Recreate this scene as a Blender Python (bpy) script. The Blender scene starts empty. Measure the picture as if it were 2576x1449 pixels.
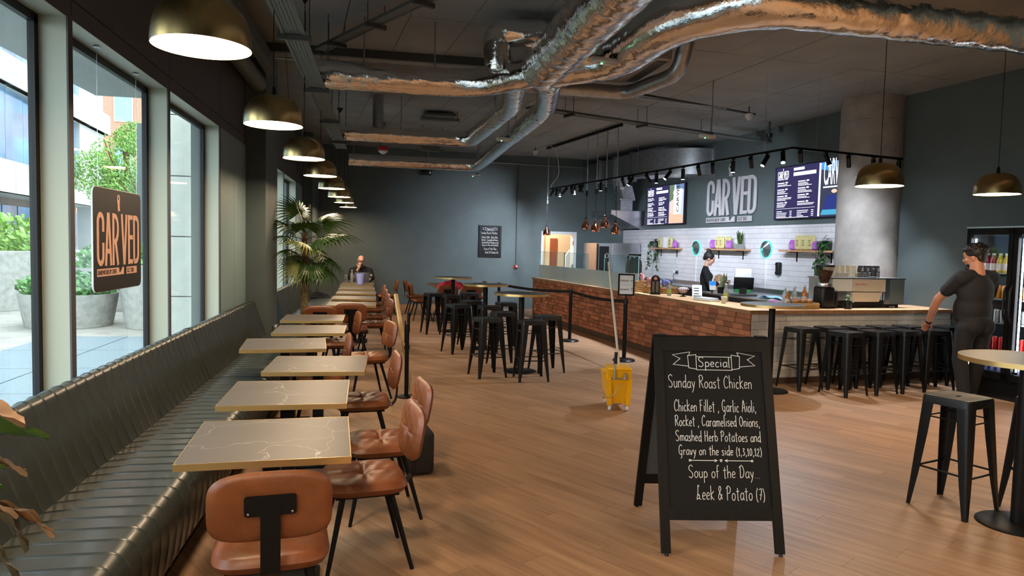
import bpy, bmesh, math, random
from math import sin, cos, pi, radians as R, sqrt, atan2
from mathutils import Matrix, Vector
random.seed(7)
scene = bpy.context.scene
col = scene.collection

# ------------------------------------------------------------------ camera
CAM_H = 1.68
yaw, pitch, roll = R(10.587), R(3.375), R(1.359)
fwd = Vector((sin(yaw)*cos(pitch), cos(yaw)*cos(pitch), -sin(pitch)))
r0 = Vector((cos(yaw), -sin(yaw), 0)); u0 = r0.cross(fwd)
rt = r0*cos(roll) + u0*sin(roll); up = u0*cos(roll) - r0*sin(roll)
cam_d = bpy.data.cameras.new('camera'); cam = bpy.data.objects.new('camera', cam_d); col.objects.link(cam)
cam.matrix_world = Matrix(((rt.x, up.x, -fwd.x, 0), (rt.y, up.y, -fwd.y, 0), (rt.z, up.z, -fwd.z, CAM_H), (0, 0, 0, 1)))
cam_d.sensor_fit = 'HORIZONTAL'; cam_d.sensor_width = 36; cam_d.lens = 1775.13/2576*36
cam_d.clip_start = 0.05; cam_d.clip_end = 300
scene.camera = cam

# ------------------------------------------------------------------ world, exposure
world = bpy.data.worlds.new('overcast_sky'); scene.world = world; world.use_nodes = True
wn = world.node_tree.nodes; wl = world.node_tree.links
bg = wn['Background']; bg.inputs[1].default_value = 2.7
tc = wn.new('ShaderNodeTexCoord'); nz = wn.new('ShaderNodeTexNoise'); nz.inputs['Scale'].default_value = 2.2; nz.inputs['Detail'].default_value = 5
rp = wn.new('ShaderNodeValToRGB'); rp.color_ramp.elements[0].color = (0.72, 0.85, 1.0, 1); rp.color_ramp.elements[1].color = (0.95, 0.98, 1.0, 1)
wl.new(tc.outputs['Generated'], nz.inputs['Vector']); wl.new(nz.outputs['Fac'], rp.inputs[0]); wl.new(rp.outputs[0], bg.inputs[0])
vs = scene.view_settings
scene.display_settings.display_device = 'sRGB'
vs.view_transform = 'Standard'; vs.look = 'None'; vs.gamma = 1.0; vs.use_curve_mapping = False
vs.exposure = 1.25
try:
    scene.cycles.max_bounces = 6; scene.cycles.diffuse_bounces = 3; scene.cycles.glossy_bounces = 3
    scene.cycles.transmission_bounces = 8; scene.cycles.transparent_max_bounces = 10
    scene.cycles.sample_clamp_indirect = 6.0; scene.cycles.use_adaptive_sampling = True; scene.cycles.adaptive_threshold = 0.05; scene.cycles.use_denoising = True
    scene.cycles.caustics_reflective = False; scene.cycles.caustics_refractive = False
except Exception:
    pass
PEND_E = 31.0        # radiance of a pendant's diffuser
PEND_C = (1.0, 0.74, 0.48)
SPOT_W = 80.0        # power of a track spotlight
SPOT_C = (0.80, 0.88, 1.0)

# ------------------------------------------------------------------ frames
BETA = R(6.4)
DU = Vector((cos(BETA), sin(BETA), 0)); DV = Vector((-sin(BETA), cos(BETA), 0))
def UV(u, v, z=0.0):
    return DU*u + DV*v + Vector((0, 0, z))
def T(x=0, y=0, z=0, rz=0, rx=0, ry=0):
    return Matrix.Translation((x, y, z)) @ Matrix.Rotation(rz, 4, 'Z') @ Matrix.Rotation(ry, 4, 'Y') @ Matrix.Rotation(rx, 4, 'X')
FUV = Matrix.Rotation(BETA, 4, 'Z')      # the counter's frame: local x = u, local y = v
def TU(u, v, z=0, rz=0):
    p = UV(u, v, z); return T(p.x, p.y, p.z, BETA + rz)

# ------------------------------------------------------------------ mesh builder
class MB:
    def __init__(s, M=None): s.v = []; s.f = []; s.M = M or Matrix()
    def add(s, vs, fs, M=None):
        b = len(s.v); m = s.M @ M if M else s.M
        s.v += [m @ Vector(p) for p in vs]; s.f += [tuple(i+b for i in f) for f in fs]; return s
    def box(s, x0, x1, y0, y1, z0, z1, M=None):
        return s.add([(x0,y0,z0),(x1,y0,z0),(x1,y1,z0),(x0,y1,z0),(x0,y0,z1),(x1,y0,z1),(x1,y1,z1),(x0,y1,z1)],
                     [(0,3,2,1),(4,5,6,7),(0,1,5,4),(1,2,6,5),(2,3,7,6),(3,0,4,7)], M)
    def cbox(s, c, d, M=None):
        return s.box(c[0]-d[0]/2, c[0]+d[0]/2, c[1]-d[1]/2, c[1]+d[1]/2, c[2]-d[2]/2, c[2]+d[2]/2, M)
    def rbox(s, c, d, r, seg=3, M=None):
        hx, hy, hz = d[0]/2-r, d[1]/2-r, d[2]/2-r; n = seg+1; vs = []; fs = []; ring = 4*n
        for a in range(2*n):
            la = -pi/2 + (a if a < n else a-1)*pi/2/seg; zz = r*sin(la) + (-hz if a < n else hz); rr = r*cos(la)
            for q in range(4):
                for k in range(n):
                    an = q*pi/2 + k*pi/2/seg
                    vs.append((c[0]+rr*cos(an)+(hx if q in (0,3) else -hx), c[1]+rr*sin(an)+(hy if q in (0,1) else -hy), c[2]+zz))
        for a in range(2*n-1):
            for i in range(ring):
                j = (i+1) % ring; fs.append((a*ring+i, a*ring+j, (a+1)*ring+j, (a+1)*ring+i))
        fs.append(tuple(q*n for q in (3,2,1,0))); t = (2*n-1)*ring; fs.append(tuple(t+q*n for q in range(4)))
        return s.add(vs, fs, M)
    def ell(s, c, d, nu=14, nv=9, M=None, e=1.0):
        vs = []; fs = []
        for a in range(nv+1):
            la = -pi/2 + a*pi/nv
            for i in range(nu):
                an = 2*pi*i/nu
                vs.append((c[0]+d[0]*cos(la)*cos(an), c[1]+d[1]*cos(la)*sin(an), c[2]+d[2]*sin(la)))
        for a in range(nv):
            for i in range(nu):
                j = (i+1) % nu; fs.append((a*nu+i, a*nu+j, (a+1)*nu+j, (a+1)*nu+i))
        return s.add(vs, fs, M)
    def cyl(s, p0, p1, ra, rb=None, n=16, caps=True, M=None):
        return s.tube([p0, p1], [ra, ra if rb is None else rb], n, caps, M=M)
    def tube(s, pts, rad, n=8, caps=True, closed=False, M=None, flat=1.0, rot=0.0):
        P = [Vector(p) for p in pts]; m = len(P)
        if not isinstance(rad, (list, tuple)): rad = [rad]*m
        vs = []; fs = []; prev = None
        for i in range(m):
            a = P[(i-1) % m] if (closed or i > 0) else P[i]; b = P[(i+1) % m] if (closed or i < m-1) else P[i]
            t = (b-a).normalized() if (b-a).length > 1e-9 else Vector((0,0,1))
            if prev is None:
                ref = Vector((0,0,1)) if abs(t.z) < 0.95 else Vector((0,1,0))
                nx = ref.cross(t).normalized()
            else:
                nx = prev - t*prev.dot(t); nx = nx.normalized() if nx.length > 1e-6 else prev
            prev = nx; ny = t.cross(nx)
            k = 1.0
            if 0 < i < m-1 or closed:
                d = max(-1, min(1, (P[i]-a).normalized().dot((b-P[i]).normalized()) if (P[i]-a).length > 1e-9 and (b-P[i]).length > 1e-9 else 1)); k = 1/max(0.5, sqrt((1+d)/2)) if n <= 4 else 1.0
            for j in range(n):
                an = 2*pi*j/n + rot
                vs.append(P[i] + nx*(rad[i]*k*cos(an)) + ny*(rad[i]*k*sin(an)*flat))
        for i in range(m if closed else m-1):
            for j in range(n):
                a = i*n+j; b = i*n+(j+1) % n; i2 = (i+1) % m
                fs.append((a, b, i2*n+(j+1) % n, i2*n+j))
        if caps and not closed:
            fs.append(tuple(reversed(range(n)))); fs.append(tuple((m-1)*n+j for j in range(n)))
        return s.add(vs, fs, M)
    def lathe(s, prof, n=24, M=None, caps=True, a0=0, a1=2*pi):
        vs = []; fs = []; full = abs(a1-a0-2*pi) < 1e-6; cnt = n if full else n+1
        for r, z in prof:
            for j in range(cnt):
                an = a0+(a1-a0)*j/n; vs.append((r*cos(an), r*sin(an), z))
        for i in range(len(prof)-1):
            for j in range(n):
                k = (j+1) % cnt; fs.append((i*cnt+j, i*cnt+k, (i+1)*cnt+k, (i+1)*cnt+j))
        if caps and full:
            if prof[0][0] > 1e-6: fs.append(tuple(reversed(range(n))))
            if prof[-1][0] > 1e-6: fs.append(tuple((len(prof)-1)*n+j for j in range(n)))
        return s.add(vs, fs, M)
    def prism(s, poly, h0, h1, M=None):     # polygon in local xy, extruded along z
        n = len(poly)
        vs = [(x, y, h0) for x, y in poly] + [(x, y, h1) for x, y in poly]
        fs = [tuple(reversed(range(n))), tuple(range(n, 2*n))] + [(i, (i+1) % n, n+(i+1) % n, n+i) for i in range(n)]
        return s.add(vs, fs, M)
    def grid(s, fn, nu, nv, M=None, wrapu=False):
        vs = [fn(i/nu, j/nv) for j in range(nv+1) for i in range(nu+(0 if wrapu else 1))]
        w = nu if wrapu else nu+1
        fs = [(j*w+i, j*w+(i+1) % w, (j+1)*w+(i+1) % w, (j+1)*w+i) for j in range(nv) for i in range(nu)]
        return s.add(vs, fs, M)
    def ribbon(s, pts, w, h0=0.0, h1=0.002, closed=False, M=None):   # constant-width flat stroke in local xy
        P = [Vector((p[0], p[1])) for p in pts]; m = len(P); L = []; Rr = []
        for i in range(m):
            a = P[(i-1) % m] if (closed or i > 0) else P[i]; b = P[(i+1) % m] if (closed or i < m-1) else P[i]
            d1 = (P[i]-a); d2 = (b-P[i]); t = Vector((0, 0))
            if d1.length > 1e-9: t += d1.normalized()
            if d2.length > 1e-9: t += d2.normalized()
            if t.length < 1e-6: t = d1 if d1.length > 1e-9 else Vector((1, 0))
            t.normalize(); nn = Vector((-t.y, t.x)); k = 1.0
            if d1.length > 1e-9 and d2.length > 1e-9: k = 1/max(0.55, nn.dot(Vector((-d1.normalized().y, d1.normalized().x))))
            L.append(P[i]+nn*w/2*k); Rr.append(P[i]-nn*w/2*k)
        vs = []; fs = []
        for i in range(m):
            for h in (h0, h1):
                vs.append((L[i].x, L[i].y, h)); vs.append((Rr[i].x, Rr[i].y, h))
        for i in range(m if closed else m-1):
            a = 4*i; b = 4*((i+1) % m)
            fs += [(a+3, b+3, b+2, a+2), (a, b, b+1, a+1), (a+2, b+2, b, a), (a+1, b+1, b+3, a+3)]
        if not closed: fs += [(0, 1, 3, 2), (4*m-2, 4*m-1, 4*m-3, 4*m-4)]
        return s.add(vs, fs, M)
    def mesh(s, name, mat=None, smooth=35, merge=False, fixn=False):
        me = bpy.data.meshes.new(name); me.from_pydata([tuple(p) for p in s.v], [], s.f)
        if merge or fixn:
            bm = bmesh.new(); bm.from_mesh(me)
            if merge: bmesh.ops.remove_doubles(bm, verts=bm.verts, dist=1e-5)
            if fixn: bmesh.ops.recalc_face_normals(bm, faces=bm.faces)
            bm.to_mesh(me); bm.free()
        if mat: me.materials.append(mat)
        if smooth:
            me.polygons.foreach_set('use_smooth', [True]*len(me.polygons))
            me.set_sharp_from_angle(angle=R(smooth))
        me.update(); return me
    def build(s, name, mat, parent=None, smooth=35, merge=False, fixn=True):
        o = bpy.data.objects.new(name, s.mesh(name, mat, smooth, merge, fixn)); col.objects.link(o)
        if parent: o.parent = parent
        return o

def tag(o, label=None, cat=None, group=None, kind=None):
    if label: o['label'] = label
    if cat: o['category'] = cat
    if group: o['group'] = group
    if kind: o['kind'] = kind
    return o
def thing(name, label, cat, M=None, group=None):
    o = bpy.data.objects.new(name, None); col.objects.link(o); o.empty_display_size = 0.1
    if M is not None: o.matrix_world = M
    return tag(o, label, cat, group)
def copy_tree(o, parent=None):
    c = o.copy(); col.objects.link(c)
    if parent: c.parent = parent
    for ch in o.children: copy_tree(ch, c)
    return c
def dup(o, M, label=None, group=None):
    c = copy_tree(o); c.matrix_world = M
    if label: c['label'] = label
    if group: c['group'] = group
    return c
def arc(cx, cy, r, a0, a1, n=8):
    return [(cx+r*cos(R(a0+(a1-a0)*i/n)), cy+r*sin(R(a0+(a1-a0)*i/n))) for i in range(n+1)]
def rrect(w, h, r, n=5, cx=0, cy=0):
    return arc(cx+w/2-r, cy+h/2-r, r, 0, 90, n)+arc(cx-w/2+r, cy+h/2-r, r, 90, 180, n)+arc(cx-w/2+r, cy-h/2+r, r, 180, 270, n)+arc(cx+w/2-r, cy-h/2+r, r, 270, 360, n)
def spline(pts, n=6):
    P = [Vector(p) for p in pts]; out = []
    for i in range(len(P)-1):
        a = P[max(i-1, 0)]; b = P[i]; c = P[i+1]; d = P[min(i+2, len(P)-1)]
        for k in range(n):
            t = k/n; out.append(0.5*((2*b)+(c-a)*t+(2*a-5*b+4*c-d)*t*t+(3*b-a-3*c+d)*t**3))
    out.append(P[-1]); return out

# ------------------------------------------------------------------ materials
def mat(name, c, rough=0.5, metal=0.0, noise=0.0, nscale=8.0, bump=0.0, bscale=60.0, emit=None, es=0.0, spec=None, coat=0.0, trans=0.0, ior=None, alpha=None, stretch=None, rnd=0.0, sheen=0.0, c2=None, rough2=None):
    m = bpy.data.materials.new(name); m.use_nodes = True; nt = m.node_tree; b = nt.nodes['Principled BSDF']; L = nt.links
    b.inputs['Base Color'].default_value = (*c, 1); b.inputs['Roughness'].default_value = rough; b.inputs['Metallic'].default_value = metal
    if spec is not None: b.inputs['Specular IOR Level'].default_value = spec
    if coat: b.inputs['Coat Weight'].default_value = coat; b.inputs['Coat Roughness'].default_value = 0.15
    if trans: b.inputs['Transmission Weight'].default_value = trans
    if ior: b.inputs['IOR'].default_value = ior
    if alpha is not None: b.inputs['Alpha'].default_value = alpha
    if sheen: b.inputs['Sheen Weight'].default_value = sheen
    if emit: b.inputs['Emission Color'].default_value = (*emit, 1); b.inputs['Emission Strength'].default_value = es
    tc = None
    def coord():
        nonlocal tc
        if tc is None:
            t = nt.nodes.new('ShaderNodeTexCoord'); mp = nt.nodes.new('ShaderNodeMapping'); L.new(t.outputs['Object'], mp.inputs[0])
            if stretch: mp.inputs['Scale'].default_value = stretch
            tc = mp.outputs[0]
        return tc
    last = None
    if noise or c2:
        n = nt.nodes.new('ShaderNodeTexNoise'); n.inputs['Scale'].default_value = nscale; n.inputs['Detail'].default_value = 6; L.new(coord(), n.inputs['Vector'])
        r = nt.nodes.new('ShaderNodeValToRGB'); r.color_ramp.elements[0].position = 0.3; r.color_ramp.elements[1].position = 0.7
        ca = tuple(max(0, x*(1-noise)) for x in c); cb = c2 if c2 else tuple(min(1, x*(1+noise)) for x in c)
        r.color_ramp.elements[0].color = (*ca, 1); r.color_ramp.elements[1].color = (*cb, 1)
        L.new(n.outputs['Fac'], r.inputs[0]); last = r.outputs[0]
        if rough2 is not None:
            mr = nt.nodes.new('ShaderNodeMapRange'); mr.inputs['To Min'].default_value = rough; mr.inputs['To Max'].default_value = rough2; L.new(n.outputs['Fac'], mr.inputs[0]); L.new(mr.outputs[0], b.inputs['Roughness'])
    if rnd:
        g = nt.nodes.new('ShaderNodeNewGeometry'); h = nt.nodes.new('ShaderNodeHueSaturation')
        mr = nt.nodes.new('ShaderNodeMapRange'); mr.inputs['To Min'].default_value = 1-rnd; mr.inputs['To Max'].default_value = 1+rnd
        o = nt.nodes.new('ShaderNodeObjectInfo'); ad = nt.nodes.new('ShaderNodeMath'); ad.operation = 'ADD'; fr = nt.nodes.new('ShaderNodeMath'); fr.operation = 'FRACT'
        L.new(g.outputs['Random Per Island'], ad.inputs[0]); L.new(o.outputs['Random'], ad.inputs[1]); L.new(ad.outputs[0], fr.inputs[0]); L.new(fr.outputs[0], mr.inputs[0]); L.new(mr.outputs[0], h.inputs['Value'])
        if last: L.new(last, h.inputs['Color'])
        else: h.inputs['Color'].default_value = (*c, 1)
        last = h.outputs[0]
    if last: L.new(last, b.inputs['Base Color'])
    if bump:
        n = nt.nodes.new('ShaderNodeTexNoise'); n.inputs['Scale'].default_value = bscale; n.inputs['Detail'].default_value = 5; L.new(coord(), n.inputs['Vector'])
        bp = nt.nodes.new('ShaderNodeBump'); bp.inputs['Strength'].default_value = bump; bp.inputs['Distance'].default_value = 0.01; L.new(n.outputs['Fac'], bp.inputs['Height']); L.new(bp.outputs[0], b.inputs['Normal'])
    return m
def emis(name, c, s):
    m = bpy.data.materials.new(name); m.use_nodes = True; nt = m.node_tree; nt.nodes.remove(nt.nodes['Principled BSDF'])
    e = nt.nodes.new('ShaderNodeEmission'); e.inputs[0].default_value = (*c, 1); e.inputs[1].default_value = s
    nt.links.new(e.outputs[0], nt.nodes['Material Output'].inputs[0]); return m
def glass_mat(name, tint=(0.93, 0.98, 0.96), refl=0.10, rough=0.0):      # architectural pane: clear, with a fresnel reflection
    m = bpy.data.materials.new(name); m.use_nodes = True; nt = m.node_tree; nt.nodes.remove(nt.nodes['Principled BSDF']); L = nt.links
    t = nt.nodes.new('ShaderNodeBsdfTransparent'); t.inputs[0].default_value = (*tint, 1)
    g = nt.nodes.new('ShaderNodeBsdfGlossy'); g.inputs['Roughness'].default_value = rough
    lw = nt.nodes.new('ShaderNodeLayerWeight'); lw.inputs[0].default_value = 0.5; x = nt.nodes.new('ShaderNodeMixShader')
    pw = nt.nodes.new('ShaderNodeMath'); pw.operation = 'POWER'; pw.inputs[1].default_value = 5.0; L.new(lw.outputs['Facing'], pw.inputs[0])
    mu = nt.nodes.new('ShaderNodeMath'); mu.operation = 'MULTIPLY_ADD'; mu.inputs[1].default_value = 0.5; mu.inputs[2].default_value = refl*.5; L.new(pw.outputs[0], mu.inputs[0])
    L.new(mu.outputs[0], x.inputs[0]); L.new(t.outputs[0], x.inputs[1]); L.new(g.outputs[0], x.inputs[2]); L.new(x.outputs[0], nt.nodes['Material Output'].inputs[0]); return m

M = {}
M['wall'] = mat('teal_grey_wall_paint', (0.098, 0.126, 0.128), 0.62, noise=0.06, nscale=3, bump=0.05, bscale=200)
M['fascia'] = mat('charcoal_fascia', (0.075, 0.070, 0.074), 0.55)
M['tealpanel'] = mat('teal_metal_panel', (0.24, 0.34, 0.355), 0.45)
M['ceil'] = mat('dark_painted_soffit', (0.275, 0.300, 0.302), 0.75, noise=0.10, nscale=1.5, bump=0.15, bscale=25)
M['joint'] = mat('dark_joint', (0.02, 0.02, 0.021), 0.8)
M['dgrey'] = mat('dark_grey_metal', (0.085, 0.095, 0.093), 0.5, metal=0.3)
M['tray'] = mat('painted_cable_tray', (0.13, 0.15, 0.145), 0.55, metal=0.2)
M['mull'] = mat('sage_window_frame', (0.42, 0.45, 0.36), 0.42)
M['gasket'] = mat('black_window_gasket', (0.008, 0.009, 0.012), 0.45, spec=0.3)
M['glass'] = glass_mat('window_glass', (0.94, 0.985, 0.975), 0.05)
M['cglass'] = glass_mat('counter_glass', (0.87, 0.95, 0.95), 0.08)
M['frost'] = mat('frosted_film', (0.55, 0.68, 0.70), 0.55, alpha=0.72)
M['concrete'] = mat('bare_concrete', (0.34, 0.31, 0.285), 0.8, noise=0.16, nscale=5, bump=0.25, bscale=40)
M['black'] = mat('matt_black_metal', (0.005, 0.005, 0.0055), 0.45, spec=0.2)
M['blackp'] = mat('black_plastic', (0.009, 0.009, 0.010), 0.35, spec=0.35)
M['stoolblk'] = mat('black_powder_coat', (0.006, 0.006, 0.0065), 0.38, spec=0.3, bump=0.03, bscale=300)
M['leather'] = mat('tan_leather', (0.185, 0.054, 0.015), 0.33, noise=0.30, nscale=7, bump=0.10, bscale=90, rough2=0.5)
M['bench'] = mat('green_grey_leather', (0.026, 0.033, 0.029), 0.36, noise=0.06, nscale=10, coat=0.12)
M['brassedge'] = mat('brass_edge', (0.72, 0.50, 0.20), 0.30, metal=0.85)
M['brass'] = mat('brushed_antique_brass', (0.47, 0.345, 0.155), 0.27, metal=1.0, noise=0.10, nscale=3)
M['copper'] = mat('polished_copper', (0.75, 0.30, 0.18), 0.14, metal=1.0)
M['steel'] = mat('stainless_steel', (0.55, 0.57, 0.60), 0.28, metal=1.0, noise=0.06, nscale=4)
M['galv'] = mat('galvanised_steel', (0.40, 0.43, 0.46), 0.36, metal=0.9, noise=0.15, nscale=14)
M['foil'] = mat('crinkled_foil', (0.86, 0.86, 0.86), 0.13, metal=1.0, bump=0.9, bscale=11, stretch=(1, 1, 1))
M['white'] = mat('white_plastic', (0.75, 0.77, 0.78), 0.4)
M['offw'] = mat('warm_white_plastic', (0.62, 0.60, 0.55), 0.5)
M['diff'] = emis('pendant_diffuser', PEND_C, PEND_E)
M['lens'] = emis('spot_lens', (0.9, 0.95, 1.0), 30.0)
M['green_led'] = emis('green_led', (0.1, 1.0, 0.4), 4.0)
M['chalk'] = mat('white_chalk_pen', (0.80, 0.80, 0.78), 0.7)
M['board'] = mat('chalkboard', (0.009, 0.009, 0.0095), 0.6, spec=0.2)
M['bframe'] = mat('black_stained_wood', (0.006, 0.0055, 0.0055), 0.5, spec=0.25, noise=0.3, nscale=20, bump=0.15, bscale=40, stretch=(1, 1, 0.1))
M['oak'] = mat('oak_worktop', (0.62, 0.38, 0.20), 0.40, noise=0.22, nscale=6, stretch=(3, 0.4, 3))
M['oakd'] = mat('dark_oak_trim', (0.33, 0.17, 0.075), 0.45, noise=0.25, nscale=6, stretch=(3, 0.5, 3))
M['skirt'] = mat('oak_skirting', (0.36, 0.20, 0.10), 0.5, noise=0.2, nscale=6)
M['pale_wood'] = mat('pale_pine', (0.66, 0.45, 0.22), 0.5, noise=0.15, nscale=8)
M['yellow'] = mat('yellow_plastic', (0.85, 0.42, 0.005), 0.30)
M['leafg'] = mat('palm_leaf', (0.035, 0.085, 0.014), 0.36, noise=0.35, nscale=5)
M['skin'] = mat('skin', (0.55, 0.27, 0.18), 0.5)
M['hair'] = mat('dark_hair', (0.012, 0.009, 0.008), 0.5, bump=0.6, bscale=60)
M['cloth'] = mat('black_cotton', (0.009, 0.009, 0.011), 0.85, noise=0.2, nscale=5, bump=0.25, bscale=18)
M['cloth2'] = mat('dark_trousers', (0.008, 0.0075, 0.008), 0.85, bump=0.25, bscale=15)
# ================================================================== ROOM SHELL
XW = -1.72; CZ = 4.08; UW = 8.75; VB = 18.05; YF = -3.0
def yb(x): return (VB + x*sin(BETA))/cos(BETA)          # y of the back wall at a given x
PA = (XW, YF); PD = (XW, yb(XW)); PC = tuple(UV(UW, VB)[:2]); vb = (YF - UW*sin(BETA))/cos(BETA); PB = tuple(UV(UW, vb)[:2])
ROOM = [PA, PB, PC, PD]
def clip(poly, region):
    out = poly
    for i in range(len(region)):
        a = region[i]; b = region[(i+1) % len(region)]; inp = out; out = []
        if not inp: return []
        f = lambda p: (b[0]-a[0])*(p[1]-a[1])-(b[1]-a[1])*(p[0]-a[0])
        for k in range(len(inp)):
            p = inp[k]; q = inp[(k+1) % len(inp)]; fp = f(p); fq = f(q)
            if fp >= 0: out.append(p)
            if (fp > 0 and fq < 0) or (fp < 0 and fq > 0):
                t = fp/(fp-fq); out.append((p[0]+(q[0]-p[0])*t, p[1]+(q[1]-p[1])*t))
    return out
def area(p): return abs(sum(p[i][0]*p[(i+1) % len(p)][1]-p[(i+1) % len(p)][0]*p[i][1] for i in range(len(p))))/2 if len(p) > 2 else 0
def seen(x, y, z=0.0, m=0.08):
    d = Vector((x, y, z-CAM_H)); w = d.dot(fwd)
    return w > 0.2 and abs(d.dot(rt)/w) < 0.7256+m and abs(d.dot(up)/w) < 0.408+m

# ---- floor of vinyl planks laid on the diagonal
PLK = R(-33); pdir = Vector((sin(PLK), cos(PLK))); pnor = Vector((cos(PLK), -sin(PLK)))
def plank_mat():
    m = bpy.data.materials.new('oak_effect_vinyl_plank'); m.use_nodes = True; nt = m.node_tree; b = nt.nodes['Principled BSDF']; L = nt.links
    tcn = nt.nodes.new('ShaderNodeTexCoord'); rot = nt.nodes.new('ShaderNodeMapping'); rot.inputs['Rotation'].default_value = (0, 0, PLK)
    L.new(tcn.outputs['Object'], rot.inputs[0])
    sc = nt.nodes.new('ShaderNodeVectorMath'); sc.operation = 'MULTIPLY'; sc.inputs[1].default_value = (26, 1.3, 1); L.new(rot.outputs[0], sc.inputs[0])
    g = nt.nodes.new('ShaderNodeNewGeometry'); of = nt.nodes.new('ShaderNodeVectorMath'); of.operation = 'ADD'
    o = nt.nodes.new('ShaderNodeObjectInfo'); ad = nt.nodes.new('ShaderNodeMath'); ad.operation = 'ADD'; L.new(g.outputs['Random Per Island'], ad.inputs[0]); L.new(o.outputs['Random'], ad.inputs[1])
    cm = nt.nodes.new('ShaderNodeCombineXYZ'); mu = nt.nodes.new('ShaderNodeMath'); mu.operation = 'MULTIPLY'; mu.inputs[1].default_value = 31.0; L.new(ad.outputs[0], mu.inputs[0])
    L.new(mu.outputs[0], cm.inputs[1]); L.new(mu.outputs[0], cm.inputs[2]); L.new(sc.outputs[0], of.inputs[0]); L.new(cm.outputs[0], of.inputs[1])
    n = nt.nodes.new('ShaderNodeTexNoise'); n.inputs['Scale'].default_value = 1.0; n.inputs['Detail'].default_value = 8; n.inputs['Roughness'].default_value = 0.6; L.new(of.outputs[0], n.inputs['Vector'])
    r = nt.nodes.new('ShaderNodeValToRGB'); e = r.color_ramp.elements; e[0].position = 0.28; e[0].color = (0.262, 0.143, 0.077, 1); e[1].position = 0.72; e[1].color = (0.445, 0.268, 0.152, 1)
    L.new(n.outputs['Fac'], r.inputs[0])
    fr = nt.nodes.new('ShaderNodeMath'); fr.operation = 'FRACT'; L.new(ad.outputs[0], fr.inputs[0])
    mr = nt.nodes.new('ShaderNodeMapRange'); mr.inputs['To Min'].default_value = 0.90; mr.inputs['To Max'].default_value = 1.10; L.new(fr.outputs[0], mr.inputs[0])
    h = nt.nodes.new('ShaderNodeHueSaturation'); L.new(mr.outputs[0], h.inputs['Value']); L.new(r.outputs[0], h.inputs['Color']); L.new(h.outputs[0], b.inputs['Base Color'])
    b.inputs['Roughness'].default_value = 0.46
    bp = nt.nodes.new('ShaderNodeBump'); bp.inputs['Strength'].default_value = 0.12; bp.inputs['Distance'].default_value = 0.004; L.new(n.outputs['Fac'], bp.inputs['Height']); L.new(bp.outputs[0], b.inputs['Normal'])
    return m
M['plank'] = plank_mat()
fl = MB(); fl.prism(ROOM, -0.12, -0.010); floor = fl.build('floor', M['joint'], smooth=0); tag(floor, kind='structure')
planks = []; PW, PL = 0.184, 1.22
for i in range(-70, 110):
    off = (i*0.437 % 1)*PL
    for j in range(-10, 30):
        s0 = i*PW; t0 = j*PL+off
        q = [(pnor*a+pdir*b) for a, b in ((s0+.0008, t0+.0008), (s0+PW-.0008, t0+.0008), (s0+PW-.0008, t0+PL-.0008), (s0+.0008, t0+PL-.0008))]
        q = [(p.x, p.y) for p in q]
        if min(p[1] for p in q) > 20 or max(p[1] for p in q) < YF or max(p[0] for p in q) < XW or min(p[0] for p in q) > 10: continue
        a2 = sum(q[k][0]*q[(k+1) % 4][1]-q[(k+1) % 4][0]*q[k][1] for k in range(4))
        if a2 < 0: q = q[::-1]
        c = clip(q, ROOM)
        if area(c) > 0.002:
            x = sum(p[0] for p in c)/len(c); y = sum(p[1] for p in c)/len(c); U = Vector((x, y, 0)).dot(DU); V = Vector((x, y, 0)).dot(DV)
            hid = x < -1.0 or (U > 5.5 and V > 7.6)
            planks.append((0 if seen(x, y) and not hid else 1, x*x+y*y, c))
planks.sort(key=lambda t: t[:2])
for k, (_, _, c) in enumerate(planks[:300]):
    MB().prism(c, -0.010, 0.0).build('plank', M['plank'], floor, smooth=0, fixn=False)
rest = MB()
for _, _, c in planks[300:]: rest.prism(c, -0.010, 0.0)
tag(rest.build('plank_field', M['plank'], floor, smooth=0, fixn=False), kind='stuff')

# ---- ceiling of formwork panels
cb = MB(); cb.prism([(p[0]*1.0, p[1]) for p in ROOM], CZ+0.012, CZ+0.25); ceiling = cb.build('ceiling', M['joint'], smooth=0); tag(ceiling, kind='structure')
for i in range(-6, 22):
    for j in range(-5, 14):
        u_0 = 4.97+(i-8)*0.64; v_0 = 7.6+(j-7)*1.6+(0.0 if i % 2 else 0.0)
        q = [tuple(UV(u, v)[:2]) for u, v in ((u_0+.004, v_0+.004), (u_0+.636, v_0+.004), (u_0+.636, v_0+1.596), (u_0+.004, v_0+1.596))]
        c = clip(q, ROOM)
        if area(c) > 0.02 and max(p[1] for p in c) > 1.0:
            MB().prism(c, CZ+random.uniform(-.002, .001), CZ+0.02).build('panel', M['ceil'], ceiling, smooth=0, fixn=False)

# ---- back wall with a doorway
wb = MB(FUV); D0, D1, DZ = 6.30, 7.30, 2.09
wb.box(-3.5, D0, VB, VB+0.2, 0, CZ+.2); wb.box(D1, UW+.2, VB, VB+0.2, 0, CZ+.2); wb.box(D0, D1, VB, VB+0.2, DZ, CZ+.2)
wall_back = wb.build('wall_back', M['wall'], smooth=0); tag(wall_back, kind='structure')
bb = MB(FUV); bb.box(-0.2, 5.3, VB-0.018, VB, 0, 0.13); tag(bb.build('baseboard_back', M['skirt'], smooth=0), kind='structure')
d1 = thing('door_1', None, None, FUV); tag(d1, kind='structure')
df = MB(); df.box(D0-.0, D0+.05, VB-.03, VB+.22, 0, DZ); df.box(D1-.06, D1+.02, VB-.03, VB+.22, 0, DZ); df.box(D0, D1+.02, VB-.03, VB+.22, DZ-.05, DZ+.02)
df.build('door_frame', M['white'], d1, smooth=0)
M['cream'] = mat('cream_corridor_wall', (0.62, 0.50, 0.36), 0.8); M['peach'] = mat('peach_block_wall', (0.55, 0.36, 0.25), 0.8, noise=0.15, nscale=4)
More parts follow.
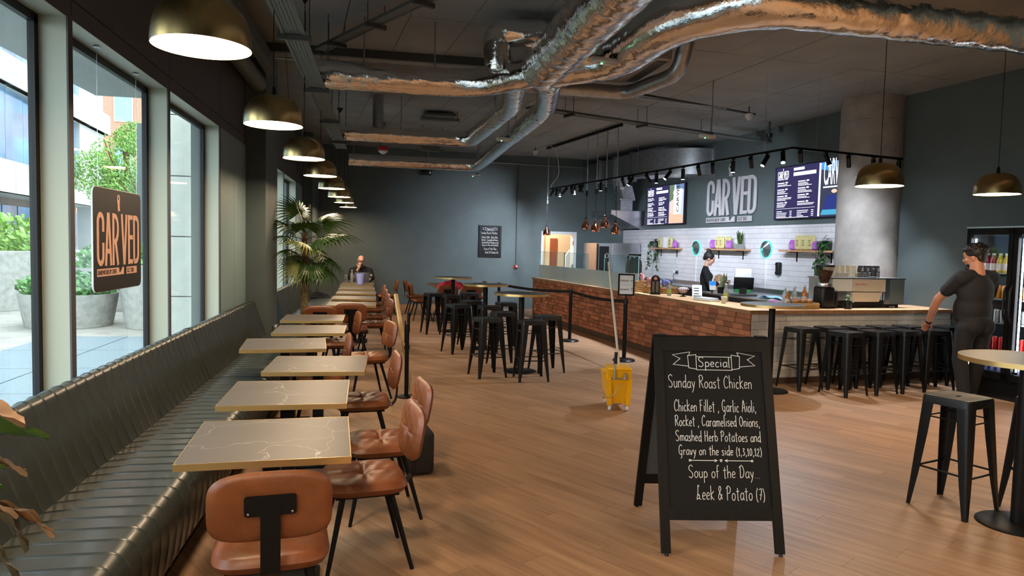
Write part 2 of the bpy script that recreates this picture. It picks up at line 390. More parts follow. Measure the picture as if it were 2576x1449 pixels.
M['reddoor'] = mat('red_brown_door', (0.22, 0.06, 0.025), 0.5)
cr = MB(); cr.box(5.2, 8.9, VB+1.9, VB+2.0, 0, 3); cr.box(5.2, 5.3, VB+.2, VB+2, 0, 3); cr.box(8.8, 8.9, VB+.2, VB+2, 0, 3); cr.box(5.2, 8.9, VB+.2, VB+2, 2.9, 3)
cr.build('corridor_wall', M['cream'], d1, smooth=0)
cr = MB(); cr.box(5.2, 8.9, VB+.2, VB+2, -.05, 0); cr.build('corridor_floor', M['oakd'], d1, smooth=0)
cr = MB(); cr.box(5.3, 7.02, VB+1.75, VB+1.9, 0, 2.9); cr.build('corridor_pier', M['peach'], d1, smooth=0)
cr = MB(); cr.box(7.25, 7.46, VB+1.85, VB+1.9, 0, 1.95); cr.build('corridor_door', M['reddoor'], d1, smooth=0)
cr = MB(); cr.add([(7.5, VB+1.2, 0), (8.7, VB+1.2, 0), (8.7, VB+1.2, 2.3), (8.2, VB+1.2, 2.3), (7.5, VB+1.2, 1.45), (7.5, VB+1.3, 0), (8.7, VB+1.3, 0), (8.7, VB+1.3, 2.3), (8.2, VB+1.3, 2.3), (7.5, VB+1.3, 1.45)],
    [(0, 1, 2, 3, 4), (9, 8, 7, 6, 5), (0, 5, 6, 1), (1, 6, 7, 2), (2, 7, 8, 3), (3, 8, 9, 4), (4, 9, 5, 0)]); cr.build('stair_side', M['white'], d1, smooth=0)
hg = MB()
for z in (0.25, 1.1, 1.75): hg.box(D1-.085, D1-.06, VB-.04, VB+.05, z, z+.12)
hg.build('hinge', M['steel'], d1, smooth=0)
ld = bpy.data.lights.new('corridor_lamp', 'POINT'); ld.energy = 70; ld.color = (1, .86, .68); ld.shadow_soft_size = .15
lo = bpy.data.objects.new('corridor_lamp', ld); lo.location = UV(6.6, VB+1.0, 2.6); col.objects.link(lo); lo.parent = d1; lo.matrix_parent_inverse = d1.matrix_world.inverted()

# ---- right wall (behind the counter and beside the fridge), front wall behind the camera
wr = MB(FUV); wr.box(UW, UW+.2, vb-.3, VB+.2, 0, CZ+.2); wall_right = wr.build('wall_right', M['wall'], smooth=0); tag(wall_right, kind='structure')
wf = MB(); wf.box(XW-.2, PB[0]+.3, YF-.2, YF, 0, CZ+.2); tag(wf.build('wall_front', M['wall'], smooth=0), kind='structure')

# ---- left wall: window mullions, head, fascia, teal panels and piers
MY = [-1.12, 0.72, 2.57, 4.42, 6.29, 8.15]; MY2 = [11.40, 13.25, 15.10]; HZ = 2.89; XO = -1.87; XG = -1.885
wl_ = thing('wall_left', None, None); tag(wl_, kind='structure')
yend = yb(XW)
fa = [YF]+MY[0:]+[9.62]
for a, b in zip(fa[:-1], fa[1:]):
    m = MB(); m.box(XW-.15, XW, a+.004, b-.004, HZ+.115, CZ-.25); m.build('fascia_panel', M['fascia'], wl_, smooth=0)
    m = MB(); m.box(XW-.15, XW, a+.004, b-.004, HZ, HZ+.108); m.build('fascia_trim', M['fascia'], wl_, smooth=0)
for a, b in ((10.66, 13.25), (13.25, 15.1), (15.1, yend)):
    m = MB(); m.box(XW-.15, XW, a+.004, b-.004, HZ, CZ-.25); m.build('fascia_panel', M['fascia'], wl_, smooth=0)
m = MB(); m.box(XW-.25, XW-.02, YF, yend, HZ+.02, CZ+.2); m.build('fascia_core', M['joint'], wl_, smooth=0)
for a, b in ((8.155, 8.88), (8.885, 9.62), (15.105, 16.25)):
    m = MB(); m.box(XW-.15, XW, a+.003, b-.003, 0, HZ); m.build('teal_panel', M['tealpanel'], wl_, smooth=0)
m = MB(); m.box(XW-.3, XW-.04, 8.16, 10.7, 0, CZ); m.box(XW-.3, XW-.04, 15.11, yend, 0, CZ); m.build('wall_core', M['wall'], wl_, smooth=0)
m = MB(); m.box(XW-.05, -1.474, 9.62, 10.66, 0, CZ+.1); m.build('pier', M['wall'], wl_, smooth=0)
m = MB(); m.box(XW-.05, -1.50, 16.25, yend+.1, 0, CZ+.1); m.build('pier', M['wall'], wl_, smooth=0)
m = MB(); m.box(XW-.3, XW-.02, YF, 8.2, -.1, .12); m.box(XW-.3, XW-.02, 10.6, 15.2, -.1, .12); m.build('window_sill', M['gasket'], wl_, smooth=0)
ed = [YF]+MY; wi = 0
pairs = [(ed[i], ed[i+1]) for i in range(len(ed)-1)]+[(10.66, 11.40), (11.40, 13.25), (13.25, 15.10)]
for a, b in pairs:
    wi += 1; w = thing('window_%d' % wi, None, None); tag(w, kind='structure')
    m = MB(); m.box(XO, XW-.002, b-.055, b-.004, .1, HZ); m.build('mullion', M['mull'], w, smooth=0)
    m = MB(); m.box(XW-.004, XW+.006, b-.060, b-.0, .1, HZ); m.build('mullion_cap', M['fascia'], w, smooth=0)
    m = MB(); m.box(XO, XW-.002, a+.0, b-.055, HZ-.001, HZ+.02); m.build('head_lining', M['mull'], w, smooth=0)
    m = MB()
    for y in (b-.10, b-.055): m.box(XO-.032, XO+.004, y, y+.04, .1, HZ-.02)
    m.box(XO-.032, XO+.004, a, a+.04, .1, HZ-.02); m.box(XO-.032, XO+.004, a, b, HZ-.05, HZ-.0); m.box(XO-.032, XO, a, b, .1, .16)
    m.build('glazing_frame', M['gasket'], w, smooth=0)
    m = MB(); m.box(XG-.008, XG+.008, a+.03, b-.07, .14, HZ-.05); m.build('pane', M['glass'], w, smooth=0)

# ---- concrete column
cc = thing('concrete_column', 'round bare concrete column rising behind the coffee machine', 'column', TU(8.55, 9.0, 0))
m = MB(); m.lathe([(0.46, 0.0), (0.46, 3.72), (0.455, 3.725), (0.46, 3.73), (0.46, CZ+.05)], 48); m.build('shaft', M['concrete'], cc, smooth=40)
# ================================================================== FURNITURE
def marble_mat():
    m = mat('grey_marble_laminate', (0.115, 0.100, 0.088), 0.42, spec=0.35, noise=0.10, nscale=3); nt = m.node_tree; L = nt.links; b = nt.nodes['Principled BSDF']
    t = nt.nodes.new('ShaderNodeTexCoord'); o = nt.nodes.new('ShaderNodeObjectInfo'); ad = nt.nodes.new('ShaderNodeVectorMath'); ad.operation = 'ADD'
    cm = nt.nodes.new('ShaderNodeCombineXYZ'); mu = nt.nodes.new('ShaderNodeMath'); mu.operation = 'MULTIPLY'; mu.inputs[1].default_value = 19.0; L.new(o.outputs['Random'], mu.inputs[0]); L.new(mu.outputs[0], cm.inputs[0]); L.new(mu.outputs[0], cm.inputs[2])
    L.new(t.outputs['Object'], ad.inputs[0]); L.new(cm.outputs[0], ad.inputs[1])
    n = nt.nodes.new('ShaderNodeTexNoise'); n.inputs['Scale'].default_value = 2.6; n.inputs['Detail'].default_value = 4; L.new(ad.outputs[0], n.inputs['Vector'])
    ds = nt.nodes.new('ShaderNodeVectorMath'); ds.operation = 'SCALE'; ds.inputs[3].default_value = 0.35; L.new(n.outputs['Color'], ds.inputs[0]); a2 = nt.nodes.new('ShaderNodeVectorMath'); a2.operation = 'ADD'; L.new(ad.outputs[0], a2.inputs[0]); L.new(ds.outputs[0], a2.inputs[1])
    v = nt.nodes.new('ShaderNodeTexVoronoi'); v.feature = 'DISTANCE_TO_EDGE'; v.inputs['Scale'].default_value = 2.4; L.new(a2.outputs[0], v.inputs['Vector'])
    r = nt.nodes.new('ShaderNodeValToRGB'); r.color_ramp.elements[0].position = 0.0; r.color_ramp.elements[0].color = (1, 1, 1, 1); r.color_ramp.elements[1].position = 0.0045; r.color_ramp.elements[1].color = (0, 0, 0, 1); L.new(v.outputs['Distance'], r.inputs[0])
    n2 = nt.nodes.new('ShaderNodeTexNoise'); n2.inputs['Scale'].default_value = 4; L.new(ad.outputs[0], n2.inputs['Vector']); mm = nt.nodes.new('ShaderNodeMath'); mm.operation = 'MULTIPLY'; L.new(r.outputs[0], mm.inputs[0]); L.new(n2.outputs['Fac'], mm.inputs[1])
    mx = nt.nodes.new('ShaderNodeMix'); mx.data_type = 'RGBA'; mx.inputs[7].default_value = (0.62, 0.57, 0.50, 1)
    src = b.inputs['Base Color'].links[0].from_socket; L.new(src, mx.inputs[6]); L.new(mm.outputs[0], mx.inputs[0]); L.new(mx.outputs[2], b.inputs['Base Color']); return m
M['marble'] = marble_mat()
M['blacktop'] = mat('dark_slate_laminate', (0.035, 0.035, 0.038), 0.38, noise=0.2, nscale=9)

# ---- fluted banquettes
def flute_sweep(prof, y0, y1, amp, p=0.125, sub=11):
    ph_ = [0, .035, .07, .12, .22, .5, .78, .88, .93, .965]; k0 = int(y0/p); ys = [y0]+[y for y in [(k0+i+f)*p for i in range(int((y1-y0)/p)+3) for f in ph_] if y0 < y < y1]+[y1]; n = len(ys)-1; P = [Vector((x, z)) for x, z in prof]; N = []
    for i in range(len(P)):
        t = (P[min(i+1, len(P)-1)]-P[max(i-1, 0)]).normalized(); N.append(Vector((t.y, -t.x)))
    mb = MB(); k = len(P)-1
    def fn(a, b):
        i = round(a*k); y = ys[round(b*n)]; ph = (y/p) % 1.0; o = -amp*math.exp(-((min(ph, 1-ph)*p)/.005)**2)+.0016*(sin(pi*ph)**.5-1)
        sec = ((y-0.35)/2.05) % 1.0; o -= 0.006*math.exp(-((min(sec, 1-sec)*2.05)/0.009)**2)
        q = P[i]+N[i]*o; return (q.x, y, q.y)
    mb.grid(fn, k, n); w = k+1; base = 0; last = n*w
    mb.f.append(tuple(range(w))); mb.f.append(tuple(last+i for i in reversed(range(w)))); return mb
seat_prof = [(-1.50, .40)]+[(-1.47, .452), (-1.30, .468), (-1.12, .470)]+[(-1.02+0.085*sin(R(a)), .385+0.085*cos(R(a))) for a in range(0, 91, 15)]+[(-.937, .30), (-.950, .20), (-.965, .13), (-1.02, .11)]
back_prof = [(-1.44, .42), (-1.475, .50), (-1.515, .62), (-1.555, .74), (-1.585, .81)]+[(-1.640+0.05*cos(R(a)), .845+0.052*sin(R(a))) for a in range(15, 181, 20)]+[(-1.695, .80), (-1.70, .5), (-1.70, .2)]
seat_prof = seat_prof[::-1]; back_prof = back_prof
def banquette(label, y0, y1):
    t = thing('banquette', label, 'bench', T(-1.3, (y0+y1)/2, 0)); inv = t.matrix_world.inverted()
    for nm, pr, am in (('seat', seat_prof[::-1], .0042), ('backrest', back_prof[::-1], .0042)):
        mb = flute_sweep(pr, y0, y1, am); mb.v = [inv @ v for v in mb.v]; mb.build(nm, M['bench'], t, smooth=50)
    mb = MB(inv); mb.box(-1.70, -1.03, y0+.01, y1-.01, 0, .40); mb.build('plinth', M['black'], t, smooth=0)
banquette('long fluted green-grey leather banquette under the windows in the foreground', -0.4, 9.60)
banquette('fluted leather banquette beyond the pier, running to the back wall', 11.45, 16.24)

# ---- square pedestal tables
def make_table(label, M_):
    t = thing('cafe_table', label, 'table', M_, 'square brass-edged tables along the banquettes')
    m = MB(); m.box(-.355, .355, -.362, .362, .722, .7495); m.build('table_top', M['marble'], t, smooth=0)
    m = MB(); w = .0035
    for x0, x1, y0, y1 in ((-.355-w, .355+w, -.362-w, -.362), (-.355-w, .355+w, .362, .362+w), (-.355-w, -.355, -.362, .362), (.355, .355+w, -.362, .362)): m.box(x0, x1, y0, y1, .720, .7505)
    m.build('brass_edge', M['brassedge'], t, smooth=0)
    m = MB(); m.box(-.24, .24, -.03, .03, .700, .722); m.box(-.03, .03, -.24, .24, .700, .722); m.build('top_bracket', M['black'], t, smooth=0)
    m = MB(); m.box(-.038, .038, -.038, .038, .012, .70); m.build('pedestal', M['black'], t, smooth=0)
    m = MB(); m.rbox((0, 0, .009), (.44, .44, .018), .008, 2); m.build('base_plate', M['black'], t, merge=True); return t
ORD = ['first and nearest', 'second', 'third', 'fourth', 'fifth', 'sixth', 'seventh', 'eighth', 'ninth', 'tenth', 'eleventh']
TB = [(-.495, 3.44, 3.5), (-.548, 4.496, 1.2), (-.458, 5.54, -1.0), (-.845, 6.645, 5.0), (-.722, 7.75, 0.6), (-.795, 8.93, 0.8), (-.42, 11.0, 0), (-.43, 12.25, 0), (-.44, 13.52, 0), (-.47, 14.78, 0), (-.51, 15.95, 0)]
tab0 = None
for i, (x, y, a) in enumerate(TB):
    lb = 'marble-look table with brass edge, %s from the camera beside the banquette' % ORD[i]
    tab0 = make_table(lb, T(x, y, 0, R(a))) if i == 0 else dup(tab0, T(x, y, 0, R(a)), lb) and tab0
dup(tab0, T(-.505, 17.05, 0, 0), 'marble-look table where the bald man sits with his laptop')
FT = dup(tab0, T(1.50, 16.95, 0, R(6)), 'square table by the back wall, farther of two behind the bar tables')
dup(tab0, T(1.55, 15.85, 0, R(6)), 'square table nearer of two behind the bar tables, under the red coat')

# ---- tan leather chairs
def cushion(mb, w, d, h, n=4.6, rings=12, seg=52, groove=True, bend=0.0, dim=.016, M_=None):
    hw, hd = w/2, d/2
    def outl(a):
        c, s_ = cos(a), sin(a); r = (abs(c)**n+abs(s_)**n)**(-1/n); return c*r, s_*r
    vs = []; fs = []
    for side in (1, -1):
        for k in range(rings+1):
            s_ = (k/rings)**0.8
            for j in range(seg):
                ox, oy = outl(2*pi*j/seg); x, y = ox*hw*s_, oy*hd*s_
                z = h/2*max(0, 1-s_**7)**0.42
                if side > 0 and groove:
                    e = max(0, 1-s_**4); rr = sqrt(x*x+y*y)
                    z -= e*(.007*math.exp(-(x/.006)**2)+.007*math.exp(-(y/.006)**2)) + dim*math.exp(-(rr/.045)**2)
                    z += .004*sin(x*60+y*25)*sin(y*48-x*15)*e
                vs.append((x, y, side*z+bend*x*x))
    off = (rings+1)*seg
    for side in (0, 1):
        for k in range(rings):
            for j in range(seg):
                a = side*off+k*seg+j; b = side*off+k*seg+(j+1) % seg; c = b+seg; d_ = a+seg
                fs.append((a, b, c, d_) if side else (a, d_, c, b))
    mb.add(vs, fs, M_)
def make_chair(label, M_, group):
    t = thing('dining_chair', label, 'chair', M_, group)
    m = MB(); cushion(m, .45, .43, .085, M_=T(0, 0, .435)); m.build('seat', M['leather'], t, smooth=40, merge=True)
    bk = T(0, -.245, .685) @ Matrix.Rotation(R(-80), 4, 'X')
    m = MB(); cushion(m, .45, .285, .055, n=4.0, bend=-.28, dim=.012, M_=bk @ Matrix.Rotation(pi, 4, 'Y') @ Matrix.Rotation(pi, 4, 'Y')); m.build('backrest', M['leather'], t, smooth=40, merge=True)
    m = MB(); path = [(0, .05, .392), (0, -.18, .392), (0, -.232, .402), (0, -.258, .43), (0, -.268, .47), (0, -.285, .70)]
    for i in range(len(path)-1):
        a, b = Vector(path[i]), Vector(path[i+1]); tt = (b-a).normalized(); nn = Vector((1, 0, 0)).cross(tt)*.003
        m.add([a+Vector((sx*.036, 0, 0))+nn*sg for a, sx, sg in ((a, -1, -1), (a, 1, -1), (a, 1, 1), (a, -1, 1))]+[b+Vector((sx*.036, 0, 0))+nn*sg for sx, sg in ((-1, -1), (1, -1), (1, 1), (-1, 1))],
              [(0, 1, 2, 3), (7, 6, 5, 4), (0, 4, 5, 1), (1, 5, 6, 2), (2, 6, 7, 3), (3, 7, 4, 0)])
    br = m.build('back_bracket', M['black'], t, smooth=0)
    m = MB(); m.prism(rrect(.185, .082, .012), -.003, .003, T(0, -.2855, .700) @ Matrix.Rotation(R(-80+180), 4, 'X')); m.build('bracket_plate', M['black'], br, smooth=0)
    m = MB()
    for sx in (-1, 1):
        for sz in (-1, 1): m = MB(); m.ell((sx*.078, -.290, .70+sz*.027), (.005, .003, .005), 8, 5); m.build('rivet', M['steel'], br)
    m = MB(); m.box(-.17, .17, -.16, .16, .385, .397); m.build('seat_plate', M['black'], t, smooth=0)
    for sx in (-1, 1):
        for sy in (-1, 1):
            m = MB(); m.cyl((sx*.135, sy*.12, .395), (sx*.205, sy*.205+(-.02 if sy < 0 else 0), 0), .0165, .0105, 12); m.build('leg', M['black'], t)
    return t
CH = [(-.425, 2.965, 7, 'tan leather chair nearest the camera, its back and black bracket turned to us', 0),
 (-.075, 3.76, 99, 'tan leather chair at the nearest table, buttoned back facing the window', 0),
 (.01, 4.42, 99, 'tan leather chair between the first two tables, black case behind it', 0),
 (-.13, 5.62, 95, 'tan leather chair at the right end of the third table', 0),
 (-.14, 7.80, 106, 'tan leather chair beside the upright black stand', 0),
 (-.545, 6.76, 95, 'tan leather chair pushed in at the right end of the fourth table', 0),
 (-.525, 8.93, 99, 'tan leather chair pushed in at the right end of the sixth table', 0),
 (-.80, 10.02, 2, 'tan leather chair right next to the palm trunk, back turned to us', 0),
 (-.40, 10.46, -1, 'tan leather chair with its black T bracket seen beyond the sixth table', 0),
 (-.10, 11.05, 99, 'tan leather chair at the right end of the seventh table', 1), (-.13, 12.2, 96, 'tan leather chair at the right end of the eighth table', 1),
 (-.16, 13.5, 97, 'tan leather chair at the right end of the ninth table', 1), (-.18, 14.8, 94, 'tan leather chair at the right end of the tenth table', 1),
 (.12, 17.0, 95, 'tan leather chair standing free at the right of the bald man', 1),
 (.84, 16.95, -84, 'tan leather chair against the back wall, facing right', 2), (.90, 15.75, -80, 'tan leather chair facing right toward the table with the red coat', 2),
 (1.36, 15.12, 8, 'tan leather chair with its back to us under the red coat', 2), (1.88, 15.08, 2, 'tan leather chair tucked behind the farthest bar table pole', 2), (2.22, 16.9, 96, 'tan leather chair at the right of the farther back table', 2)]
GR = ['chairs at the first row of tables', 'chairs at the second row of tables', 'chairs at the tables by the back wall']
ch0 = None
for x, y, a, lb, g in CH:
    if ch0 is None: ch0 = make_chair(lb, T(x, y, 0, R(a)), GR[g])
    else: dup(ch0, T(x, y, 0, R(a)), lb, GR[g])

# ---- black metal bar stools
def make_stool(label, M_, group):
    t = thing('bar_stool', label, 'stool', M_, group); H = .76; hs = .155; hf = .200
    m = MB(); n = 5; pl = rrect(2*hs, 2*hs, .035, 4)
    rings = [(0.0, H-.004), (.35, H-.004), (.86, H-.002), (.95, H), (.985, H-.002), (1.0, H-.010), (1.03, H-.055), (1.02, H-.056), (.97, H-.012)]
    k = len(pl); vs = []; fs = []
    for s_, z in rings[1:]: vs += [(x*s_, y*s_, z) for x, y in pl]
    for r in range(len(rings)-2):
        for j in range(k): fs.append((r*k+j, r*k+(j+1) % k, (r+1)*k+(j+1) % k, (r+1)*k+j))
    # ring of top with a slot hole
    slot = rrect(.055, .022, .010, 4); vs0 = len(vs); vs += [(x, y, H-.004) for x, y in slot]; vs += [(x, y, H-.03) for x, y in slot]
    for j in range(k):
        fs.append((vs0+j, vs0+(j+1) % k, (j+1) % k, j)); fs.append((vs0+j, vs0+k+j, vs0+k+(j+1) % k, vs0+(j+1) % k))
    m.add(vs, fs); m.build('seat', M['stoolblk'], t, smooth=45)
    for sx in (-1, 1):
        for sy in (-1, 1):
            m = MB(); prof = []
            for f, wd in ((0.0, .082), (.35, .070), (.70, .052), (.90, .036), (1.0, .028)):
                z = (H-.012)*(1-f); c = hs*.985+(hf-hs)*f; rr = wd*.42
                pts = [(c-wd, c), (c-rr, c), (c-rr*.35, c-rr*.08), (c-rr*.08, c-rr*.35), (c, c-rr), (c, c-wd), (c-.006, c-wd), (c-.006, c-rr), (c-rr*.5, c-rr*.5), (c-rr, c-.006), (c-wd, c-.006)]
                prof.append([(sx*px, sy*py, z) for px, py in pts])
            kk = len(prof[0]); vs = [p for pr in prof for p in pr]; fs = [(i*kk+j, i*kk+(j+1) % kk, (i+1)*kk+(j+1) % kk, (i+1)*kk+j) for i in range(len(prof)-1) for j in range(kk)]
            fs += [tuple(range(kk)), tuple((len(prof)-1)*kk+j for j in range(kk))]
            m.add(vs, fs); m.build('leg', M['stoolblk'], t, smooth=45)
    def at(z): return hs*.985+(hf-hs)*(1-z/(H-.012))-.012
    for z, r in ((.262, .007), (.605, .005)):
        c = at(z)
        for a in range(4):
            p = [(-c, -c), (c, -c), (c, c), (-c, c)]; p0 = p[a]; p1 = p[(a+1) % 4]; dz = .012 if a % 2 else 0
            m = MB(); m.cyl((p0[0], p0[1], z+dz), (p1[0], p1[1], z+dz), r, None, 6); m.build('footrest' if z < .5 else 'brace', M['stoolblk'], t)
    return t
SB = [(1.37, 8.95, 15, 'black metal bar stool at the front left of the nearest round bar table'), (1.89, 8.68, 1, 'black metal bar stool at the front of the nearest round bar table'),
 (2.23, 9.27, 10, 'black metal bar stool on the right, nearest the brick counter'), (1.70, 9.72, 4, 'black metal bar stool behind the nearest round bar table pole'),
 (1.20, 10.97, 22, 'black metal bar stool at the front left of the second round bar table'), (1.65, 10.72, 5, 'black metal bar stool at the front of the second round bar table'),
 (1.50, 11.66, 8, 'black metal bar stool behind the second round bar table, left of its pole'), (2.03, 11.36, 3, 'black metal bar stool on the right of the second round bar table'),
 (0.99, 13.36, 14, 'black metal bar stool on the left of the farthest round bar table'), (1.30, 12.98, 5, 'black metal bar stool at the front of the farthest round bar table'), (1.70, 13.60, 8, 'black metal bar stool on the right of the farthest round bar table')]
st0 = None
for x, y, a, lb in SB:
    if st0 is None: st0 = make_stool(lb, T(x, y, 0, R(a)), 'stools around the round bar tables')
    else: dup(st0, T(x, y, 0, R(a)), lb, 'stools around the round bar tables')
SW = [(6.01, 7.30, 6, 'black bar stool at the left end of the row by the white-tiled counter'), (6.30, 6.88, 10, 'black bar stool, first from the left in the front row at the white tiles'),
 (6.46, 7.31, 3, 'black bar stool, second in the row against the white tiles'), (6.77, 6.90, 9, 'black bar stool, second from the left in the front row'), (6.88, 7.31, 4, 'black bar stool, third in the row against the white tiles'),
 (7.20, 6.92, 6, 'black bar stool, third from the left in the front row'), (7.29, 7.33, 2, 'black bar stool, fourth in the row against the white tiles'), (7.66, 6.90, -16, 'black bar stool the standing man is holding by its seat'),
 (7.72, 7.33, 4, 'black bar stool against the tiles, behind the one the man holds'), (8.26, 7.24, 5, 'black bar stool by the right wall, behind the man')]
for u, v, a, lb in SW: dup(st0, TU(u, v, 0, R(a)), lb, 'stools lined up along the white-tiled counter')
dup(st0, T(3.79, 4.02, 0, R(18.4)), 'black bar stool with a tan-lit seat in the right foreground', 'stools at the round table on the right')
dup(st0, T(4.36, 3.86, 0, R(12)), 'black bar stool cut off by the right edge of the picture', 'stools at the round table on the right')

# ---- round bar tables
def make_bar(label, M_, r=.37):
    t = thing('round_bar_table', label, 'table', M_, 'round brass-edged bar tables')
    m = MB(); m.lathe([(0, 1.032), (r-.003, 1.032), (r-.003, 1.060), (0, 1.060)], 56); m.build('table_top', M['blacktop'], t)
    m = MB(); m.lathe([(r-.003, 1.030), (r, 1.030), (r, 1.061), (r-.003, 1.061), (r-.003, 1.030)], 56, caps=False); m.build('brass_edge', M['brassedge'], t)
    m = MB(); m.cyl((0, 0, .015), (0, 0, 1.02), .038, None, 20); m.build('pole', M['black'], t)
    m = MB(); m.lathe([(0, 0), (.225, 0), (.225, .008), (.215, .014), (.06, .022), (0, .022)], 44); m.build('base', M['black'], t)
    m = MB(); m.lathe([(0, 1.016), (.11, 1.016), (.11, 1.032), (0, 1.032)], 20); m.build('flange', M['black'], t); return t
bt0 = make_bar('round bar table, nearest of the three in the middle of the room', T(1.865, 9.25, 0))
dup(bt0, T(1.685, 11.35, 0), 'round bar table, second of the three in the middle of the room')
dup(bt0, T(1.385, 13.65, 0), 'round bar table, farthest of the three in the middle of the room')
dup(bt0, T(4.66, 7.78, 0), 'round dark bar table in front of the brick counter corner')
dup(bt0, T(3.97, 3.70, 0), 'round bar table with warm tan top at the right edge')

# ---- brass pendants
def make_pendant(label, M_, top, group):
    t = thing('pendant_lamp', label, 'lamp', M_, group)
    zs = [0, .012, .03, .055, .08, .105, .13, .15, .168, .183, .195, .204, .210, .213]
    pr = lambda z, k: k*(1-(z/.2135)**3.0)**.42*(1+.035*(1-z/.2135))/1.035
    out = [(pr(z, .2025), z) for z in zs]+[(.012, .2138)]; inn = [(.012, .2098)]+[(max(.012, pr(z*1.0, .2025)-.003), max(0, z-.003)) for z in zs[::-1]]
    m = MB(); m.lathe(inn+out, 56, caps=False); m.build('shade', M['brass'], t, smooth=60)
    m = MB(); m.lathe([(0, .010), (.1975, .010)], 40, caps=False); d = m.build('diffuser', M['diff'], t, fixn=False); d.data.flip_normals()
    m = MB(); m.lathe([(0, .211), (.018, .213), (.014, .255), (.006, .275), (0, .276)], 14); m.build('cord_grip', M['black'], t)
    m = MB(); m.cyl((0, 0, .27), (0, 0, top), .0032, None, 6); m.build('cord', M['black'], t)
    m = MB(); m.lathe([(.006, top-.085), (.055, top-.004), (.055, top)], 18); m.build('ceiling_cone', M['black'], t); return t
PLX = [(-.775, 3.26), (-.773, 5.29), (-.772, 7.30), (-.765, 9.13), (-.765, 11.19), (-.765, 13.18), (-.770, 15.02), (-.770, 16.88)]
pn0 = None
for i, (x, y) in enumerate(PLX):
    lb = 'brass dome pendant, %s in the row over the window tables' % (['largest and nearest', 'second', 'third', 'fourth', 'fifth', 'sixth', 'seventh', 'last, by the back wall,'][i])
    if pn0 is None: pn0 = make_pendant(lb, T(x+.014, y, 2.495), CZ-2.495, 'brass pendants over the window tables')
    else: dup(pn0, T(x+.014, y, 2.495), lb)
pr0 = make_pendant('brass dome pendant hanging in front of the concrete column', T(4.45, 5.75, 2.305), CZ-2.305, 'brass pendants on the right')
dup(pr0, T(5.98, 6.03, 2.305), 'brass dome pendant above the drinks fridge')
for x, y, w in ((-.77, 1.25, 'beside'), (-.77, -.75, 'behind')): dup(pn0, T(x+.014, y, 2.495), 'brass dome pendant of the window row, out of view %s the camera' % w)
for x, y, w in ((3.4, 1.2, 'first'), (6.2, 2.6, 'second'), (1.4, -.6, 'third'), (7.0, -.8, 'fourth'), (2.3, .5, 'fifth'), (4.7, 2.1, 'sixth'), (5.6, .6, 'seventh')): dup(pr0, T(x, y, 2.305), 'brass dome pendant added out of view to light the floor, %s of seven' % w)  # unseen pendants, added to brighten the open floor
# ================================================================== CEILING SERVICES
def densify(pts, step=0.05, rad=0.35):
    """round the corners of a polyline, then sample it evenly"""
    P = [Vector(p) for p in pts]; out = [P[0]]
    for i in range(1, len(P)-1):
        a = (P[i-1]-P[i]); b = (P[i+1]-P[i]); r = min(rad, a.length*.45, b.length*.45); p0 = P[i]+a.normalized()*r; p1 = P[i]+b.normalized()*r
        for k in range(9):
            t = k/8; out.append(p0*(1-t)**2+P[i]*2*t*(1-t)+p1*t*t)
    out.append(P[-1]); res = [out[0]]
    for i in range(len(out)-1):
        L = (out[i+1]-out[i]).length; n = max(1, int(L/step))
        res += [out[i]+(out[i+1]-out[i])*((k+1)/n) for k in range(n)]
    return res
def foil(path, r, seed=0, n=30, rad=.35):
    rnd = random.Random(seed); P = densify(path, .045, rad); mb = MB(); m = len(P); prev = None; vs = []; fs = []; s = 0; nextseam = .35; seams = []
    ang = [0.0]*n
    for i in range(m):
        a = P[max(i-1, 0)]; b = P[min(i+1, m-1)]; t = (b-a).normalized()
        if i: s += (P[i]-P[i-1]).length
        if prev is None: nx = Vector((0, 0, 1)).cross(t).normalized() if abs(t.z) < .95 else Vector((1, 0, 0))
        else: nx = (prev-t*prev.dot(t)).normalized()
        prev = nx; ny = t.cross(nx); bulge = .012*abs(sin(s*2.6+seed))+.010*(rnd.random()-.5)
        if s > nextseam: bulge -= .035; nextseam += rnd.uniform(.5, 1.1)
        for j in range(n):
            an = 2*pi*j/n; rr = r*(1+bulge+.034*(rnd.random()-.5)+.012*sin(3*an+s*5+seed)+.016*sin(7*an-s*23))
            vs.append(P[i]+nx*rr*cos(an)+ny*rr*sin(an))
    for i in range(m-1):
        for j in range(n): fs.append((i*n+j, i*n+(j+1) % n, (i+1)*n+(j+1) % n, (i+1)*n+j))
    for ring, off, sg in ((0, -.03, -1), (m-1, .03, 1)):
        c = len(vs); t = (P[1]-P[0]).normalized() if ring == 0 else (P[-1]-P[-2]).normalized(); vs.append(P[ring]+t*off)
        fs += [(c, ring*n+(j+1) % n, ring*n+j) if ring == 0 else (c, ring*n+j, ring*n+(j+1) % n) for j in range(n)]
    mb.add(vs, fs); return mb
ZD = 3.45
def duct(label, path, r, seed, hang=(), rad=.35):
    p0 = Vector(path[0]); t = thing('foil_duct', label, 'duct', T(*p0), 'foil-wrapped ventilation ducts'); mb = foil(path, r, seed, rad=rad); inv = t.matrix_world.inverted(); mb.v = [inv @ v for v in mb.v]
    mb.build('insulation', M['foil'], t, smooth=24)
    for h in hang:
        m = MB(inv); m.cyl((h[0], h[1], ZD+r*.9), (h[0], h[1], CZ), .008, None, 6); m.build('hanger_rod', M['galv'], t)
duct('thick foil-wrapped main duct coming from overhead toward the room centre', [(1.58, -1.2, ZD), (1.555, 6.95, ZD)], .215, 3, ((1.42, 5.6), (1.5, 3.5)))
duct('foil-wrapped branch duct, nearest of three pointing at the windows', [(-.75, 7.82, ZD), (1.02, 7.82, ZD), (1.50, 7.1, ZD)], .150, 5, ((-.2, 7.82), (.55, 7.82)))
